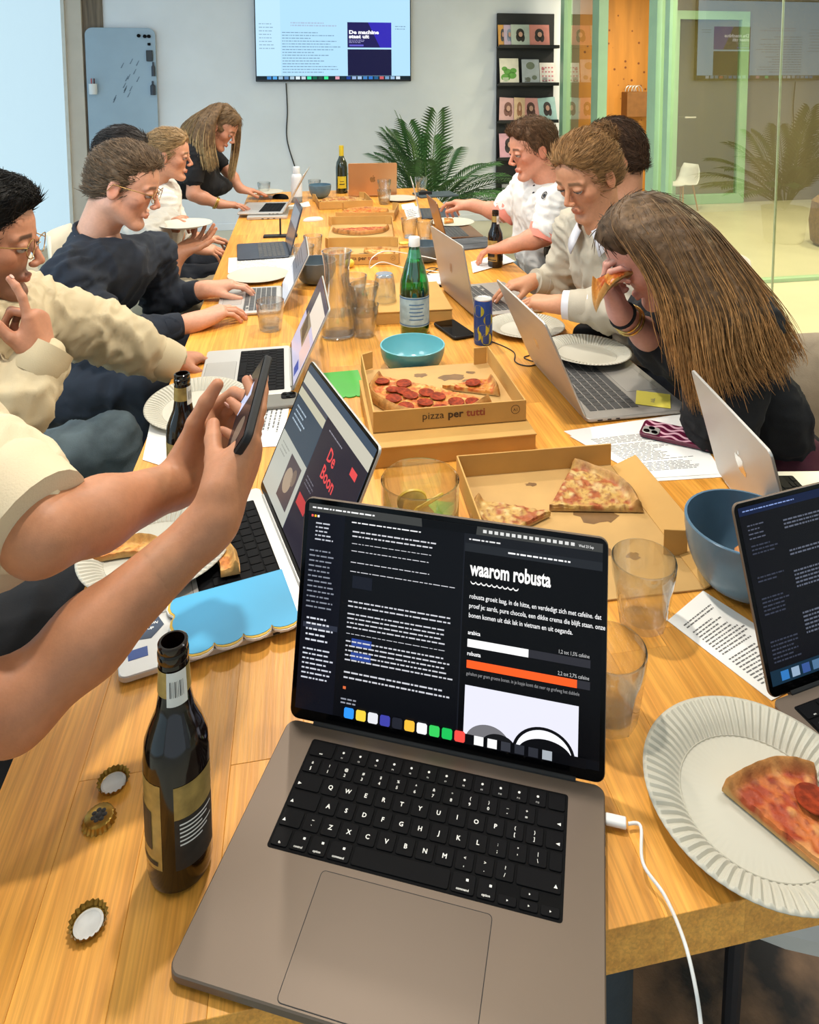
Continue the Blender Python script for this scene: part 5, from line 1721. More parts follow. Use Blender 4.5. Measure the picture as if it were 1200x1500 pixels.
# ---- potted palm in the corner behind the table
m_leaf = M('palm_leaf_green', '#3f6b33', .5, var=.3, vs=9, col2='#2a4a22', rnd=.25)
m_stem = M('palm_stem', '#5c7a3c', .6, var=.15)
pl = thing('potted_palm', 'areca palm with arching fronds in a pot behind the far end of the table', 'plant', (1.02, 5.35, 0))
MB().lathe([(0.0, 0), (.15, 0), (.17, .02), (.20, .30), (.205, .32), (.19, .32), (.18, .28), (0.0, .27)], 32).build('pot', M('grey_stone_pot', '#8c8a84', .8, var=.12, vs=14), pl)
rg_ = random.Random(5)
FR = [(-2.9, .55, .95, 1.0), (-2.5, .45, 1.05, .8), (2.9, .60, .85, 1.1), (2.5, .5, .95, .9), (-.2, .75, .65, 1.3), (.15, .80, .75, 1.25), (-.5, .85, .60, 1.35), (.45, .65, .9, 1.1), (-1.2, .6, .85, 1.0), (-1.8, .5, 1.0, .9), (1.3, .4, 1.1, .8),
      (2.0, .4, 1.1, .7), (-1.5, .3, 1.25, .5), (-2.2, .35, 1.2, .6), (.9, .5, 1.0, .9), (-.9, .7, .7, 1.2), (-.05, .62, .8, 1.1), (.3, .7, .55, 1.35), (2.7, .35, 1.15, .7), (-2.7, .4, 1.12, .7), (3.0, .25, 1.2, .5), (-.35, .55, .95, 1.0)]
leafm = MB()
for i, (az, reach, hgt, droop) in enumerate(FR):
    pts = []
    for k in range(15):
        t = k / 14
        r = reach * t
        z = .30 + hgt * .80 * (1.25 * t - .55 * droop * t * t) * .95
        pts.append(Vector((r * cos(az), r * sin(az), z)))
    MB().tube(pts, [.007 * (1 - .8 * k / 14) for k in range(15)], 6).build('frond_stem', m_stem, pl)
    lf = MB()
    for k in range(3, 15):
        for sub in (0, .5):
            if k == 14 and sub: continue
            p0 = pts[k] if not sub else (pts[k] + pts[k + 1]) / 2
            tg = (pts[min(k + 1, 14)] - pts[k - 1]).normalized()
            sd = tg.cross(Vector((0, 0, 1))).normalized()
            for sg in (-1, 1):
                L = .20 * (1 - abs((k + sub - 7.5) / 9) ** 2) + .05
                d = (tg * .75 + sd * sg * .75 + Vector((0, 0, .15))).normalized()
                q1 = p0 + d * L * .5 + Vector((0, 0, -.004)); q2 = p0 + d * L + Vector((0, 0, -.05 * L / .2))
                wv = tg.cross(d).cross(d).normalized() * .0115
                up_ = Vector((0, 0, .0025))
                lf.add([p0, q1 + wv, q2, q1 - wv, q1 + up_], [(0, 1, 4), (1, 2, 4), (2, 3, 4), (3, 0, 4)])
    o = lf.build('frond_leaves', m_leaf, pl, smooth=0); o['kind'] = 'stuff'
# one unopened spear leaf
MB().tube([(-.05, 0, .4), (-.13, 0, .95), (-.24, -.02, 1.22)], [.009, .009, .002], 6).build('spear_leaf', m_stem, pl)

# ---- chairs
m_shell = M('cream_shell_plastic', '#d8cdb6', .5, var=.04); m_oak = M('pale_oak_leg', '#b8935f', .5, var=.15, st=(1, 1, .2)); m_uph = M('beige_upholstery', '#a3937b', .9, var=.08, vs=30, bump=.15, bs=300)
def shell_chair(label, loc, rz, mat=None, pad=None):
    t = thing('shell_chair', label, 'chair', loc, rz, 'cream shell chairs round the table')
    # shell: seat curving up into the back, faces +x
    prof = [(.22, .445), (.18, .465), (.05, .452), (-.10, .448), (-.18, .47), (-.225, .56), (-.25, .70), (-.265, .80)]
    vs, fs = [], []
    n = 12
    for i, (x, z) in enumerate(prof):
        w = (.20, .22, .235, .235, .23, .22, .20, .15)[i]
        for j in range(n + 1):
            u = -1 + 2 * j / n
            vs.append((x + (.05 * u * u if i > 3 else 0), u * w, z + .028 * u * u * (1 if i < 5 else .2)))
    W = n + 1
    for i in range(len(prof) - 1):
        for j in range(n): fs.append((i * W + j, i * W + j + 1, (i + 1) * W + j + 1, (i + 1) * W + j))
    o = MB().add(vs, fs).build('shell', mat or m_shell, t, smooth=60)
    so = o.modifiers.new('thickness', 'SOLIDIFY'); so.thickness = .008
    if pad: MB().rbox(.36, .38, .455, .495, .05, .012, .0, 0).build('seat_pad', pad, t)
    for sx, sy in ((.16, .17), (.16, -.17), (-.17, .17), (-.17, -.17)):
        MB().tube([(sx * .75, sy * .75, .45), (sx * 1.15, sy * 1.15, 0.0)], [.016, .011], 10).build('leg', m_oak, t)
    return t
for k, (x, y, rz, lb) in enumerate(((-.95, 1.03, 0, 'shell chair of the man in the tan overshirt'), (-.98, 1.80, 0, 'shell chair of the man in the navy jumper'), (-.95, 2.50, 0, 'shell chair of the man in the grey tee'), (-.93, 3.02, 0, 'shell chair of the woman in the white tee'),
                                    (1.19, 2.52, pi, 'cream shell chair of the man in the white polo'), (1.13, 1.54, pi, 'shell chair of the woman in the beige jumper'), (1.42, 2.03, pi, 'shell chair of the person in the olive jacket'), (-.93, .22, 0, 'shell chair of the person holding the phone'))):
    shell_chair(lb, (x, y, 0), rz)
ac = thing('armchair', 'beige upholstered chair with a rounded back behind the woman in black', 'chair', (1.22, .93, 0), pi)
MB().rbox(.50, .50, .36, .47, .09, .03, .02, 0).build('seat', m_uph, ac)
vs, fs = [], []
for i in range(17):
    a = R(70) + R(220) * i / 16
    for (r, z) in ((.265, .42), (.275, .60), (.285, .78), (.262, .80), (.235, .78), (.225, .60), (.22, .42)):
        vs.append((r * cos(a) * .95 + .02, r * sin(a), z + .05 * (cos((a - pi)) - .5) * (1 if z > .5 else 0)))
for i in range(16):
    for j in range(6): fs.append((i * 7 + j, (i + 1) * 7 + j, (i + 1) * 7 + j + 1, i * 7 + j + 1))
fs += [tuple(range(7))[::-1], tuple(range(16 * 7, 17 * 7))]
MB().add(vs, fs).build('backrest', m_uph, ac, smooth=60)
for i in range(7):
    a = R(100) + R(160) * i / 6
    MB().tube([(.277 * cos(a) * .95 + .02, .277 * sin(a), .44), (.290 * cos(a) * .95 + .02, .290 * sin(a), .78)], .006, 6).build('quilt_seam', m_uph, ac)
for sx in (-.18, .18):
    for sy in (-.18, .18): MB().tube([(sx * .9, sy * .9, .37), (sx * 1.1, sy * 1.1, 0)], [.018, .012], 10).build('leg', m_oak, ac)

# ---- corridor beyond the glass
door = thing('door_1', None, None, (4.33, 7.33, 0)); door['kind'] = 'structure'
b = MB(); b.box(-.05, .05, 0, .07, 0, 2.3, .004); b.box(.85, .95, 0, .07, 0, 2.3, .004); b.box(.05, .85, 0, .07, 0, .12, .004); b.box(.05, .85, 0, .07, 2.2, 2.3, .004)
b.build('door_frame', m_green, door)
MB().box(.05, .85, .03, .036, .12, 2.2).build('pane', m_pane, door)
MB().tube([(.12, -.04, 1.05), (.26, -.04, 1.05)], .011, 8).build('door_handle', m_silver, door)
sh = thing('wall_shelf', 'small brown wall shelf with a wire ornament on the timber wall', 'shelf', (3.98, 7.62, 1.05))
MB().box(-.14, .14, -.08, .08, 0, .30, .004).build('box', M('brown_shelf_box', '#8a5a2a', .6, var=.1), sh)
for k in range(4): 
    MB().tube([(-.08 + .04 * k + .05 * cos(a), .0, .305 + .07 * abs(sin(a))) for a in [pi * i / 10 for i in range(11)]], .005, 6).build('wire_loop', m_silver, sh)
wc = shell_chair('white shell chair standing in the corridor beyond the glass', (4.28, 7.02, 0), R(200), m_wpl)
wc.scale = (.66, .66, .66)
m_pouf = M('woven_rattan', '#8a6a3f', .8, var=.25, vs=40, bump=.4, bs=90)
po = thing('rattan_stool', 'round woven stool standing in the corridor at the right', 'stool', (4.75, 5.1, 0))
MB().lathe([(0.0, 0), (.20, 0), (.24, .04), (.26, .22), (.24, .40), (.20, .44), (0.0, .45)], 32).build('seat', m_pouf, po)
structure('trim_8', MB().box(2.78, 6.4, 4.13, 4.19, 0, .03, .003), m_green)
w = thing('window_9', None, None, (4.6, 4.16, 0)); w['kind'] = 'structure'
MB().quad((-1.8, 0, .03), (1.8, 0, .03), (1.8, 0, 2.72), (-1.8, 0, 2.72)).build('pane', panemat('corridor_pane', (.96, .98, .93, 1), .6), w)
MB().box(-.01, .01, -.02, .02, .03, 2.72).build('pane_joint', m_green, w)

# ---- under the near end of the table
m_rug = M('mottled_brown_rug', '#c29a78', .95, var=.3, vs=9, col2='#4a4643', bump=.3, bs=200)
rug = thing('rug', 'mottled brown and charcoal rug on the floor under the near end of the table', 'rug', (.55, .45, 0))
MB().rbox(2.2, 1.6, 0, .012, .03, .003).build('pile', m_rug, rug)
gs = thing('stool', 'pale grey round stool under the right front corner of the table', 'stool', (.63, .345, .012))
MB().lathe([(0.0, .40), (.20, .40), (.235, .415), (.24, .44), (.225, .462), (.19, .47), (0.0, .462)], 40).build('seat', M('pale_grey_shell', '#c9c8c2', .5, var=.05), gs)
for k in range(4):
    a = pi / 4 + pi / 2 * k
    MB().tube([(.12 * cos(a), .12 * sin(a), .41), (.17 * cos(a), .17 * sin(a), 0.0)], [.014, .011], 10).build('leg', m_leg, gs)
bag = thing('bag', 'dark slate fabric bag standing on the rug under the front edge of the table', 'bag', (.27, .38, .012))
MB().rbox(.22, .34, 0, .36, .05, .03).build('body', M('dark_slate_canvas', '#3a4247', .9, var=.15, vs=20, bump=.2), bag)
MB().tube([(-.06, 0, .35), (-.05, 0, .44), (.05, 0, .44), (.06, 0, .35)], .009, 8).build('handle', m_gasket, bag)


# ================================================================== people: bodies grown from smooth distance fields
def nv(v):
    v = np.asarray(v, float)
    return v / (np.linalg.norm(v) + 1e-12)


class Field:
    """Distance field on a grid; shapes are blended in smoothly, then skinned as one surface."""
    def __init__(s, lo, hi, h):
        s.lo = np.asarray(lo, float); s.h = h
        s.n = np.maximum(np.ceil((np.asarray(hi, float) - s.lo) / h).astype(int) + 1, 4)
        s.d = np.full(s.n, 0.5, np.float32)

    def _reg(s, lo, hi):
        a = np.clip(np.floor((np.asarray(lo) - s.lo) / s.h).astype(int), 0, s.n)
        b = np.clip(np.ceil((np.asarray(hi) - s.lo) / s.h).astype(int) + 1, 0, s.n)
        if np.any(b <= a): return None
        sl = tuple(slice(int(i), int(j)) for i, j in zip(a, b))
        X = (s.lo[0] + s.h * np.arange(a[0], b[0], dtype=np.float32))[:, None, None]
        Y = (s.lo[1] + s.h * np.arange(a[1], b[1], dtype=np.float32))[None, :, None]
        Z_ = (s.lo[2] + s.h * np.arange(a[2], b[2], dtype=np.float32))[None, None, :]
        return sl, X, Y, Z_

    def _join(s, sl, v, k, cut=False):
        o = s.d[sl]
        v = v.astype(np.float32)
        if cut:
            v = -v
            hh = np.maximum(k - np.abs(o - v), 0) / k
            s.d[sl] = np.maximum(o, v) + hh * hh * (k * .25)
        else:
            hh = np.maximum(k - np.abs(o - v), 0) / k
            s.d[sl] = np.minimum(o, v) - hh * hh * (k * .25)

    def cap(s, a, b, ra, rb=None, k=0.02, cut=False):
        rb = ra if rb is None else rb
        a = np.asarray(a, float); b = np.asarray(b, float)
        m = k + 3 * s.h
        g = s._reg(np.minimum(a - ra, b - rb) - m, np.maximum(a + ra, b + rb) + m)
        if g is None: return s
        sl, X, Y, Z_ = g
        d = b - a; L2 = float(d @ d) + 1e-9
        t = np.clip(((X - a[0]) * d[0] + (Y - a[1]) * d[1] + (Z_ - a[2]) * d[2]) / L2, 0, 1)
        q = np.sqrt((X - a[0] - t * d[0]) ** 2 + (Y - a[1] - t * d[1]) ** 2 + (Z_ - a[2] - t * d[2]) ** 2) - (ra + (rb - ra) * t)
        s._join(sl, q, k, cut)
        return s

    def ell(s, c, r, k=0.02, ax=None, cut=False):
        c = np.asarray(c, float); r = np.asarray(r, float)
        ax = np.eye(3) if ax is None else np.asarray(ax, float)      # rows are the axes
        e = np.sqrt(((ax * r[:, None]) ** 2).sum(0)) + k + 3 * s.h
        g = s._reg(c - e, c + e)
        if g is None: return s
        sl, X, Y, Z_ = g
        dx, dy, dz = X - c[0], Y - c[1], Z_ - c[2]
        k0 = 0; k1 = 0
        for i in range(3):
            p = dx * ax[i, 0] + dy * ax[i, 1] + dz * ax[i, 2]
            k0 = k0 + (p / r[i]) ** 2; k1 = k1 + (p / r[i] ** 2) ** 2
        k0 = np.sqrt(k0); k1 = np.sqrt(k1) + 1e-6
        s._join(sl, k0 * (k0 - 1) / k1, k, cut)
        return s

    def chain(s, pts, rs, k=0.02):
        for i in range(len(pts) - 1): s.cap(pts[i], pts[i + 1], rs[i], rs[i + 1], k)
        return s

    def skin(s, smooth=2):
        """Surface nets: one vertex per crossed cell, quads across crossed edges."""
        d = s.d
        ins = d < 0
        nx, ny, nz = s.n
        c = np.zeros((nx - 1, ny - 1, nz - 1), np.int8)
        for i in (0, 1):
            for j in (0, 1):
                for k in (0, 1):
                    c += ins[i:nx - 1 + i, j:ny - 1 + j, k:nz - 1 + k]
        cells = np.argwhere((c > 0) & (c < 8))
        if len(cells) == 0: return np.zeros((0, 3)), np.zeros((0, 4), int)
        idx = np.full((nx - 1, ny - 1, nz - 1), -1, np.int32)
        idx[cells[:, 0], cells[:, 1], cells[:, 2]] = np.arange(len(cells))
        acc = np.zeros((len(cells), 3)); cnt = np.zeros(len(cells))
        crn = [(i, j, k) for i in (0, 1) for j in (0, 1) for k in (0, 1)]
        val = {q: d[cells[:, 0] + q[0], cells[:, 1] + q[1], cells[:, 2] + q[2]].astype(float) for q in crn}
        for a in crn:
            for ax in range(3):
                if a[ax] == 0:
                    b = list(a); b[ax] = 1; b = tuple(b)
                    va, vb = val[a], val[b]
                    m = (va < 0) != (vb < 0)
                    t = np.where(m, va / np.where(m, va - vb, 1), 0)
                    p = np.tile(np.array(a, float), (len(cells), 1)); p[:, ax] += t
                    acc[m] += p[m]; cnt[m] += 1
        V = s.lo + s.h * (cells + acc / cnt[:, None])
        F = []
        for ax in range(3):
            o1, o2 = [(1, 2), (2, 0), (0, 1)][ax]
            sl0 = [slice(None)] * 3; sl1 = [slice(None)] * 3
            sl0[ax] = slice(0, s.n[ax] - 1); sl1[ax] = slice(1, s.n[ax])
            e0 = ins[tuple(sl0)]; e1 = ins[tuple(sl1)]
            E = np.argwhere(e0 != e1)
            ok = (E[:, o1] > 0) & (E[:, o2] > 0) & (E[:, o1] < s.n[o1] - 1) & (E[:, o2] < s.n[o2] - 1)
            E = E[ok]
            flip = e0[E[:, 0], E[:, 1], E[:, 2]]
            def cell(a, b):
                q = E.copy(); q[:, o1] -= a; q[:, o2] -= b
                return idx[q[:, 0], q[:, 1], q[:, 2]]
            f = np.stack([cell(1, 1), cell(0, 1), cell(0, 0), cell(1, 0)], 1)
            f[~flip] = f[~flip][:, ::-1]
            F.append(f)
        F = np.concatenate(F)
        F = F[(F >= 0).all(1)]
        for _ in range(smooth):
            sm = np.zeros_like(V); n = np.zeros(len(V))
            for a in range(4):
                b = (a + 1) % 4
                np.add.at(sm, F[:, a], V[F[:, b]]); np.add.at(sm, F[:, b], V[F[:, a]])
                np.add.at(n, F[:, a], 1); np.add.at(n, F[:, b], 1)
            V = V * .45 + .55 * sm / np.maximum(n, 1)[:, None]
        return V, F


def normals(V, F):
    fn = np.cross(V[F[:, 2]] - V[F[:, 0]], V[F[:, 3]] - V[F[:, 1]])
    N = np.zeros_like(V)
    for a in range(4): np.add.at(N, F[:, a], fn)
    return N / (np.linalg.norm(N, axis=1, keepdims=True) + 1e-12)


def to_mesh(name, parts, mat, parent, col=None, smooth=True, origin=None):
    """Join (V, F) pieces into one mesh object, with an optional base colour per vertex."""
    o_ = np.zeros(3) if origin is None else np.asarray(origin)
    V = np.concatenate([p[0] for p in parts]) - o_
    F, b = [], 0
    for p in parts:
        F.append(p[1] + b); b += len(p[0])
    F = np.concatenate(F)
    me = bpy.data.meshes.new(name)
    me.vertices.add(len(V)); me.vertices.foreach_set('co', V.astype(np.float32).ravel())
    k = F.shape[1]
    me.loops.add(F.size); me.loops.foreach_set('vertex_index', F.astype(np.int32).ravel())
    me.polygons.add(len(F)); me.polygons.foreach_set('loop_start', np.arange(0, F.size, k, dtype=np.int32))
    me.polygons.foreach_set('loop_total', np.full(len(F), k, np.int32))
    me.polygons.foreach_set('use_smooth', np.ones(len(F), bool))
    me.materials.append(mat)
    me.update(calc_edges=True)
    if col is not None:
        ca = me.color_attributes.new('Col', 'FLOAT_COLOR', 'POINT')
        c4 = np.ones((len(V), 4), np.float32); c4[:, :3] = col
        ca.data.foreach_set('color', c4.ravel())
    return link(name, me, parent)


class Frame:
    def __init__(s, c, f, u, sc=1.0):
        s.c = np.asarray(c, float); s.F = nv(f)
        u = np.asarray(u, float); s.U = nv(u - s.F * (u @ s.F)); s.L = np.cross(s.U, s.F); s.s = sc
        s.ax = np.stack([s.F, s.L, s.U])

    def p(s, x, y, z): return s.c + s.s * (x * s.F + y * s.L + z * s.U)
    def loc(s, V): return (V - s.c) @ s.ax.T / s.s


def head_field(fr, nb, neck=.054, fem=False, h=.003):
    s = fr.s
    lo = np.minimum(fr.c - .16 * s, np.asarray(nb) - .09); hi = np.maximum(fr.c + .16 * s, np.asarray(nb) + .09)
    f = Field(lo, hi, h)
    E = lambda c, r, k, cut=False: f.ell(fr.p(*c), np.array(r) * s, k * s, fr.ax, cut)
    C = lambda a, b, ra, rb, k, cut=False: f.cap(fr.p(*a), fr.p(*b), ra * s, rb * s, k * s, cut)
    jw = .92 if fem else 1.0
    E((-.016, 0, .033), (.094, .0735, .094), .02)                 # skull
    E((.030, 0, -.030), (.052, .052, .076), .03)                  # face
    E((.042, 0, .038), (.044, .054, .045), .03)                   # forehead
    for y in (-1, 1):
        C((-.002, y * .050 * jw, -.050), (.056, y * .020, -.097), .0145, .0135, .026)      # jaw
        E((.054, y * .043, -.020), (.020, .015, .015), .025)      # cheekbone
    C((.071, -.009, -.1025), (.071, .009, -.1025), .0150 * jw, .0150 * jw, .02)   # chin
    for y in (-1, 1):
        E((.087, y * .0315, .001), (.016, .018, .0115), .012, True)  # eye socket
        C((.083, y * .014, .0195), (.073, y * .047, .0195), .0070, .0060, .012)     # brow
    C((.085, 0, .010), (.1085, 0, -.031), .0058, .0084, .012)     # nose
    for y in (-1, 1): E((.0985, y * .0105, -.037), (.0105, .0072, .0072), .007)
    E((.100, 0, -.046), (.006, .004, .004), .006, True)
    C((.082, -.013, -.066), (.082, .013, -.066), .0060, .0060, .012)
    E((.0875, 0, -.0635), (.0050, .0145, .0040), .006)            # lips
    E((.0862, 0, -.0735), (.0050, .0130, .0045), .006)
    E((.0925, 0, -.0688), (.006, .0160, .0011), .002, True)
    E((.083, 0, -.0835), (.006, .014, .005), .008, True)          # hollow under the lip
    for y in (-1, 1):
        E((.0800, y * .0315, .0045), (.0128, .0158, .0085), .006)  # eyeball under lid
        E((-.008, y * .0735, -.006), (.018, .0075, .030), .006)   # ear
        E((-.004, y * .0805, -.002), (.010, .004, .017), .005, True)
    f.cap(fr.p(-.030, 0, -.055), nb, neck * s, neck * s * 1.08, .03)
    f.cap(fr.p(-.02, 0, -.06), np.asarray(nb) + fr.F * .01, neck * s * .8, neck * s * .85, .03)
    return f


def hand_field(f, w, dr, pn, right, sc=1.0, curl=(.4, .4, .4, .4), thumb=(.7, .3), spread=.06, bends=None, tcurl=.3):
    """Palm and five fingers added to a field. dr: towards the fingers, pn: the way the palm faces."""
    w = np.asarray(w, float); dr = nv(dr); pn = np.asarray(pn, float); pn = nv(pn - dr * (pn @ dr))
    th = np.cross(dr, pn) * (1 if right else -1)
    tips = []
    P_ = lambda x, y, z: w + sc * (x * dr + y * th + z * pn)
    ks = [(.090, .028, -.002), (.094, .009, -.004), (.090, -.010, -.003), (.082, -.028, .0)]
    ln = [(.043, .026, .021), (.048, .030, .022), (.044, .028, .021), (.034, .021, .019)]
    rr = [.0092, .0094, .0089, .0078]
    for i, (kx, ky, kz) in enumerate(ks):
        f.cap(P_(.006, ky * .55, 0), P_(kx, ky, kz), .0155 * sc, .0115 * sc, .02 * sc)
    f.ell(P_(.045, .022, .008), np.array((.034, .018, .014)) * sc, .02 * sc, np.stack([dr, th, pn]))
    f.ell(P_(.045, -.024, .006), np.array((.036, .013, .013)) * sc, .02 * sc, np.stack([dr, th, pn]))
    for i in range(4):
        p = P_(*ks[i])
        a = 0.0
        bl = bends[i] if bends else (curl[i], curl[i] * 1.15, curl[i] * .7)
        yaw = spread * (1.2, .3, -.6, -1.5)[i]
        d0 = nv(dr + th * yaw)
        r = rr[i] * sc
        for j in range(3):
            a += bl[j]
            d = d0 * cos(a) + pn * sin(a)
            q = p + d * ln[i][j] * sc
            f.cap(p, q, r * (1.04 if j == 0 else 1.0), r * (.93 if j < 2 else .84), .0035 * sc)
            p = q; r *= .93
        tips.append((p, d))
    ab, fl = thumb
    p = P_(.024, .026, .006)
    d = nv(dr * cos(ab) + th * sin(ab) + pn * fl)
    q = p + d * .046 * sc
    f.cap(p, q, .0145 * sc, .0118 * sc, .014 * sc)
    d = nv(d + dr * tcurl * .7 + pn * tcurl * .5 - th * tcurl * .3); p, q = q, q + d * .032 * sc
    f.cap(p, q, .0115 * sc, .0105 * sc, .004 * sc)
    d = nv(d + dr * tcurl * .5 - th * tcurl * .3); p, q = q, q + d * .026 * sc
    f.cap(p, q, .0105 * sc, .0088 * sc, .004 * sc)
    tips.append((q, d))
    return tips


def fold_noise(V, N, amp, sc, seed, st=(1, 1, 1)):
    q = V * np.asarray(st) * sc
    wq = np.stack([vnoise(q * .8 + 3, seed + 1), vnoise(q * .8 + 17, seed + 2), vnoise(q * .8 + 29, seed + 3)], 1) * 1.3
    n = 1 - np.abs(2 * vnoise(q * np.array([1, 1, .6]) + wq + 11.3, seed) - 1)
    m = 1 - np.abs(2 * vnoise(q * 1.9 + wq + 4.1, seed + 7) - 1)
    return V + N * ((n ** 3 - .3) * amp * 1.3 + (m ** 3 - .3) * amp * .6)[:, None]


def skinmat(name, tone, rough=.5):
    return M(name, (1, 1, 1, 1), rough, var=0.05, vs=120, bump=0.06, bs=420, vcol=True, spec=.35, sss=.12)


m_skin = skinmat('skin', None)
m_hair = M('hair_strand_surface', (1, 1, 1, 1), 0.55, var=0.25, vs=70, vcol=True, spec=.22, bump=.2, bs=260, st=(1, 1, 1))
m_white_eye = M('eye_white', '#a89f98', 0.35, var=.03); m_lash = M('dark_lash', '#2a1d17', .6, var=.1)
m_lens = panemat('spectacle_lens', (.97, .97, .97, 1), .2); m_wire = M('gold_wire_frame', '#b08d57', .25, .9, var=.05); m_thin = M('dark_wire_frame', '#4a4038', .3, .7, var=.05)


def eyes(fr, parent, iris='#4b3a2b', look=0.0, opened=.45):
    m_ir = M('iris_' + iris.strip('#'), iris, .2, var=.1)
    for y in (-1, 1):
        o = MB().ball((0, 0, 0), .0112 * fr.s, 14, 10).build('eye', m_white_eye, parent, tuple(fr.p(.0788, y * .0315, .0005)))
        d = fr.F * cos(look) + fr.U * sin(look)
        c = d * .0088 * fr.s
        b = MB(); b.xf = Matrix.Translation(tuple(c)) @ Vector((0, 0, 1)).rotation_difference(Vector(tuple(d))).to_matrix().to_4x4()
        b.lathe([(0.0, .0030 * fr.s), (.0030 * fr.s, .0027 * fr.s), (.0056 * fr.s, .0008 * fr.s)][::-1], 14)
        b.build('iris', m_ir, o)
        # lash line along the lower rim of the lid
        pts = []
        for k in range(9):
            a = -1.15 + 2.3 * k / 8
            pts.append(tuple(fr.p(.0790 + .0132 * cos(a), y * (.0315 + .0150 * sin(a)), -.0012 + .0012 * cos(a))))
        MB().tube(pts, .0011 * fr.s, 6).build('eyelashes', m_lash, parent)


def glasses(fr, parent, wire, round_=True):
    g = MB()
    for y in (-1, 1):
        pts = [tuple(fr.p(.1015 - .004 * abs(cos(a)), y * (.034 + .0225 * cos(a)), .000 + .0195 * sin(a))) for a in [2 * pi * k / 24 for k in range(25)]]
        g.tube(pts, .0011 * fr.s, 6)
        MB().add(pts[:24], [tuple(range(24))]).build('lens', m_lens, parent, smooth=0)
        g.tube([tuple(fr.p(.0975, y * .0565, .006)), tuple(fr.p(.075, y * .073, .008)), tuple(fr.p(.02, y * .080, .010)), tuple(fr.p(-.01, y * .083, .012)), tuple(fr.p(-.022, y * .083, -.012))], .0013 * fr.s, 6)
    g.tube([tuple(fr.p(.1015, -.0115, .004)), tuple(fr.p(.1045, 0, .007)), tuple(fr.p(.1015, .0115, .004))], .0011 * fr.s, 6)
    o = g.build('spectacle_frame', wire, parent)


def strands(name, roots, dirs, nrm, length, rad, col, parent, seed=0, seg=5, curv=.25, lift=.05, wob=.1, colvar=.25, mat=None, gravity=0.0):
    """Tapered hair strands as one mesh: straight-ish locks hugging the surface they start on."""
    rg = np.random.default_rng(seed)
    n = len(roots)
    L = length * rg.uniform(.6, 1.15, n)
    t = np.linspace(0, 1, seg + 1)
    D = dirs + rg.normal(0, wob, (n, 3)); D -= nrm * (D * nrm).sum(1)[:, None]; D /= np.linalg.norm(D, axis=1, keepdims=True) + 1e-9
    P_ = roots[:, None] + D[:, None] * (L[:, None] * t)[..., None] + nrm[:, None] * ((lift * t - curv * t * t * L[:, None] / .05 * .4) * L[:, None])[..., None]
    if gravity: P_[..., 2] -= gravity * (L[:, None] * t ** 2)
    return ribbon_mesh(name, P_, rad, col, parent, rg, colvar, mat)


def ribbon_mesh(name, P_, rad, col, parent, rg, colvar=.25, mat=None, sides=3, colfn=None):
    n, m, _ = P_.shape
    T = np.gradient(P_, axis=1); T /= np.linalg.norm(T, axis=2, keepdims=True) + 1e-9
    ref = np.array([.3, .5, .81])
    U = np.cross(T, ref); U /= np.linalg.norm(U, axis=2, keepdims=True) + 1e-9
    W = np.cross(T, U)
    tap = np.sin(np.pi * (0.12 + .86 * np.linspace(0, 1, m))) ** .6
    R_ = (rad * rg.uniform(.6, 1.3, n))[:, None] * tap
    V = np.empty((n, m, sides, 3))
    for k in range(sides):
        a = 2 * pi * k / sides
        V[:, :, k] = P_ + (U * cos(a) + W * sin(a)) * R_[..., None]
    base = (np.arange(n) * m * sides)[:, None, None] + (np.arange(m - 1) * sides)[None, :, None]
    k = np.arange(sides)[None, None, :]; l = (np.arange(sides) + 1) % sides
    F = np.stack([base + k, base + l[None, None], base + sides + l[None, None], base + sides + k], -1).reshape(-1, 4)
    c = np.asarray(col)[None, :] * rg.uniform(1 - colvar, 1 + colvar, (n, 1))
    c = np.repeat(np.repeat(c[:, None], m, 1)[:, :, None], sides, 2)
    if colfn is not None: c = c * colfn(np.linspace(0, 1, m))[None, :, None, :]
    o = to_mesh(name, [(V.reshape(-1, 3), F)], mat or m_hair, parent, c.reshape(-1, 3))
    o['kind'] = 'stuff'
    return o


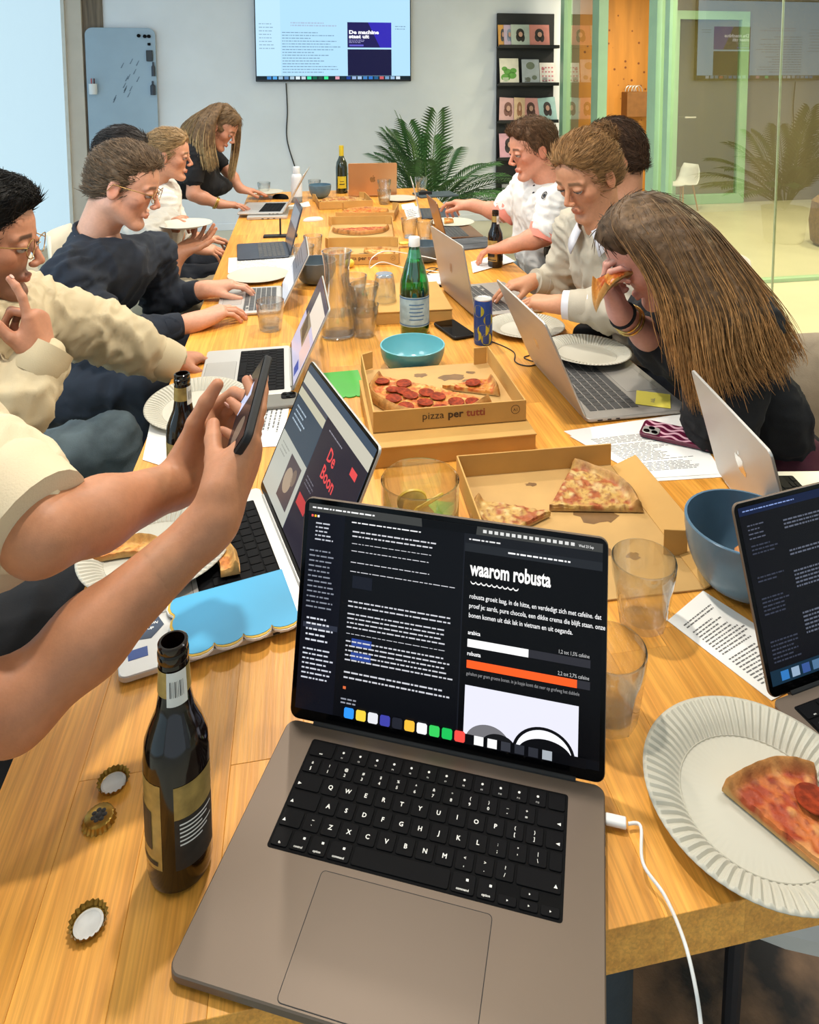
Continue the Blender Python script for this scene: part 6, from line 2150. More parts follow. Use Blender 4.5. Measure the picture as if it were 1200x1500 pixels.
def short_hair(fr, parent, col, comb=(-1, 0, -.25), vol=0.0, seed=1, n=2600, hairline=.0, length=.04, recede=0.0, grey=None, side=0.0, nape=-.045, part=0.0):
    s = fr.s
    f = Field(fr.c - .17 * s, fr.c + .17 * s, .0042)
    E = lambda c, r, k, cut=False: f.ell(fr.p(*c), np.array(r) * s, k * s, fr.ax, cut)
    E((-.018, 0, .034), (.0955 + vol * .3, .0785 + vol * .3, .0995 + vol), .02)
    E((.020, part, .082 + vol * .6), (.070, .066, .046 + vol * .5), .03)
    E((-.055, 0, -.020), (.046, .057, .048), .03)
    E((.112 - recede, 0, -.058 + hairline), (.078, .14, .125), .012, True)
    E((.105 - recede * 1.2, 0, .03 + hairline), (.040, .066, .05), .02, True)
    for y in (-1, 1):
        E((.020, y * .09, -.075), (.055, .045, .066), .01, True)
        E((-.006, y * .088, -.012), (.022, .022, .034), .006, True)
    E((-.05, 0, -.17), (.14, .14, .17 + nape), .012, True)
    V, F = f.skin(2)
    N = normals(V, F)
    lc = fr.loc(V)
    cd = np.asarray(comb, float)
    fl = cd[0] * fr.F + cd[1] * fr.L + cd[2] * fr.U
    # groove the surface across the combing direction
    ac = np.cross(fl, N); ac /= np.linalg.norm(ac, axis=1, keepdims=True) + 1e-9
    q = lc * 55; al = lc @ nv(cd)
    st_ = lc * 70 - np.outer(al, nv(cd)) * 58
    V = V + N * ((vnoise(st_ + seed, seed) - .5) * .006 + (vnoise(lc * 28 + seed, seed + 2) - .5) * .005)[:, None]
    c = lin(col)[None] * (.72 + .5 * vnoise(st_ * 1.3, seed + 5))[:, None]
    if grey is not None:
        g = np.clip((-.02 - lc[:, 2]) * 12 + .1, 0, .7)[:, None]
        c = c * (1 - g) + lin(grey) * g
    hair = to_mesh('hair', [(V, F)], m_hair, parent, c)
    rg = np.random.default_rng(seed)
    pick = rg.choice(len(V), min(n, len(V)), replace=False)
    g = None
    strands('hair_strands', V[pick], np.tile(fl, (len(pick), 1)), N[pick], length, .0010, lin(col) * .95, hair, seed, 4, .22, .12, .22, .35)
    return hair


def tube_path(pts, n):
    """Evenly resample a polyline through smooth interpolation."""
    P_ = np.asarray(pts, float)
    out = []
    m = len(P_)
    t = np.linspace(0, m - 1 - 1e-6, n)
    for v in t:
        i = int(v); u = v - i
        p0, p1, p2, p3 = P_[max(i - 1, 0)], P_[i], P_[i + 1], P_[min(i + 2, m - 1)]
        out.append(.5 * (2 * p1 + (p2 - p0) * u + (2 * p0 - 5 * p1 + 4 * p2 - p3) * u * u + (3 * p1 - p0 - 3 * p2 + p3) * u ** 3))
    return np.array(out)


def hair_curtain(guides, parent, col, n=900, rad=.0016, thick=.012, seed=3, seg=16, wave=.006, tipcol=None, under=.016, jitter=.4, name='long_hair', endcut=.25):
    """Long hair: a soft body under many strands that follow the guide lines between them."""
    G = np.stack([tube_path(g, seg + 1) for g in guides])
    allp = G.reshape(-1, 3)
    f = Field(allp.min(0) - .05, allp.max(0) + .05, .0055)
    fine = []
    k = len(guides)
    for a in np.linspace(0, k - 1.0001, (k - 1) * 3 + 1):
        i = int(a); u = a - i
        fine.append(G[i] * (1 - u) + G[min(i + 1, k - 1)] * u)
    for g in fine:
        rs = [under * (1.0 - .75 * (j / seg) ** 2) for j in range(seg + 1)]
        f.chain(list(g[: int(seg * .8)]), rs, .012)
    V, F = f.skin(2); N = normals(V, F)
    V = V + N * ((vnoise(V * np.array([260, 260, 40]), seed) - .5) * .004)[:, None]
    c = lin(col)[None] * (.6 + .55 * vnoise(V * np.array([190, 190, 22]) + 3, seed + 1))[:, None]
    o = to_mesh(name, [(V, F)], m_hair, parent, c)
    rg = np.random.default_rng(seed)
    a = rg.uniform(0, k - 1.0001, n); i = a.astype(int); u = (a - i)[:, None, None]
    P_ = G[i] * (1 - u) + G[np.minimum(i + 1, k - 1)] * u
    t = np.linspace(0, 1, seg + 1)
    off = rg.normal(0, 1, (n, 1, 3)) * thick * (.35 + .9 * t)[None, :, None] * jitter
    ph = rg.uniform(0, 6.28, (n, 1)); fq = rg.uniform(5, 10, (n, 1))
    wv = np.sin(fq * t[None] + ph) * wave * t[None]
    dv = rg.normal(0, 1, (n, 1, 3)); dv /= np.linalg.norm(dv, axis=2, keepdims=True)
    P_ = P_ + off + dv * wv[..., None]
    sh = under * rg.uniform(.85, 1.4, (n, 1, 1))
    rdir = rg.normal(0, 1, (n, 1, 3)); rdir /= np.linalg.norm(rdir, axis=2, keepdims=True)
    P_ = P_ + rdir * sh * (1 - .7 * t[None, :, None])
    # cut strands at different lengths
    L = 1 - endcut * rg.random(n) ** 2
    tt = t[None] * L[:, None] * seg
    ii = np.minimum(tt.astype(int), seg - 1); fr_ = (tt - ii)[..., None]
    ar = np.arange(n)[:, None]
    P_ = P_[ar, ii] * (1 - fr_) + P_[ar, ii + 1] * fr_
    fn = None
    if tipcol is not None:
        ratio = lin(tipcol) / lin(col)
        fn = lambda q: 1 + (ratio[None] - 1) * (np.clip((q - .25) / .6, 0, 1)[:, None])
    ribbon_mesh('hair_strands', P_, rad, lin(col), o, rg, .4, None, 3, fn)
    return o


def skin_colour(V, fr, tone, beard=None, brow='#3a2a20', lip=None, rosy=.25):
    """Real colouring of the skin: lips, brows, rosy cheeks and ears, beard shadow."""
    t = lin(tone)
    c = np.tile(t, (len(V), 1)) * (1 + .10 * (vnoise(V * 35, 3) - .5))[:, None]
    p = fr.loc(V)
    x, y, z = p[:, 0], p[:, 1], p[:, 2]
    near = (np.abs(x) < .14) & (np.abs(y) < .12) & (z > -.13) & (z < .14)
    red = t * np.array([1.02, .72, .66])
    def mix(m, col):
        nonlocal c
        m = (m * near)[:, None]; c = c * (1 - m) + col * m
    g = lambda cx, cy, cz, rx, ry, rz: np.exp(-(((x - cx) / rx) ** 2 + ((np.abs(y) - cy) / ry) ** 2 + ((z - cz) / rz) ** 2))
    mix(rosy * 1.2 * g(.06, .042, -.03, .04, .03, .03), red); mix(rosy * 1.4 * g(.105, 0, -.03, .02, .015, .02), red); mix(rosy * 1.5 * g(-.01, .08, -.005, .03, .02, .04), red)
    if beard:
        b = np.clip((.0 - .045 - z) * 40 + .5, 0, 1) * np.clip((x + .01) * 40, 0, 1) * (1 - .8 * g(.08, .0, -.07, .03, .018, .006))
        mix(.55 * b * (z > -.125), lin(beard))
        mix(.5 * g(.094, .008, -.053, .02, .02, .006), lin(beard))
    mix(np.clip(1.6 * g(.092, 0, -.069, .02, .0155, .0075), 0, .85), lin(lip) if lip else t * np.array([.92, .52, .50]))
    bz = .0225 - .006 * np.clip((np.abs(y) - .034) / .02, 0, 1) ** 2
    m = np.clip(1.5 - ((z - bz) / .0048) ** 2, 0, 1) * (x > .055) * np.clip((np.abs(y) - .010) * 200, 0, 1) * np.clip((.052 - np.abs(y)) * 150, 0, 1)
    mix(.85 * m, lin(brow))
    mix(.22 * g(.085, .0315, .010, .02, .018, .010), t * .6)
    return c


def person(label, J, tone, loc, fem=False):
    """Root plus one continuous body mesh. J holds joints in metres; returns root and frame."""
    for k in list(J):
        if isinstance(J[k], tuple): J[k] = np.array(J[k], float)
    root = thing('person', label, 'person', loc)
    root_c = np.asarray(loc, float)
    sc = J.get('hs', 1.0)
    fr = Frame(J['head'], J['face'], J.get('up', (0, 0, 1)), sc)
    parts = []
    nb = np.asarray(J['nb'], float)
    if not J.get('nohead'):
        parts.append(head_field(fr, nb, J.get('neck', .052 if not fem else .045), fem, J.get('hh', .003)).skin(2))
    # trunk and arms
    sl, sr, pv = (np.asarray(J[k], float) for k in ('sl', 'sr', 'pv'))
    pts = [nb, sl, sr, pv] + [np.asarray(J[k], float) for k in ('el', 'er', 'wl', 'wr') if k in J]
    pts = np.array(pts)
    f = Field(pts.min(0) - .12, pts.max(0) + .12, .0075)
    w = .9 if fem else 1.0
    ch = (sl + sr) / 2 * .85 + pv * .15
    f.cap(sl, sr, .036 * w, None, .04); f.cap(ch, J.get('mid', ch), .062 * w, None, .03); f.cap(J.get('mid', ch), pv, .062 * w, .07 * w, .03)
    f.cap(nb + (fr.c - nb) * .12, (sl + sr) / 2, .05 * w, .05 * w, .04)
    hm = []
    for sd in 'lr':
        if 'e' + sd not in J: continue
        S_, E_, W_ = (np.asarray(J[k + sd], float) for k in 'sew')
        f.cap(S_, E_, .046 * w, .038 * w, .03)
        d = W_ - E_
        f.cap(E_, E_ + d * .35, .038 * w, .040 * w, .02); f.cap(E_ + d * .35, W_, .040 * w, .0265 * w, .02)
        if 'h' + sd in J:
            H = dict(J['h' + sd])
            hs = H.pop('s', .97 if not fem else .88); dr = H.pop('dir'); pn = H.pop('palm')
            W2 = np.asarray(W_)
            g = Field(np.minimum(W2 - .12, W2 + nv(dr) * .15 - .12), np.maximum(W2 + .12, W2 + nv(dr) * .15 + .12), J.get('hhand', .0027))
            rr_ = .0265 * w + .0135 * w * .07 / (.65 * np.linalg.norm(d)) - .0004
            g.cap(W2 - nv(d) * .07, W2, rr_, .0268 * w, .02)
            g.cap(W2 - nv(d) * .01, W2 + nv(dr) * .02, .0262 * w, .023 * w, .02)
            tips = hand_field(g, W2, dr, pn, sd == 'r', hs, **H)
            parts.append(g.skin(2)); hm.append((sd, tips))
    parts.append(f.skin(2))
    V = np.concatenate([p[0] for p in parts])
    c = skin_colour(V, fr, tone, J.get('beard'), J.get('brow', '#3a2a20'), J.get('lip'), J.get('rosy', .3)) if not J.get('nohead') else np.tile(lin(tone), (len(V), 1)) * (1 + .12 * (vnoise(V * 30, 5) - .5))[:, None]
    # knuckles and finger tips a touch redder
    for sd, tips in hm:
        for p, d in tips:
            m = .4 * np.exp(-((V - p) ** 2).sum(1) / .016 ** 2)[:, None]
            c = c * (1 - m) + c * np.array([1.0, .78, .74]) * m
    body = to_mesh('body', parts, m_skin, root, c, origin=root_c)
    nail = M('finger_nail', '#d9a899', .25, var=.05)
    for sd, tips in hm:
        H = J['h' + sd]
        for p, d in tips:
            pn = np.asarray(H['palm'], float); pn = nv(pn - d * (pn @ d))
            b = MB()
            X_ = np.cross(d, pn)
            q = p - d * .001 - pn * .0066
            b.xf = Matrix(tuple(tuple((X_[i], d[i], -pn[i], (q - root_c)[i])) for i in range(3)) + ((0, 0, 0, 1),))
            b.prism(rrect(.0085, .0105, .0035, 3), -.001, .0008, .0004)
            b.build('nail', nail, root)
    return root, fr, root_c


def place(o, root_c):
    """Move freshly made world-space child geometry under its root."""
    o.location = Vector(o.location) - Vector(tuple(root_c))
    return o


def garment(name, J, mat, root, rc, kind='top', ease=.012, sleeves=('l', 'r'), slv=1.0, h=.0085, fold=.006, fsc=16, seed=1, cuff=True, fem=False, hem=0.0, belly=0.0, slr=1.0, chest=1.0, cuffmat=None, cuffw=1.0):
    """A shirt, jumper or jacket following the torso and arms."""
    sl, sr, pv, nb = (np.asarray(J[k], float) for k in ('sl', 'sr', 'pv', 'nb'))
    mid = np.asarray(J.get('mid', (sl + sr) / 2 * .45 + pv * .55), float)
    pts = np.array([sl, sr, pv, nb, mid] + [np.asarray(J[k + s_], float) for s_ in sleeves for k in 'ew' if k + s_ in J])
    f = Field(pts.min(0) - .2, pts.max(0) + .2, h)
    w = (.9 if fem else 1.0)
    ax_r = nv(sr - sl); up = nv((sl + sr) / 2 - mid); fw = nv(np.cross(up, ax_r)) * 1.0
    sm = (sl + sr) / 2
    f.cap(sl, sr, .046 * w + ease, None, .04)
    nk = nb - up * .045
    f.cap(nk, sl, .036 * w + ease, .040 * w + ease, .035); f.cap(nk, sr, .036 * w + ease, .040 * w + ease, .035)
    wd = np.linalg.norm(sr - sl) / 2
    A = np.stack([ax_r, fw, up])
    f.ell(sm * .70 + mid * .30 + fw * .01, (wd * .92 + ease, (.092 * w + ease) * chest, .16), .05, A)
    if fem:
        for sg in (-1, 1): f.ell(sm * .55 + mid * .45 + fw * .058 + ax_r * sg * .06, (.056, .052, .056), .045, A)
    up2 = nv(mid - pv); A2 = np.stack([ax_r, nv(np.cross(up2, ax_r)), up2])
    f.ell(mid + A2[1] * (.005 + belly * .4), (wd * .76 + ease, .086 * w + ease + belly, .16), .06, A2)
    f.ell(pv + up2 * .05 + A2[1] * belly * .3, (wd * .80 + ease, .105 * w + ease + belly * .6, .14 + hem), .06, A2)
    for sd in sleeves:
        if 'e' + sd not in J: continue
        S_, E_, W_ = (np.asarray(J[k + sd], float) for k in 'sew')
        f.cap(S_, S_ * .4 + E_ * .6, (.053 * w + ease) * slr, (.046 * w + ease) * slr, .04)
        if slv <= .5:
            f.cap(S_, S_ + (E_ - S_) * slv * 2, (.054 * w + ease) * slr, (.050 * w + ease * 1.4) * slr, .03)
        else:
            f.cap(S_ * .4 + E_ * .6, E_, (.046 * w + ease) * slr, (.043 * w + ease) * slr, .03)
            e2 = E_ + (W_ - E_) * (slv - .5) * 2
            f.cap(E_, E_ + (e2 - E_) * .4, (.043 * w + ease) * slr, (.044 * w + ease) * slr, .03)
            f.cap(E_ + (e2 - E_) * .4, e2, (.044 * w + ease) * slr, (.030 * w + ease) * slr, .02)
    V, F = f.skin(2); N = normals(V, F)
    V = fold_noise(V, N, fold, fsc, seed)
    # creases bunch at the bends of the arms
    for sd in sleeves:
        if 'e' + sd not in J: continue
        S_, E_, W_ = (np.asarray(J[k + sd], float) for k in 'sew')
        for c_, dd, rr_ in ((E_, nv(W_ - S_), .085), (S_, nv(E_ - S_), .10)):
            q = V - c_; wgt = np.exp(-(q ** 2).sum(1) / rr_ ** 2)
            al = q @ dd
            V = V + N * (wgt * fold * .75 * np.sin(al * 190 + 2.5 * vnoise(V * 22, seed) * 3))[:, None]
    o = to_mesh(name, [(V - rc, F)], mat, root)
    if cuff:
        for sd in sleeves:
            if 'e' + sd not in J: continue
            S_, E_, W_ = (np.asarray(J[k + sd], float) for k in 'sew')
            if slv > .5:
                a = E_ + (W_ - E_) * (slv - .5) * 2; d = nv(W_ - E_); r = (.030 * w + ease) * slr + .0035
            else:
                a = S_ + (E_ - S_) * slv * 2; d = nv(E_ - S_); r = (.050 * w + ease * 1.4) * slr + .003
            b = MB().tube([a - d * .02 * cuffw - rc, a - d * .008 * cuffw - rc, a + d * .012 - rc, a + d * (r * .75) - rc, a + d * (r * .78) - rc], [r * .97, r * 1.02, r * 1.0, r * .93, r * .55], 24, caps=True)
            b.build('cuff', cuffmat or mat, o)
    return o


def collar_band(name, nb, fr, r, mat, root, rc, th=.006, tilt=0.0, hgt=.0):
    """Ribbed neckline ring round the base of the neck."""
    up = nv(fr.c - np.asarray(nb)); up = nv(up + fr.F * tilt)
    a = nv(np.cross(up, fr.L)); b_ = np.cross(up, a)
    c = np.asarray(nb) + up * hgt
    pts = [tuple(c + (a * cos(t) + b_ * sin(t)) * r - rc) for t in [2 * pi * k / 28 for k in range(29)]]
    return MB().tube(pts, th, 8, caps=False).build(name, mat, root)


def shirt_collar(nb, fr, r, mat, root, rc, h=.034, spread=.9):
    """Folded shirt collar with two points at the front."""
    up = nv(fr.c - np.asarray(nb)); fwd = nv(fr.F - up * (fr.F @ up)); lf = np.cross(up, fwd)
    nb = np.asarray(nb)
    for sg in (-1, 1):
        vs = []
        n = 14
        for i in range(n + 1):
            a = pi - (pi - .30) * i / n
            u_ = i / n
            d = fwd * cos(a) + lf * sg * sin(a)
            top = nb + up * (.040 - .040 * u_ ** 1.5) + d * (r * (1.0 + .12 * u_))
            bot = nb + up * (.006 - h * (.1 + 1.3 * u_ ** 2.5)) + d * (r * 1.42 + .016 * u_ ** 2) + lf * sg * spread * .03 * u_ ** 3
            vs += [tuple(top - rc), tuple(bot - rc)]
        fs = [(2 * i, 2 * i + 2, 2 * i + 3, 2 * i + 1) for i in range(n)]
        if sg > 0: fs = [q[::-1] for q in fs]
        o = MB().add(vs, fs).build('collar', mat, root)
        so = o.modifiers.new('thickness', 'SOLIDIFY'); so.thickness = .0035; so.offset = 0


def trousers(name, J, mat, root, rc, r=(.085, .066, .052), h=.011, fold=.008, seed=5, shoes=None):
    """Seated or standing legs: hips, thighs, knees and shins, with shoes as parts."""
    pv = np.asarray(J['pv'], float)
    pts = [pv] + [np.asarray(J[k], float) for k in ('hl_', 'hr_', 'kl', 'kr', 'al', 'ar') if k in J]
    P_ = np.array(pts)
    f = Field(P_.min(0) - .16, P_.max(0) + .16, h)
    f.cap(J['hl_'], J['hr_'], .10, None, .06); f.cap(pv, np.asarray(J['hl_']), .11, .1, .05)
    for s_ in 'lr':
        H, K = np.asarray(J['h%s_' % s_], float), np.asarray(J['k' + s_], float)
        f.cap(H, K, r[0] + .008, r[1], .04)
        if 'a' + s_ in J:
            A = np.asarray(J['a' + s_], float)
            f.cap(K, A, r[1], r[2], .02)
    V, F = f.skin(2); N = normals(V, F)
    V = fold_noise(V, N, fold, 13, seed)
    o = to_mesh(name, [(V - rc, F)], mat, root)
    if shoes is not None:
        for s_ in 'lr':
            if 'a' + s_ not in J: continue
            A = np.asarray(J['a' + s_], float); K = np.asarray(J['k' + s_], float)
            d = np.array(J['toe']); d = nv(d)
            g = Field(A - .25, A + .25, .009)
            a0 = np.array([A[0], A[1], .045])
            g.cap(a0 - d * .04, a0 + d * .13, .044, .036, .02); g.cap(a0 + np.array([0, 0, .04]), a0, .045, .042, .03)
            g.d = np.maximum(g.d, -(g.lo[2] + g.h * np.arange(g.n[2], dtype=np.float32))[None, None, :] + .004)
            V, F = g.skin(1)
            to_mesh('shoe', [(V - rc, F)], shoes, root)
    return o


def sitting(J, fwd, right, seat=.47, pv=None, klen=.44, spread=.2):
    """Hips, knees and ankles of a seated pose facing fwd."""
    pv = np.asarray(J['pv'], float); fwd = nv(fwd); rt = nv(right)
    J['hl_'] = pv - rt * .085 + np.array([0, 0, -.01]); J['hr_'] = pv + rt * .085 + np.array([0, 0, -.01])
    J.setdefault('kl', J['hl_'] + fwd * klen - rt * spread * .4 + np.array([0, 0, .02])); J.setdefault('kr', J['hr_'] + fwd * klen + rt * spread * .4 + np.array([0, 0, .02]))
    for s_ in 'lr':
        K = np.asarray(J['k' + s_], float)
        J['a' + s_] = np.array([K[0] - fwd[0] * .06, K[1] - fwd[1] * .06, .10])
    J['toe'] = fwd
    return J


# ------------------------------------------------------------------ the ten people at the table
X1 = np.array([1., 0, 0]); Y1 = np.array([0, 1., 0]); Z1 = np.array([0, 0, 1.])
m_tan = M('tan_cotton_twill', '#bfae8c', .85, var=.06, vs=9, bump=.12, bs=500); m_cream = M('cream_ribbed_knit', '#d6c3a2', .85, var=.05, vs=9, bump=.2, bs=420)
m_navy = M('navy_wool', '#1b212c', .95, var=.15, vs=30, bump=.2, bs=500); m_whitetee = M('white_cotton', '#dcd8cf', .85, var=.03, vs=9, bump=.08, bs=400)
m_greytee = M('grey_cotton', '#aca69a', .85, var=.05, vs=9, bump=.1, bs=400); m_blackcl = M('black_cotton', '#101013', .95, var=.1, vs=20, bump=.1, bs=400)
m_polo = M('white_pique', '#dfdcd6', .85, var=.03, vs=9, bump=.15, bs=600); m_coral = M('coral_trim', '#e08a78', .8, var=.05)
m_beige = M('beige_cashmere', '#b5ab98', .92, var=.05, vs=20, bump=.15, bs=420); m_shirt = M('white_shirt_cotton', '#dad8dc', .8, var=.03, vs=8, bump=.05)
m_olivej = M('dark_olive_jacket', '#34352c', .9, var=.12, vs=20, bump=.15, bs=400)
m_denim = M('pale_washed_denim', '#71838c', .9, var=.2, vs=11, bump=.2, bs=500, col2='#4d5a61'); m_bluedenim = M('mid_blue_denim', '#5f86a3', .9, var=.2, vs=9, bump=.2, bs=500)
m_dnavy = M('dark_navy_trousers', '#1d222c', .9, var=.15, vs=20, bump=.1); m_khaki = M('khaki_chino', '#9c9077', .9, var=.08, vs=14, bump=.1)
m_shoe = M('dark_shoe_leather', '#26221f', .5, var=.15); m_wshoe = M('white_trainer', '#cfcac2', .6, var=.05)
HEADS, BUN, LONG6, LONG10 = [], [], [], []
arr = lambda *a: np.array(a, float)
TYPE = dict(curl=(.32, .36, .40, .42), thumb=(.55, .25))      # relaxed typing hand


def V3(*a): return np.array(a, float)


def typing(J, side, tip, curl=(.30, .34, .38, .42), thumb=(.5, .3), tilt=0.0, **kw):
    """A hand reaching from its wrist towards a point on the keyboard, palm down."""
    w = np.asarray(J['w' + side], float)
    J['h' + side] = dict(dir=np.asarray(tip, float) - w, palm=V3(0, tilt, -1), curl=curl, thumb=thumb, **kw)


# 1 --- phone holder, only arms, shoulder and lap are in the picture
J = dict(head=V3(-.70, .20, 1.33), face=(1, .1, -.3), nb=V3(-.70, .19, 1.17), sr=(-.60, .02, 1.05), sl=(-0.5021, 0.3389, 1.0671), pv=V3(-.84, .22, .56),
         er=(-0.347, 0.1704, 0.8637), wr=(-0.1586, 0.2594, 0.9837), el=(-0.3343, 0.2318, 1.0057), wl=(-0.2136, 0.3997, 0.9592), hh=.0045, neck=.055)
J['hr'] = dict(dir=V3(*(-0.1182, 0.3331, 1.0335)) - V3(*J['wr']), palm=(-.62, .62, .40), bends=((.12, .2, .12), (.34, .3, .2), (.5, .4, .3), (.62, .5, .3)), thumb=(-.25, .62), spread=.03, s=1.0, tcurl=.25)
J['hl'] = dict(dir=V3(*(-0.1688, 0.4474, 1.0126)) - V3(*J['wl']), palm=(.75, -.6, .25), curl=(.75, .85, .9, .9), thumb=(.6, .3), s=1.0)
sitting(J, X1, -Y1, klen=.36)
J['kl'] = V3(*(-0.4173, 0.6325, 0.6428)); J['kr'] = V3(-.40, .12, .58); J['hl_'] = V3(-.80, .50, .56); J['hr_'] = V3(-.82, .14, .56)
p, fr, rc = person('person holding up a phone at the left edge, cream short sleeved top and bare forearms', J, '#b97f5c', (-.84, .22, 0))
garment('cream_top', J, m_cream, p, rc, slv=.34, ease=.014, fold=.007, seed=3, h=.007)
trousers('trousers', J, m_blackcl, p, rc, shoes=m_shoe)
HEADS.append((p, fr, rc, '#3a2b20', dict(seed=4, n=400), '#33231a', None, 0))
# the phone between thumb and fingers
ht = J['hr']; pn_ = nv(V3(*ht['palm'])); dh = nv(ht['dir']); pn_ = nv(pn_ - dh * (pn_ @ dh))
ax_y = nv(V3(*(-0.118, 0.4443, 1.08)) - V3(*(-0.1338, 0.342, 1.044))); pn_ = V3(-.88, -.33, .35); ax_z = nv(pn_ - ax_y * (pn_ @ ax_y)); ax_x = np.cross(ax_y, ax_z)
ctr = V3(*(-0.1275, 0.3586, 1.0721))
ph_ = thing('phone', 'black cased phone held up in the left person\'s hands', 'phone')
ph_.matrix_world = Matrix(tuple(tuple((ax_x[i], ax_y[i], ax_z[i], ctr[i])) for i in range(3)) + ((0, 0, 0, 1),))
MB().prism(rrect(.074, .152, .012, 6), -.0105, 0, .002).build('case', m_gasket, ph_)
MB().prism(rrect(.068, .146, .010, 6), -.0008, .0005, .0002).build('display', m_blackgl, ph_)
sp_ = Screen(Matrix.Translation((0, 0, .0006)), .066, .143, ph_)
sp_.rect(0, 0, 1, 1, '#16171b', 'desktop'); sp_.rect(.1, .25, .75, .42, '#b9c3df', 'photo_panel', 2); sp_.poly(ell(.5, .75, .3, .12), '#6f6355', 'photo_shape', 2); sp_.done()

# 2 --- man in tan overshirt, hand at his mouth
J = dict(head=V3(*(-0.6947, 1.0355, 1.1683)), face=(1, .02, -.12), up=(0, 0, 1), nb=V3(*(-0.7636, 1.0669, 1.0385)), sr=(-0.7309, 0.9063, 1.0191), sl=(-0.675, 1.1978, 0.9694), pv=V3(-.86, 1.03, .56), hs=1.03,
         er=(-0.6174, 0.8197, 0.8494), wr=(-0.5509, 0.8988, 0.9554), el=(-0.5317, 1.2663, 0.8841), wl=(-0.3944, 1.3143, 0.7846), beard='#3c2c25', brow='#1f1713', rosy=.25)
J['hr'] = dict(dir=V3(*(-0.5657, 0.9202, 1.0513)) - J['wr'], palm=(-.9, .2, .1), bends=((.12, .25, .2), (1.2, 1.3, .8), (1.3, 1.4, .9), (1.35, 1.4, .9)), thumb=(.5, .5), spread=.02)
J['hl'] = dict(dir=V3(*(-0.3104, 1.4086, 0.7532)) - J['wl'], palm=(.1, 0, -1), bends=((.35, .35, .3), (.5, .5, .3), (.55, .5, .3), (.6, .5, .3)), thumb=(.75, .45))
sitting(J, X1, -Y1)
J['kl'] = V3(*(-0.5042, 1.2078, 0.6272)); J['kr'] = V3(*(-0.4927, 0.7958, 0.6054)); J['hl_'] = V3(-.86, 1.15, .57); J['hr_'] = V3(-.84, .9, .57)
p, fr, rc = person('man in a tan overshirt and glasses with his fingers at his mouth', J, '#b98062', (-.86, 1.03, 0))
garment('tan_overshirt', J, m_tan, p, rc, slv=.97, ease=.014, fold=.012, fsc=15, seed=9, slr=1.1)
collar = shirt_collar(J['nb'], fr, .068, m_tan, p, rc, .036)
trousers('jeans', J, m_denim, p, rc, shoes=m_shoe, fold=.010)
HEADS.append((p, fr, rc, '#17130f', dict(comb=(.5, 0, .45), vol=.008, seed=12, n=3000, length=.035, recede=.005, part=.0), '#33231a', 'wire', -.25))

# 3 --- man in navy jumper, typing
J = dict(head=V3(*(-0.5761, 1.7495, 1.179)), face=(1, -.06, -.33), up=(.25, 0, 1), nb=V3(*(-0.6733, 1.7837, 1.0231)), sr=(-0.7, 1.5778, 0.9485), sl=(-0.5308, 1.9225, 0.9232), pv=V3(-.90, 1.80, .56), mid=(-0.7717, 1.7777, 0.7578), hs=1.04,
         er=(-0.5711, 1.5185, 0.7729), wr=(-0.3662, 1.6348, 0.7759), el=(-0.5264, 1.9869, 0.7402), wl=(-0.3727, 1.9431, 0.7878), brow='#5a4030', rosy=.45)
typing(J, 'r', (-0.2316, 1.7154, 0.8064), bends=((.35, .4, .3), (.4, .4, .3), (.42, .42, .3), (.45, .45, .3)))
typing(J, 'l', (-0.2328, 1.9602, 0.8043), bends=((.35, .45, .3), (.4, .45, .3), (.45, .45, .3), (.45, .45, .3)))
sitting(J, X1, -Y1)
J['kr'] = V3(*(-0.4584, 1.4781, 0.6627)); J['hr_'] = V3(-.88, 1.62, .58); J['kl'] = V3(-.46, 1.95, .60)
p, fr, rc = person('man in a navy jumper and gold glasses typing on a small silver laptop', J, '#cf9679', (-.90, 1.80, 0))
garment('navy_jumper', J, m_navy, p, rc, slv=.84, ease=.008, fold=.010, fsc=12, seed=21)
collar_band('neckband', J['nb'], fr, .066, m_navy, p, rc, .007)
trousers('trousers', J, m_dnavy, p, rc, shoes=m_shoe)
HEADS.append((p, fr, rc, '#6b553f', dict(comb=(-.8, .5, .1), vol=-.006, seed=5, n=3000, length=.045, recede=.008, part=.01), '#6b5a45', 'wire', -.55))

# 4 --- man in grey tee behind him, holding a plate
J = dict(head=V3(*(-0.7497, 2.4946, 1.1766)), face=(1, -.05, -.15), nb=V3(*(-0.6872, 2.4933, 0.9465)), sr=(-0.6203, 2.2733, 0.9015), sl=(-0.6199, 2.6273, 0.8688), pv=V3(-.86, 2.50, .56),
         er=(-0.5619, 2.2172, 0.7346), wr=(-0.5033, 2.2571, 0.8421), el=(-0.5577, 2.6116, 0.8193), wl=(-0.5786, 2.4708, 0.9131), brow='#2c211b')
J['nb'] = J['head'] + V3(-.05, .0, -.15)
J['hr'] = dict(dir=V3(*(-0.4366, 2.3297, 0.8761)) - J['wr'], palm=(.1, -.1, 1), bends=((.15, .3, .2), (.2, .3, .2), (.3, .4, .2), (.4, .5, .3)), thumb=(.9, .2))
J['hl'] = dict(dir=V3(*(-0.4886, 2.4074, 0.9554)) - J['wl'], palm=(.2, -.2, -1), curl=(.55, .6, .7, .8), thumb=(.5, .4))
sitting(J, X1, -Y1)
J['kr'] = V3(*(-0.4321, 2.1193, 0.6994)); J['hr_'] = V3(-.82, 2.36, .58)
p, fr, rc = person('man in a grey tee holding a plate, head half hidden behind the man in navy', J, '#b47b5b', (-.86, 2.50, 0))
garment('grey_tee', J, m_greytee, p, rc, slv=.36, ease=.014, fold=.010, seed=31, belly=.02)
trousers('chinos', J, m_khaki, p, rc, shoes=m_wshoe)
HEADS.append((p, fr, rc, '#241c17', dict(comb=(-1, 0, .1), vol=.006, seed=8, n=1400, recede=.03), '#33231a', None, -.2))
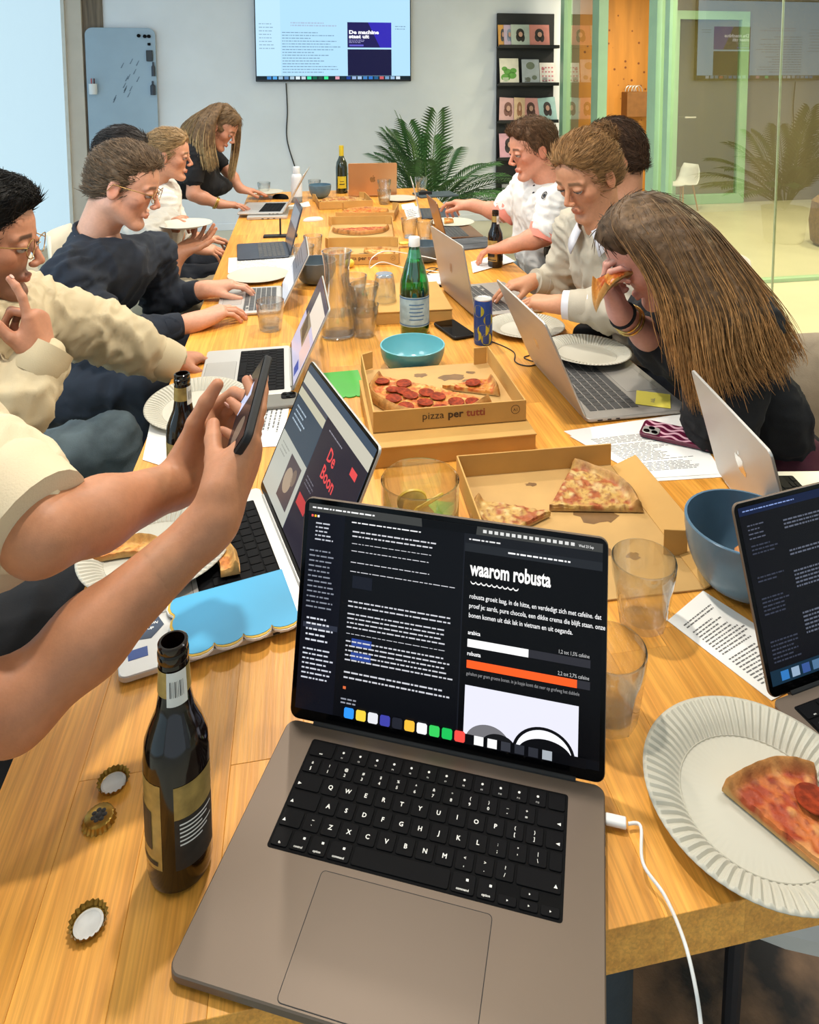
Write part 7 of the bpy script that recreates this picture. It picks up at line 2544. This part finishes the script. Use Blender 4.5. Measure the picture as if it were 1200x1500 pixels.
flat_plate('white plate held up by the man in the grey tee', V3(*(-0.4821, 2.3026, 0.9374)), .10)

# 5 --- woman in white tee
J = dict(head=V3(*(-0.6465, 2.9631, 1.1485)), face=(1, -.04, -.10), nb=V3(*(-0.732, 2.9844, 0.9865)), sr=(-0.6628, 2.8258, 0.949), sl=(-0.7252, 3.1823, 0.9326), pv=V3(-.84, 3.02, .57), hs=.98,
         er=(-0.6298, 2.7766, 0.8078), wr=(-0.5092, 2.7202, 0.7626), el=(-0.6411, 3.152, 0.7629), wl=(-0.5186, 2.9553, 0.7488), brow='#6b5340', rosy=.35)
J['hr'] = dict(dir=V3(*(-0.3934, 2.7277, 0.7372)) - J['wr'], palm=(.1, .3, -1), curl=(.3, .3, .35, .4), thumb=(.4, .2))
J['hl'] = dict(dir=V3(*(-0.4088, 2.9855, 0.7376)) - J['wl'], palm=(.1, -.3, -1), curl=(.3, .35, .4, .4), thumb=(.4, .2))
sitting(J, X1, -Y1)
p, fr, rc = person('blonde woman in a white tee sitting in profile on the left', J, '#c98f70', (-.84, 3.02, 0), True)
garment('white_tee', J, m_whitetee, p, rc, slv=.34, ease=.008, fold=.006, seed=41, fem=True)
trousers('jeans', J, m_dnavy, p, rc, shoes=m_wshoe)
HEADS.append((p, fr, rc, '#a5845a', dict(comb=(-1, 0, -.1), vol=-.004, seed=15, n=1600, length=.05, hairline=.01), '#5a4636', None, -.1))
BUN.append((p, fr, rc, '#9a7a52', (-.105, 0, .02), .03))

# 6 --- woman in black leaning over the far laptop
J = dict(head=V3(*(-0.4833, 3.6752, 1.228)), face=(.86, -.18, -.52), up=(.5, 0, 1), nb=V3(*(-0.6033, 3.7189, 1.133)), sr=(-0.6178, 3.5644, 1.0863), sl=(-0.5989, 3.9877, 1.0677), pv=V3(-.92, 3.95, .92), mid=(-0.6606, 3.7595, 0.9005), hs=.98,
         er=(-0.6146, 3.4944, 0.8806), wr=(-0.4782, 3.5154, 0.82), el=(-0.4689, 3.9834, 0.9394), wl=(-0.3984, 3.9312, 0.8395), brow='#5a4636', rosy=.2)
J['hr'] = dict(dir=V3(*(-0.3487, 3.5419, 0.8074)) - J['wr'], palm=(0, 0, -1), curl=(.18, .2, .22, .25), thumb=(.5, .2))
J['hl'] = dict(dir=V3(*(-0.2542, 3.9637, 0.8092)) - J['wl'], palm=(0, 0, -1), curl=(.15, .15, .2, .2), thumb=(.5, .2))
J['hl_'] = V3(-.92, 4.04, .90); J['hr_'] = V3(-.92, 3.86, .90); J['kl'] = V3(-.86, 4.06, .50); J['kr'] = V3(-.86, 3.84, .50); J['al'] = V3(-.92, 4.06, .1); J['ar'] = V3(-.92, 3.84, .1); J['toe'] = X1
p, fr, rc = person('long haired woman in a black top standing and leaning over the far left laptop', J, '#bf876b', (-.92, 3.95, 0), True)
garment('black_top', J, m_blackcl, p, rc, slv=.26, ease=.006, fold=.005, seed=51, fem=True, hem=.08)
trousers('black_trousers', J, m_blackcl, p, rc, shoes=m_shoe)
HEADS.append((p, fr, rc, '#7d6244', dict(comb=(-.5, 0, -1), vol=.0, seed=25, n=1200, length=.06, hairline=.005), '#5a4636', None, -.35))
LONG6.append((p, fr, rc))
wd = J['wr'] - J['er']
for nm, t_, rr in (('gold_bangle', .84, .034), ('pearl_bracelet', .9, .031)):
    c_ = J['er'] + wd * t_; a_ = nv(np.cross(wd, Z1)); b_ = nv(np.cross(wd, a_))
    MB().tube([tuple(c_ + (a_ * cos(q) + b_ * sin(q)) * rr - rc) for q in [2 * pi * k / 20 for k in range(21)]], .004, 8, caps=False).build(nm, M('gold_metal', '#c9a45a', .25, .9, var=.05), p)

# 7 --- man in white polo on the right
J = dict(head=V3(*(0.9126, 2.3001, 1.2096)), face=(-1, -.10, -.22), up=(-.1, 0, 1), nb=V3(*(0.9868, 2.2945, 1.068)), sl=(0.9545, 2.1314, 1.0043), sr=(0.9653, 2.538, 1.0096), pv=V3(1.09, 2.50, .57), hs=1.02,
         el=(0.9003, 2.1103, 0.8873), wl=(0.7672, 2.1307, 0.8474), er=(0.8657, 2.5658, 0.8925), wr=(0.7462, 2.651, 0.9196), brow='#4a3426', rosy=.5)
J['hr'] = dict(dir=V3(*(0.6659, 2.7272, 0.9255)) - J['wr'], palm=(-.3, .1, -1), bends=((.3, .5, .4), (.6, .8, .5), (.7, .9, .5), (.8, .9, .5)), thumb=(.3, .4))
J['hl'] = dict(dir=V3(*(0.7088, 2.1803, 0.8276)) - J['wl'], palm=(0, 0, -1), curl=(.3, .35, .4, .4), thumb=(.4, .2))
sitting(J, -X1, Y1)
p, fr, rc = person('man in a white polo with coral trim reaching to his laptop on the right', J, '#cc8d70', (1.09, 2.50, 0))
po = garment('white_polo', J, m_polo, p, rc, slv=.38, ease=.011, fold=.008, seed=61, cuffmat=m_coral, belly=.035, cuffw=.1)
collar_band('neckband', J['nb'], fr, .068, m_polo, p, rc, .010)
bpy.context.view_layer.update()
for nm, q_, r_, mt_ in (('chest_emblem', (0.8912, 2.1062, 1.0512), .017, 'ring'), ('button', (0.8984, 2.2716, 1.0907), .005, None), ('button', (0.8832, 2.2512, 1.0599), .005, None)):
    ok_, co_, no_, _i = po.closest_point_on_mesh(Vector(tuple(np.asarray(q_) - rc)))
    b = MB(); b.xf = Matrix.Translation(co_ + no_ * .001) @ Vector((0, 0, 1)).rotation_difference(no_).to_matrix().to_4x4()
    if mt_:
        for k in range(20):
            a0, a1 = 2 * pi * k / 20, 2 * pi * (k + 1) / 20
            b.add([(rr_ * cos(a), rr_ * sin(a), 0.001) for rr_, a in ((r_ * .72, a0), (r_, a0), (r_, a1), (r_ * .72, a1))], [(0, 1, 2, 3)])
        b.prism([(-.009, -.006), (.004, -.009), (.009, .002), (.0, .009), (-.007, .006)], 0, .0012, 0)
    else: b.lathe([(r_, 0), (r_, .002), (0.0, .002)], 12)
    b.build(nm, m_dnavy, p, smooth=0)
trousers('jeans', J, m_denim, p, rc, shoes=m_wshoe)
HEADS.append((p, fr, rc, '#6e5038', dict(comb=(.3, .3, .6), vol=.0, seed=35, n=2000, length=.04, recede=.0), '#54606a', None, -.3))

# 8 --- woman in beige jumper over a white shirt
J = dict(head=V3(*(0.7978, 1.4439, 1.2127)), face=(-.86, -.40, -.42), up=(-.2, -.05, 1), nb=V3(*(0.8475, 1.4419, 1.063)), sl=(0.8802, 1.2803, 1.0319), sr=(0.8659, 1.6781, 1.0038), pv=V3(1.02, 1.55, .57), hs=1.04,
         el=(0.8392, 1.2421, 0.8646), wl=(0.6756, 1.3326, 0.8634), er=(0.8326, 1.7469, 0.7932), wr=(0.7245, 1.7179, 0.8213), brow='#6b4f38', rosy=.35)
J['hl'] = dict(dir=V3(*(0.5853, 1.4099, 0.861)) - J['wl'], palm=(0, .1, -1), bends=((.4, .45, .3), (.45, .45, .3), (.5, .5, .3), (.5, .5, .3)), thumb=(.4, .4))
J['hr'] = dict(dir=V3(*(0.5801, 1.7116, 0.8027)) - J['wr'], palm=(0, 0, -1), bends=((.25, .35, .25), (.3, .35, .25), (.35, .4, .3), (.4, .4, .3)), thumb=(.5, .4))
sitting(J, -X1, Y1)
p, fr, rc = person('woman in a beige jumper over a white shirt typing on the right', J, '#c68c69', (1.02, 1.55, 0), True)
garment('beige_jumper', J, m_beige, p, rc, slv=.84, ease=.012, fold=.010, fsc=11, seed=71, fem=True, slr=1.1)
shirt_collar(np.asarray(J['nb']) + nv(fr.c - np.asarray(J['nb'])) * .012, fr, .066, m_shirt, p, rc, .050)
for sd in 'lr':
    E_, W_ = np.asarray(J['e' + sd], float), np.asarray(J['w' + sd], float); d = W_ - E_
    a, b_ = E_ + d * (.55 if sd == 'l' else .7), E_ + d * .97
    MB().tube([a - rc, a * .5 + b_ * .5 - rc, b_ - rc, b_ + nv(d) * .002 - rc], [.047, .043, .040, .03], 24).build('shirt_cuff', m_shirt, p)
trousers('trousers', J, m_dnavy, p, rc, shoes=m_wshoe)
HEADS.append((p, fr, rc, '#9c7448', dict(comb=(-1, 0, .15), vol=-.002, seed=45, n=2400, length=.05, hairline=.008), '#54606a', None, -.5))
BUN.append((p, fr, rc, '#84603c', (-.105, 0, .075), .036))

# 9 --- person behind her in a dark jacket
J = dict(head=V3(*(1.0773, 1.863, 1.2153)), face=(-1, .25, -.25), nb=V3(*(1.1087, 1.8441, 1.068)), sl=(1.1674, 1.706, 1.0102), sr=(1.1234, 2.1701, 0.9781), pv=V3(1.32, 2.02, .57), hs=1.02,
         el=(1.1178, 1.7491, 0.8215), wl=(0.9603, 1.8273, 0.8086), er=(1.0715, 2.1658, 0.8262), wr=(0.958, 2.1334, 0.8053))
sitting(J, -X1, Y1)
p, fr, rc = person('person with curly brown hair in a dark olive jacket behind the woman in beige', J, '#b98262', (1.32, 2.02, 0))
garment('jacket', J, m_olivej, p, rc, slv=.95, ease=.014, fold=.009, seed=81, slr=1.1)
collar_band('collar', J['nb'], fr, .075, m_olivej, p, rc, .012)
trousers('trousers', J, m_dnavy, p, rc, shoes=m_shoe)
HEADS.append((p, fr, rc, '#4d3524', dict(comb=(-.5, .4, -.4), vol=.010, seed=55, n=2600, length=.04), '#33231a', None, 0))

# 10 --- long haired woman in black eating pizza
J = dict(head=V3(*(0.7405, 0.9348, 1.1076)), face=(-.80, .18, -.57), up=(-.55, .05, .85), nb=V3(*(0.8335, 0.9279, 0.9894)), sr=(0.8458, 1.0811, 0.9031), sl=(0.8774, 0.7958, 0.97), pv=V3(1.08, .93, .56), mid=(0.9425, 0.8717, 0.8086), hs=1.02,
         er=(0.8054, 1.0028, 0.8581), wr=(0.6657, 0.9358, 0.9679), el=(0.782, 0.7333, 0.7629), wl=(0.7585, 0.8526, 0.6814), brow='#4a3426', rosy=.3)
J['hr'] = dict(dir=V3(*(0.622, 0.9307, 1.0512)) - J['wr'], palm=(.75, -.35, .35), bends=((.5, .7, .4), (.6, .8, .5), (.7, .9, .5), (.8, .9, .6)), thumb=(.5, .5))
sitting(J, -X1, Y1)
p, fr, rc = person('long haired woman in black bending forward to eat a folded pizza slice', J, '#cb9280', (1.08, .93, 0), True)
garment('black_top', J, m_blackcl, p, rc, slv=.42, ease=.010, fold=.008, seed=91, fem=True, cuff=False, slr=1.25)
trousers('trousers', J, M('burgundy_trousers', '#4a1626', .9, var=.1), p, rc, shoes=m_wshoe)
HEADS.append((p, fr, rc, '#54402c', dict(comb=(-.3, 0, -1), vol=-.002, seed=65, n=250, length=.05, hairline=.0), '#4a3426', None, -.5))
LONG10.append((p, fr, rc))
wd = J['wr'] - J['er']; a_ = nv(np.cross(wd, Z1)); b_ = nv(np.cross(wd, a_))
for nm, t_, rr, mt in (('hair_tie', .93, .031, m_blackcl), ('gold_bracelet', .82, .034, M('gold_metal', '#c9a45a', .25, .9, var=.05)), ('gold_chain', .76, .036, M('gold_metal', '#c9a45a', .25, .9, var=.05))):
    c_ = J['er'] + wd * t_
    MB().tube([tuple(c_ + (a_ * cos(q) + b_ * sin(q)) * rr - rc) for q in [2 * pi * k / 20 for k in range(21)]], .0028 if nm != 'hair_tie' else .004, 8, caps=False).build(nm, mt, p)
# folded slice in her hand
me_ = pizza_mesh(-.42, .42, .12, 'pepperoni', 77)
for v in me_.vertices:
    x_, y_, z_ = v.co
    v.co = (x_ - .25 * y_ * y_ / .05, y_ * .62, z_ + abs(y_) * .85 - .35 * x_ * x_ / .12)
me_.update()
mo = V3(*(0.689, 0.8998, 1.0686)); ho = V3(*(0.6111, 0.8909, 1.0411))
xx = nv(ho - mo); zz = nv(Z1 - xx * xx[2]); yy = np.cross(zz, xx)
o = link('pizza_slice', me_)
o.matrix_world = Matrix(tuple(tuple((xx[i], yy[i], zz[i], mo[i])) for i in range(3)) + ((0, 0, 0, 1),))
tag(o, 'folded pizza slice held at the mouth of the long haired woman in black', 'pizza')

# ------------------------------------------------------------------ heads: hair, eyes, spectacles
for (p, fr, rc, col, hk, iris, spec, look) in HEADS:
    class Hold: pass
    fr2 = Frame(fr.c - rc, fr.F, fr.U, fr.s)
    short_hair(fr2, p, col, **hk)
    eyes(fr2, p, iris, look)
    if spec: glasses(fr2, p, m_wire)
for (p, fr, rc, col, at, r) in BUN:
    fr2 = Frame(fr.c - rc, fr.F, fr.U, fr.s)
    c = fr2.p(*at)
    f = Field(c - r * 2.2, c + r * 2.2, .004)
    f.ell(c, (r, r * 1.1, r), .01)
    for k in range(5):
        a = 2 * pi * k / 5
        f.ell(c + r * .6 * (cos(a) * fr2.L + sin(a) * fr2.U), (r * .55, r * .55, r * .5), .006)
    V, F = f.skin(2); N = normals(V, F)
    V = V + N * ((vnoise(V * 190, 4) - .5) * .006)[:, None]
    cc = lin(col)[None] * (.7 + .5 * vnoise(V * 230, 6))[:, None]
    o = to_mesh('hair_bun', [(V, F)], m_hair, p, cc)
    rg = np.random.default_rng(3); pk = rg.choice(len(V), 500)
    strands('hair_strands', V[pk], np.tile(fr2.L * .5 + fr2.U, (500, 1)), N[pk], .035, .0009, lin(col), o, 7, 5, .5, .25, .8, .35)

p, fr, rc = LONG10[0]
G = [[(0.6818, 0.9393, 1.2115), (0.6433, 0.898, 1.1849), (0.6555, 0.8615, 1.1437), (0.6911, 0.829, 1.0798), (0.7042, 0.7997, 1.0064), (0.7137, 0.7705, 0.9279)],
     [(0.6964, 0.9424, 1.2183), (0.6595, 0.8581, 1.1712), (0.699, 0.8098, 1.1096), (0.7225, 0.7778, 1.0269), (0.7282, 0.7476, 0.9284), (0.7322, 0.7228, 0.8305)],
     [(0.7195, 0.949, 1.2243), (0.7074, 0.8358, 1.1887), (0.7297, 0.7729, 1.1002), (0.7493, 0.737, 1.0239), (0.7501, 0.7085, 0.9349), (0.7647, 0.6934, 0.8526)],
     [(0.7522, 0.9634, 1.2225), (0.7655, 0.8403, 1.1856), (0.7922, 0.7616, 1.1001), (0.8116, 0.7159, 1.027), (0.8174, 0.6927, 0.9503), (0.8468, 0.6773, 0.8952)],
     [(0.7774, 0.9785, 1.2144), (0.8227, 0.8849, 1.1715), (0.8564, 0.8009, 1.0983), (0.8798, 0.7395, 1.0296), (0.8903, 0.7067, 0.9683), (0.9036, 0.6827, 0.8984)],
     [(0.8049, 1.0133, 1.2028), (0.8816, 0.9537, 1.1473), (0.9379, 0.8745, 1.0596), (0.9716, 0.8219, 0.9953), (0.9876, 0.784, 0.9458), (0.9953, 0.7599, 0.9194)]]
hair_curtain([[np.array(q) - rc for q in g] for g in G], p, '#6a5138', n=2600, rad=.0012, thick=.018, seed=5, wave=.016, tipcol='#b58550', under=.017, endcut=.45)
p, fr, rc = LONG6[0]
G = [[(-0.5371, 3.7149, 1.3354), (-0.6206, 3.6848, 1.2872), (-0.689, 3.713, 1.2362), (-0.728, 3.7159, 1.19)],
     [(-0.5094, 3.6703, 1.3484), (-0.5688, 3.5932, 1.28), (-0.6061, 3.5497, 1.1741), (-0.5941, 3.5183, 1.0756)],
     [(-0.4845, 3.6458, 1.3529), (-0.537, 3.5652, 1.2585), (-0.5505, 3.5252, 1.1265), (-0.5295, 3.5, 1.0012)],
     [(-0.4694, 3.6431, 1.3529), (-0.5084, 3.5709, 1.2654), (-0.5095, 3.5495, 1.1385), (-0.4894, 3.5355, 1.0223)],
     [(-0.4583, 3.7627, 1.3446), (-0.4028, 3.8048, 1.2425), (-0.4105, 3.802, 1.0819), (-0.441, 3.7932, 0.922)]]
G4 = [[np.array(q) - rc for q in g] for g in G]
hair_curtain(G4[:4], p, '#6e5438', n=700, rad=.0022, thick=.012, seed=6, wave=.006, tipcol='#b09468', under=.018)
hair_curtain(G4[4:] * 2, p, '#6e5438', n=200, rad=.0022, thick=.014, seed=7, wave=.006, tipcol='#b09468', under=.02)
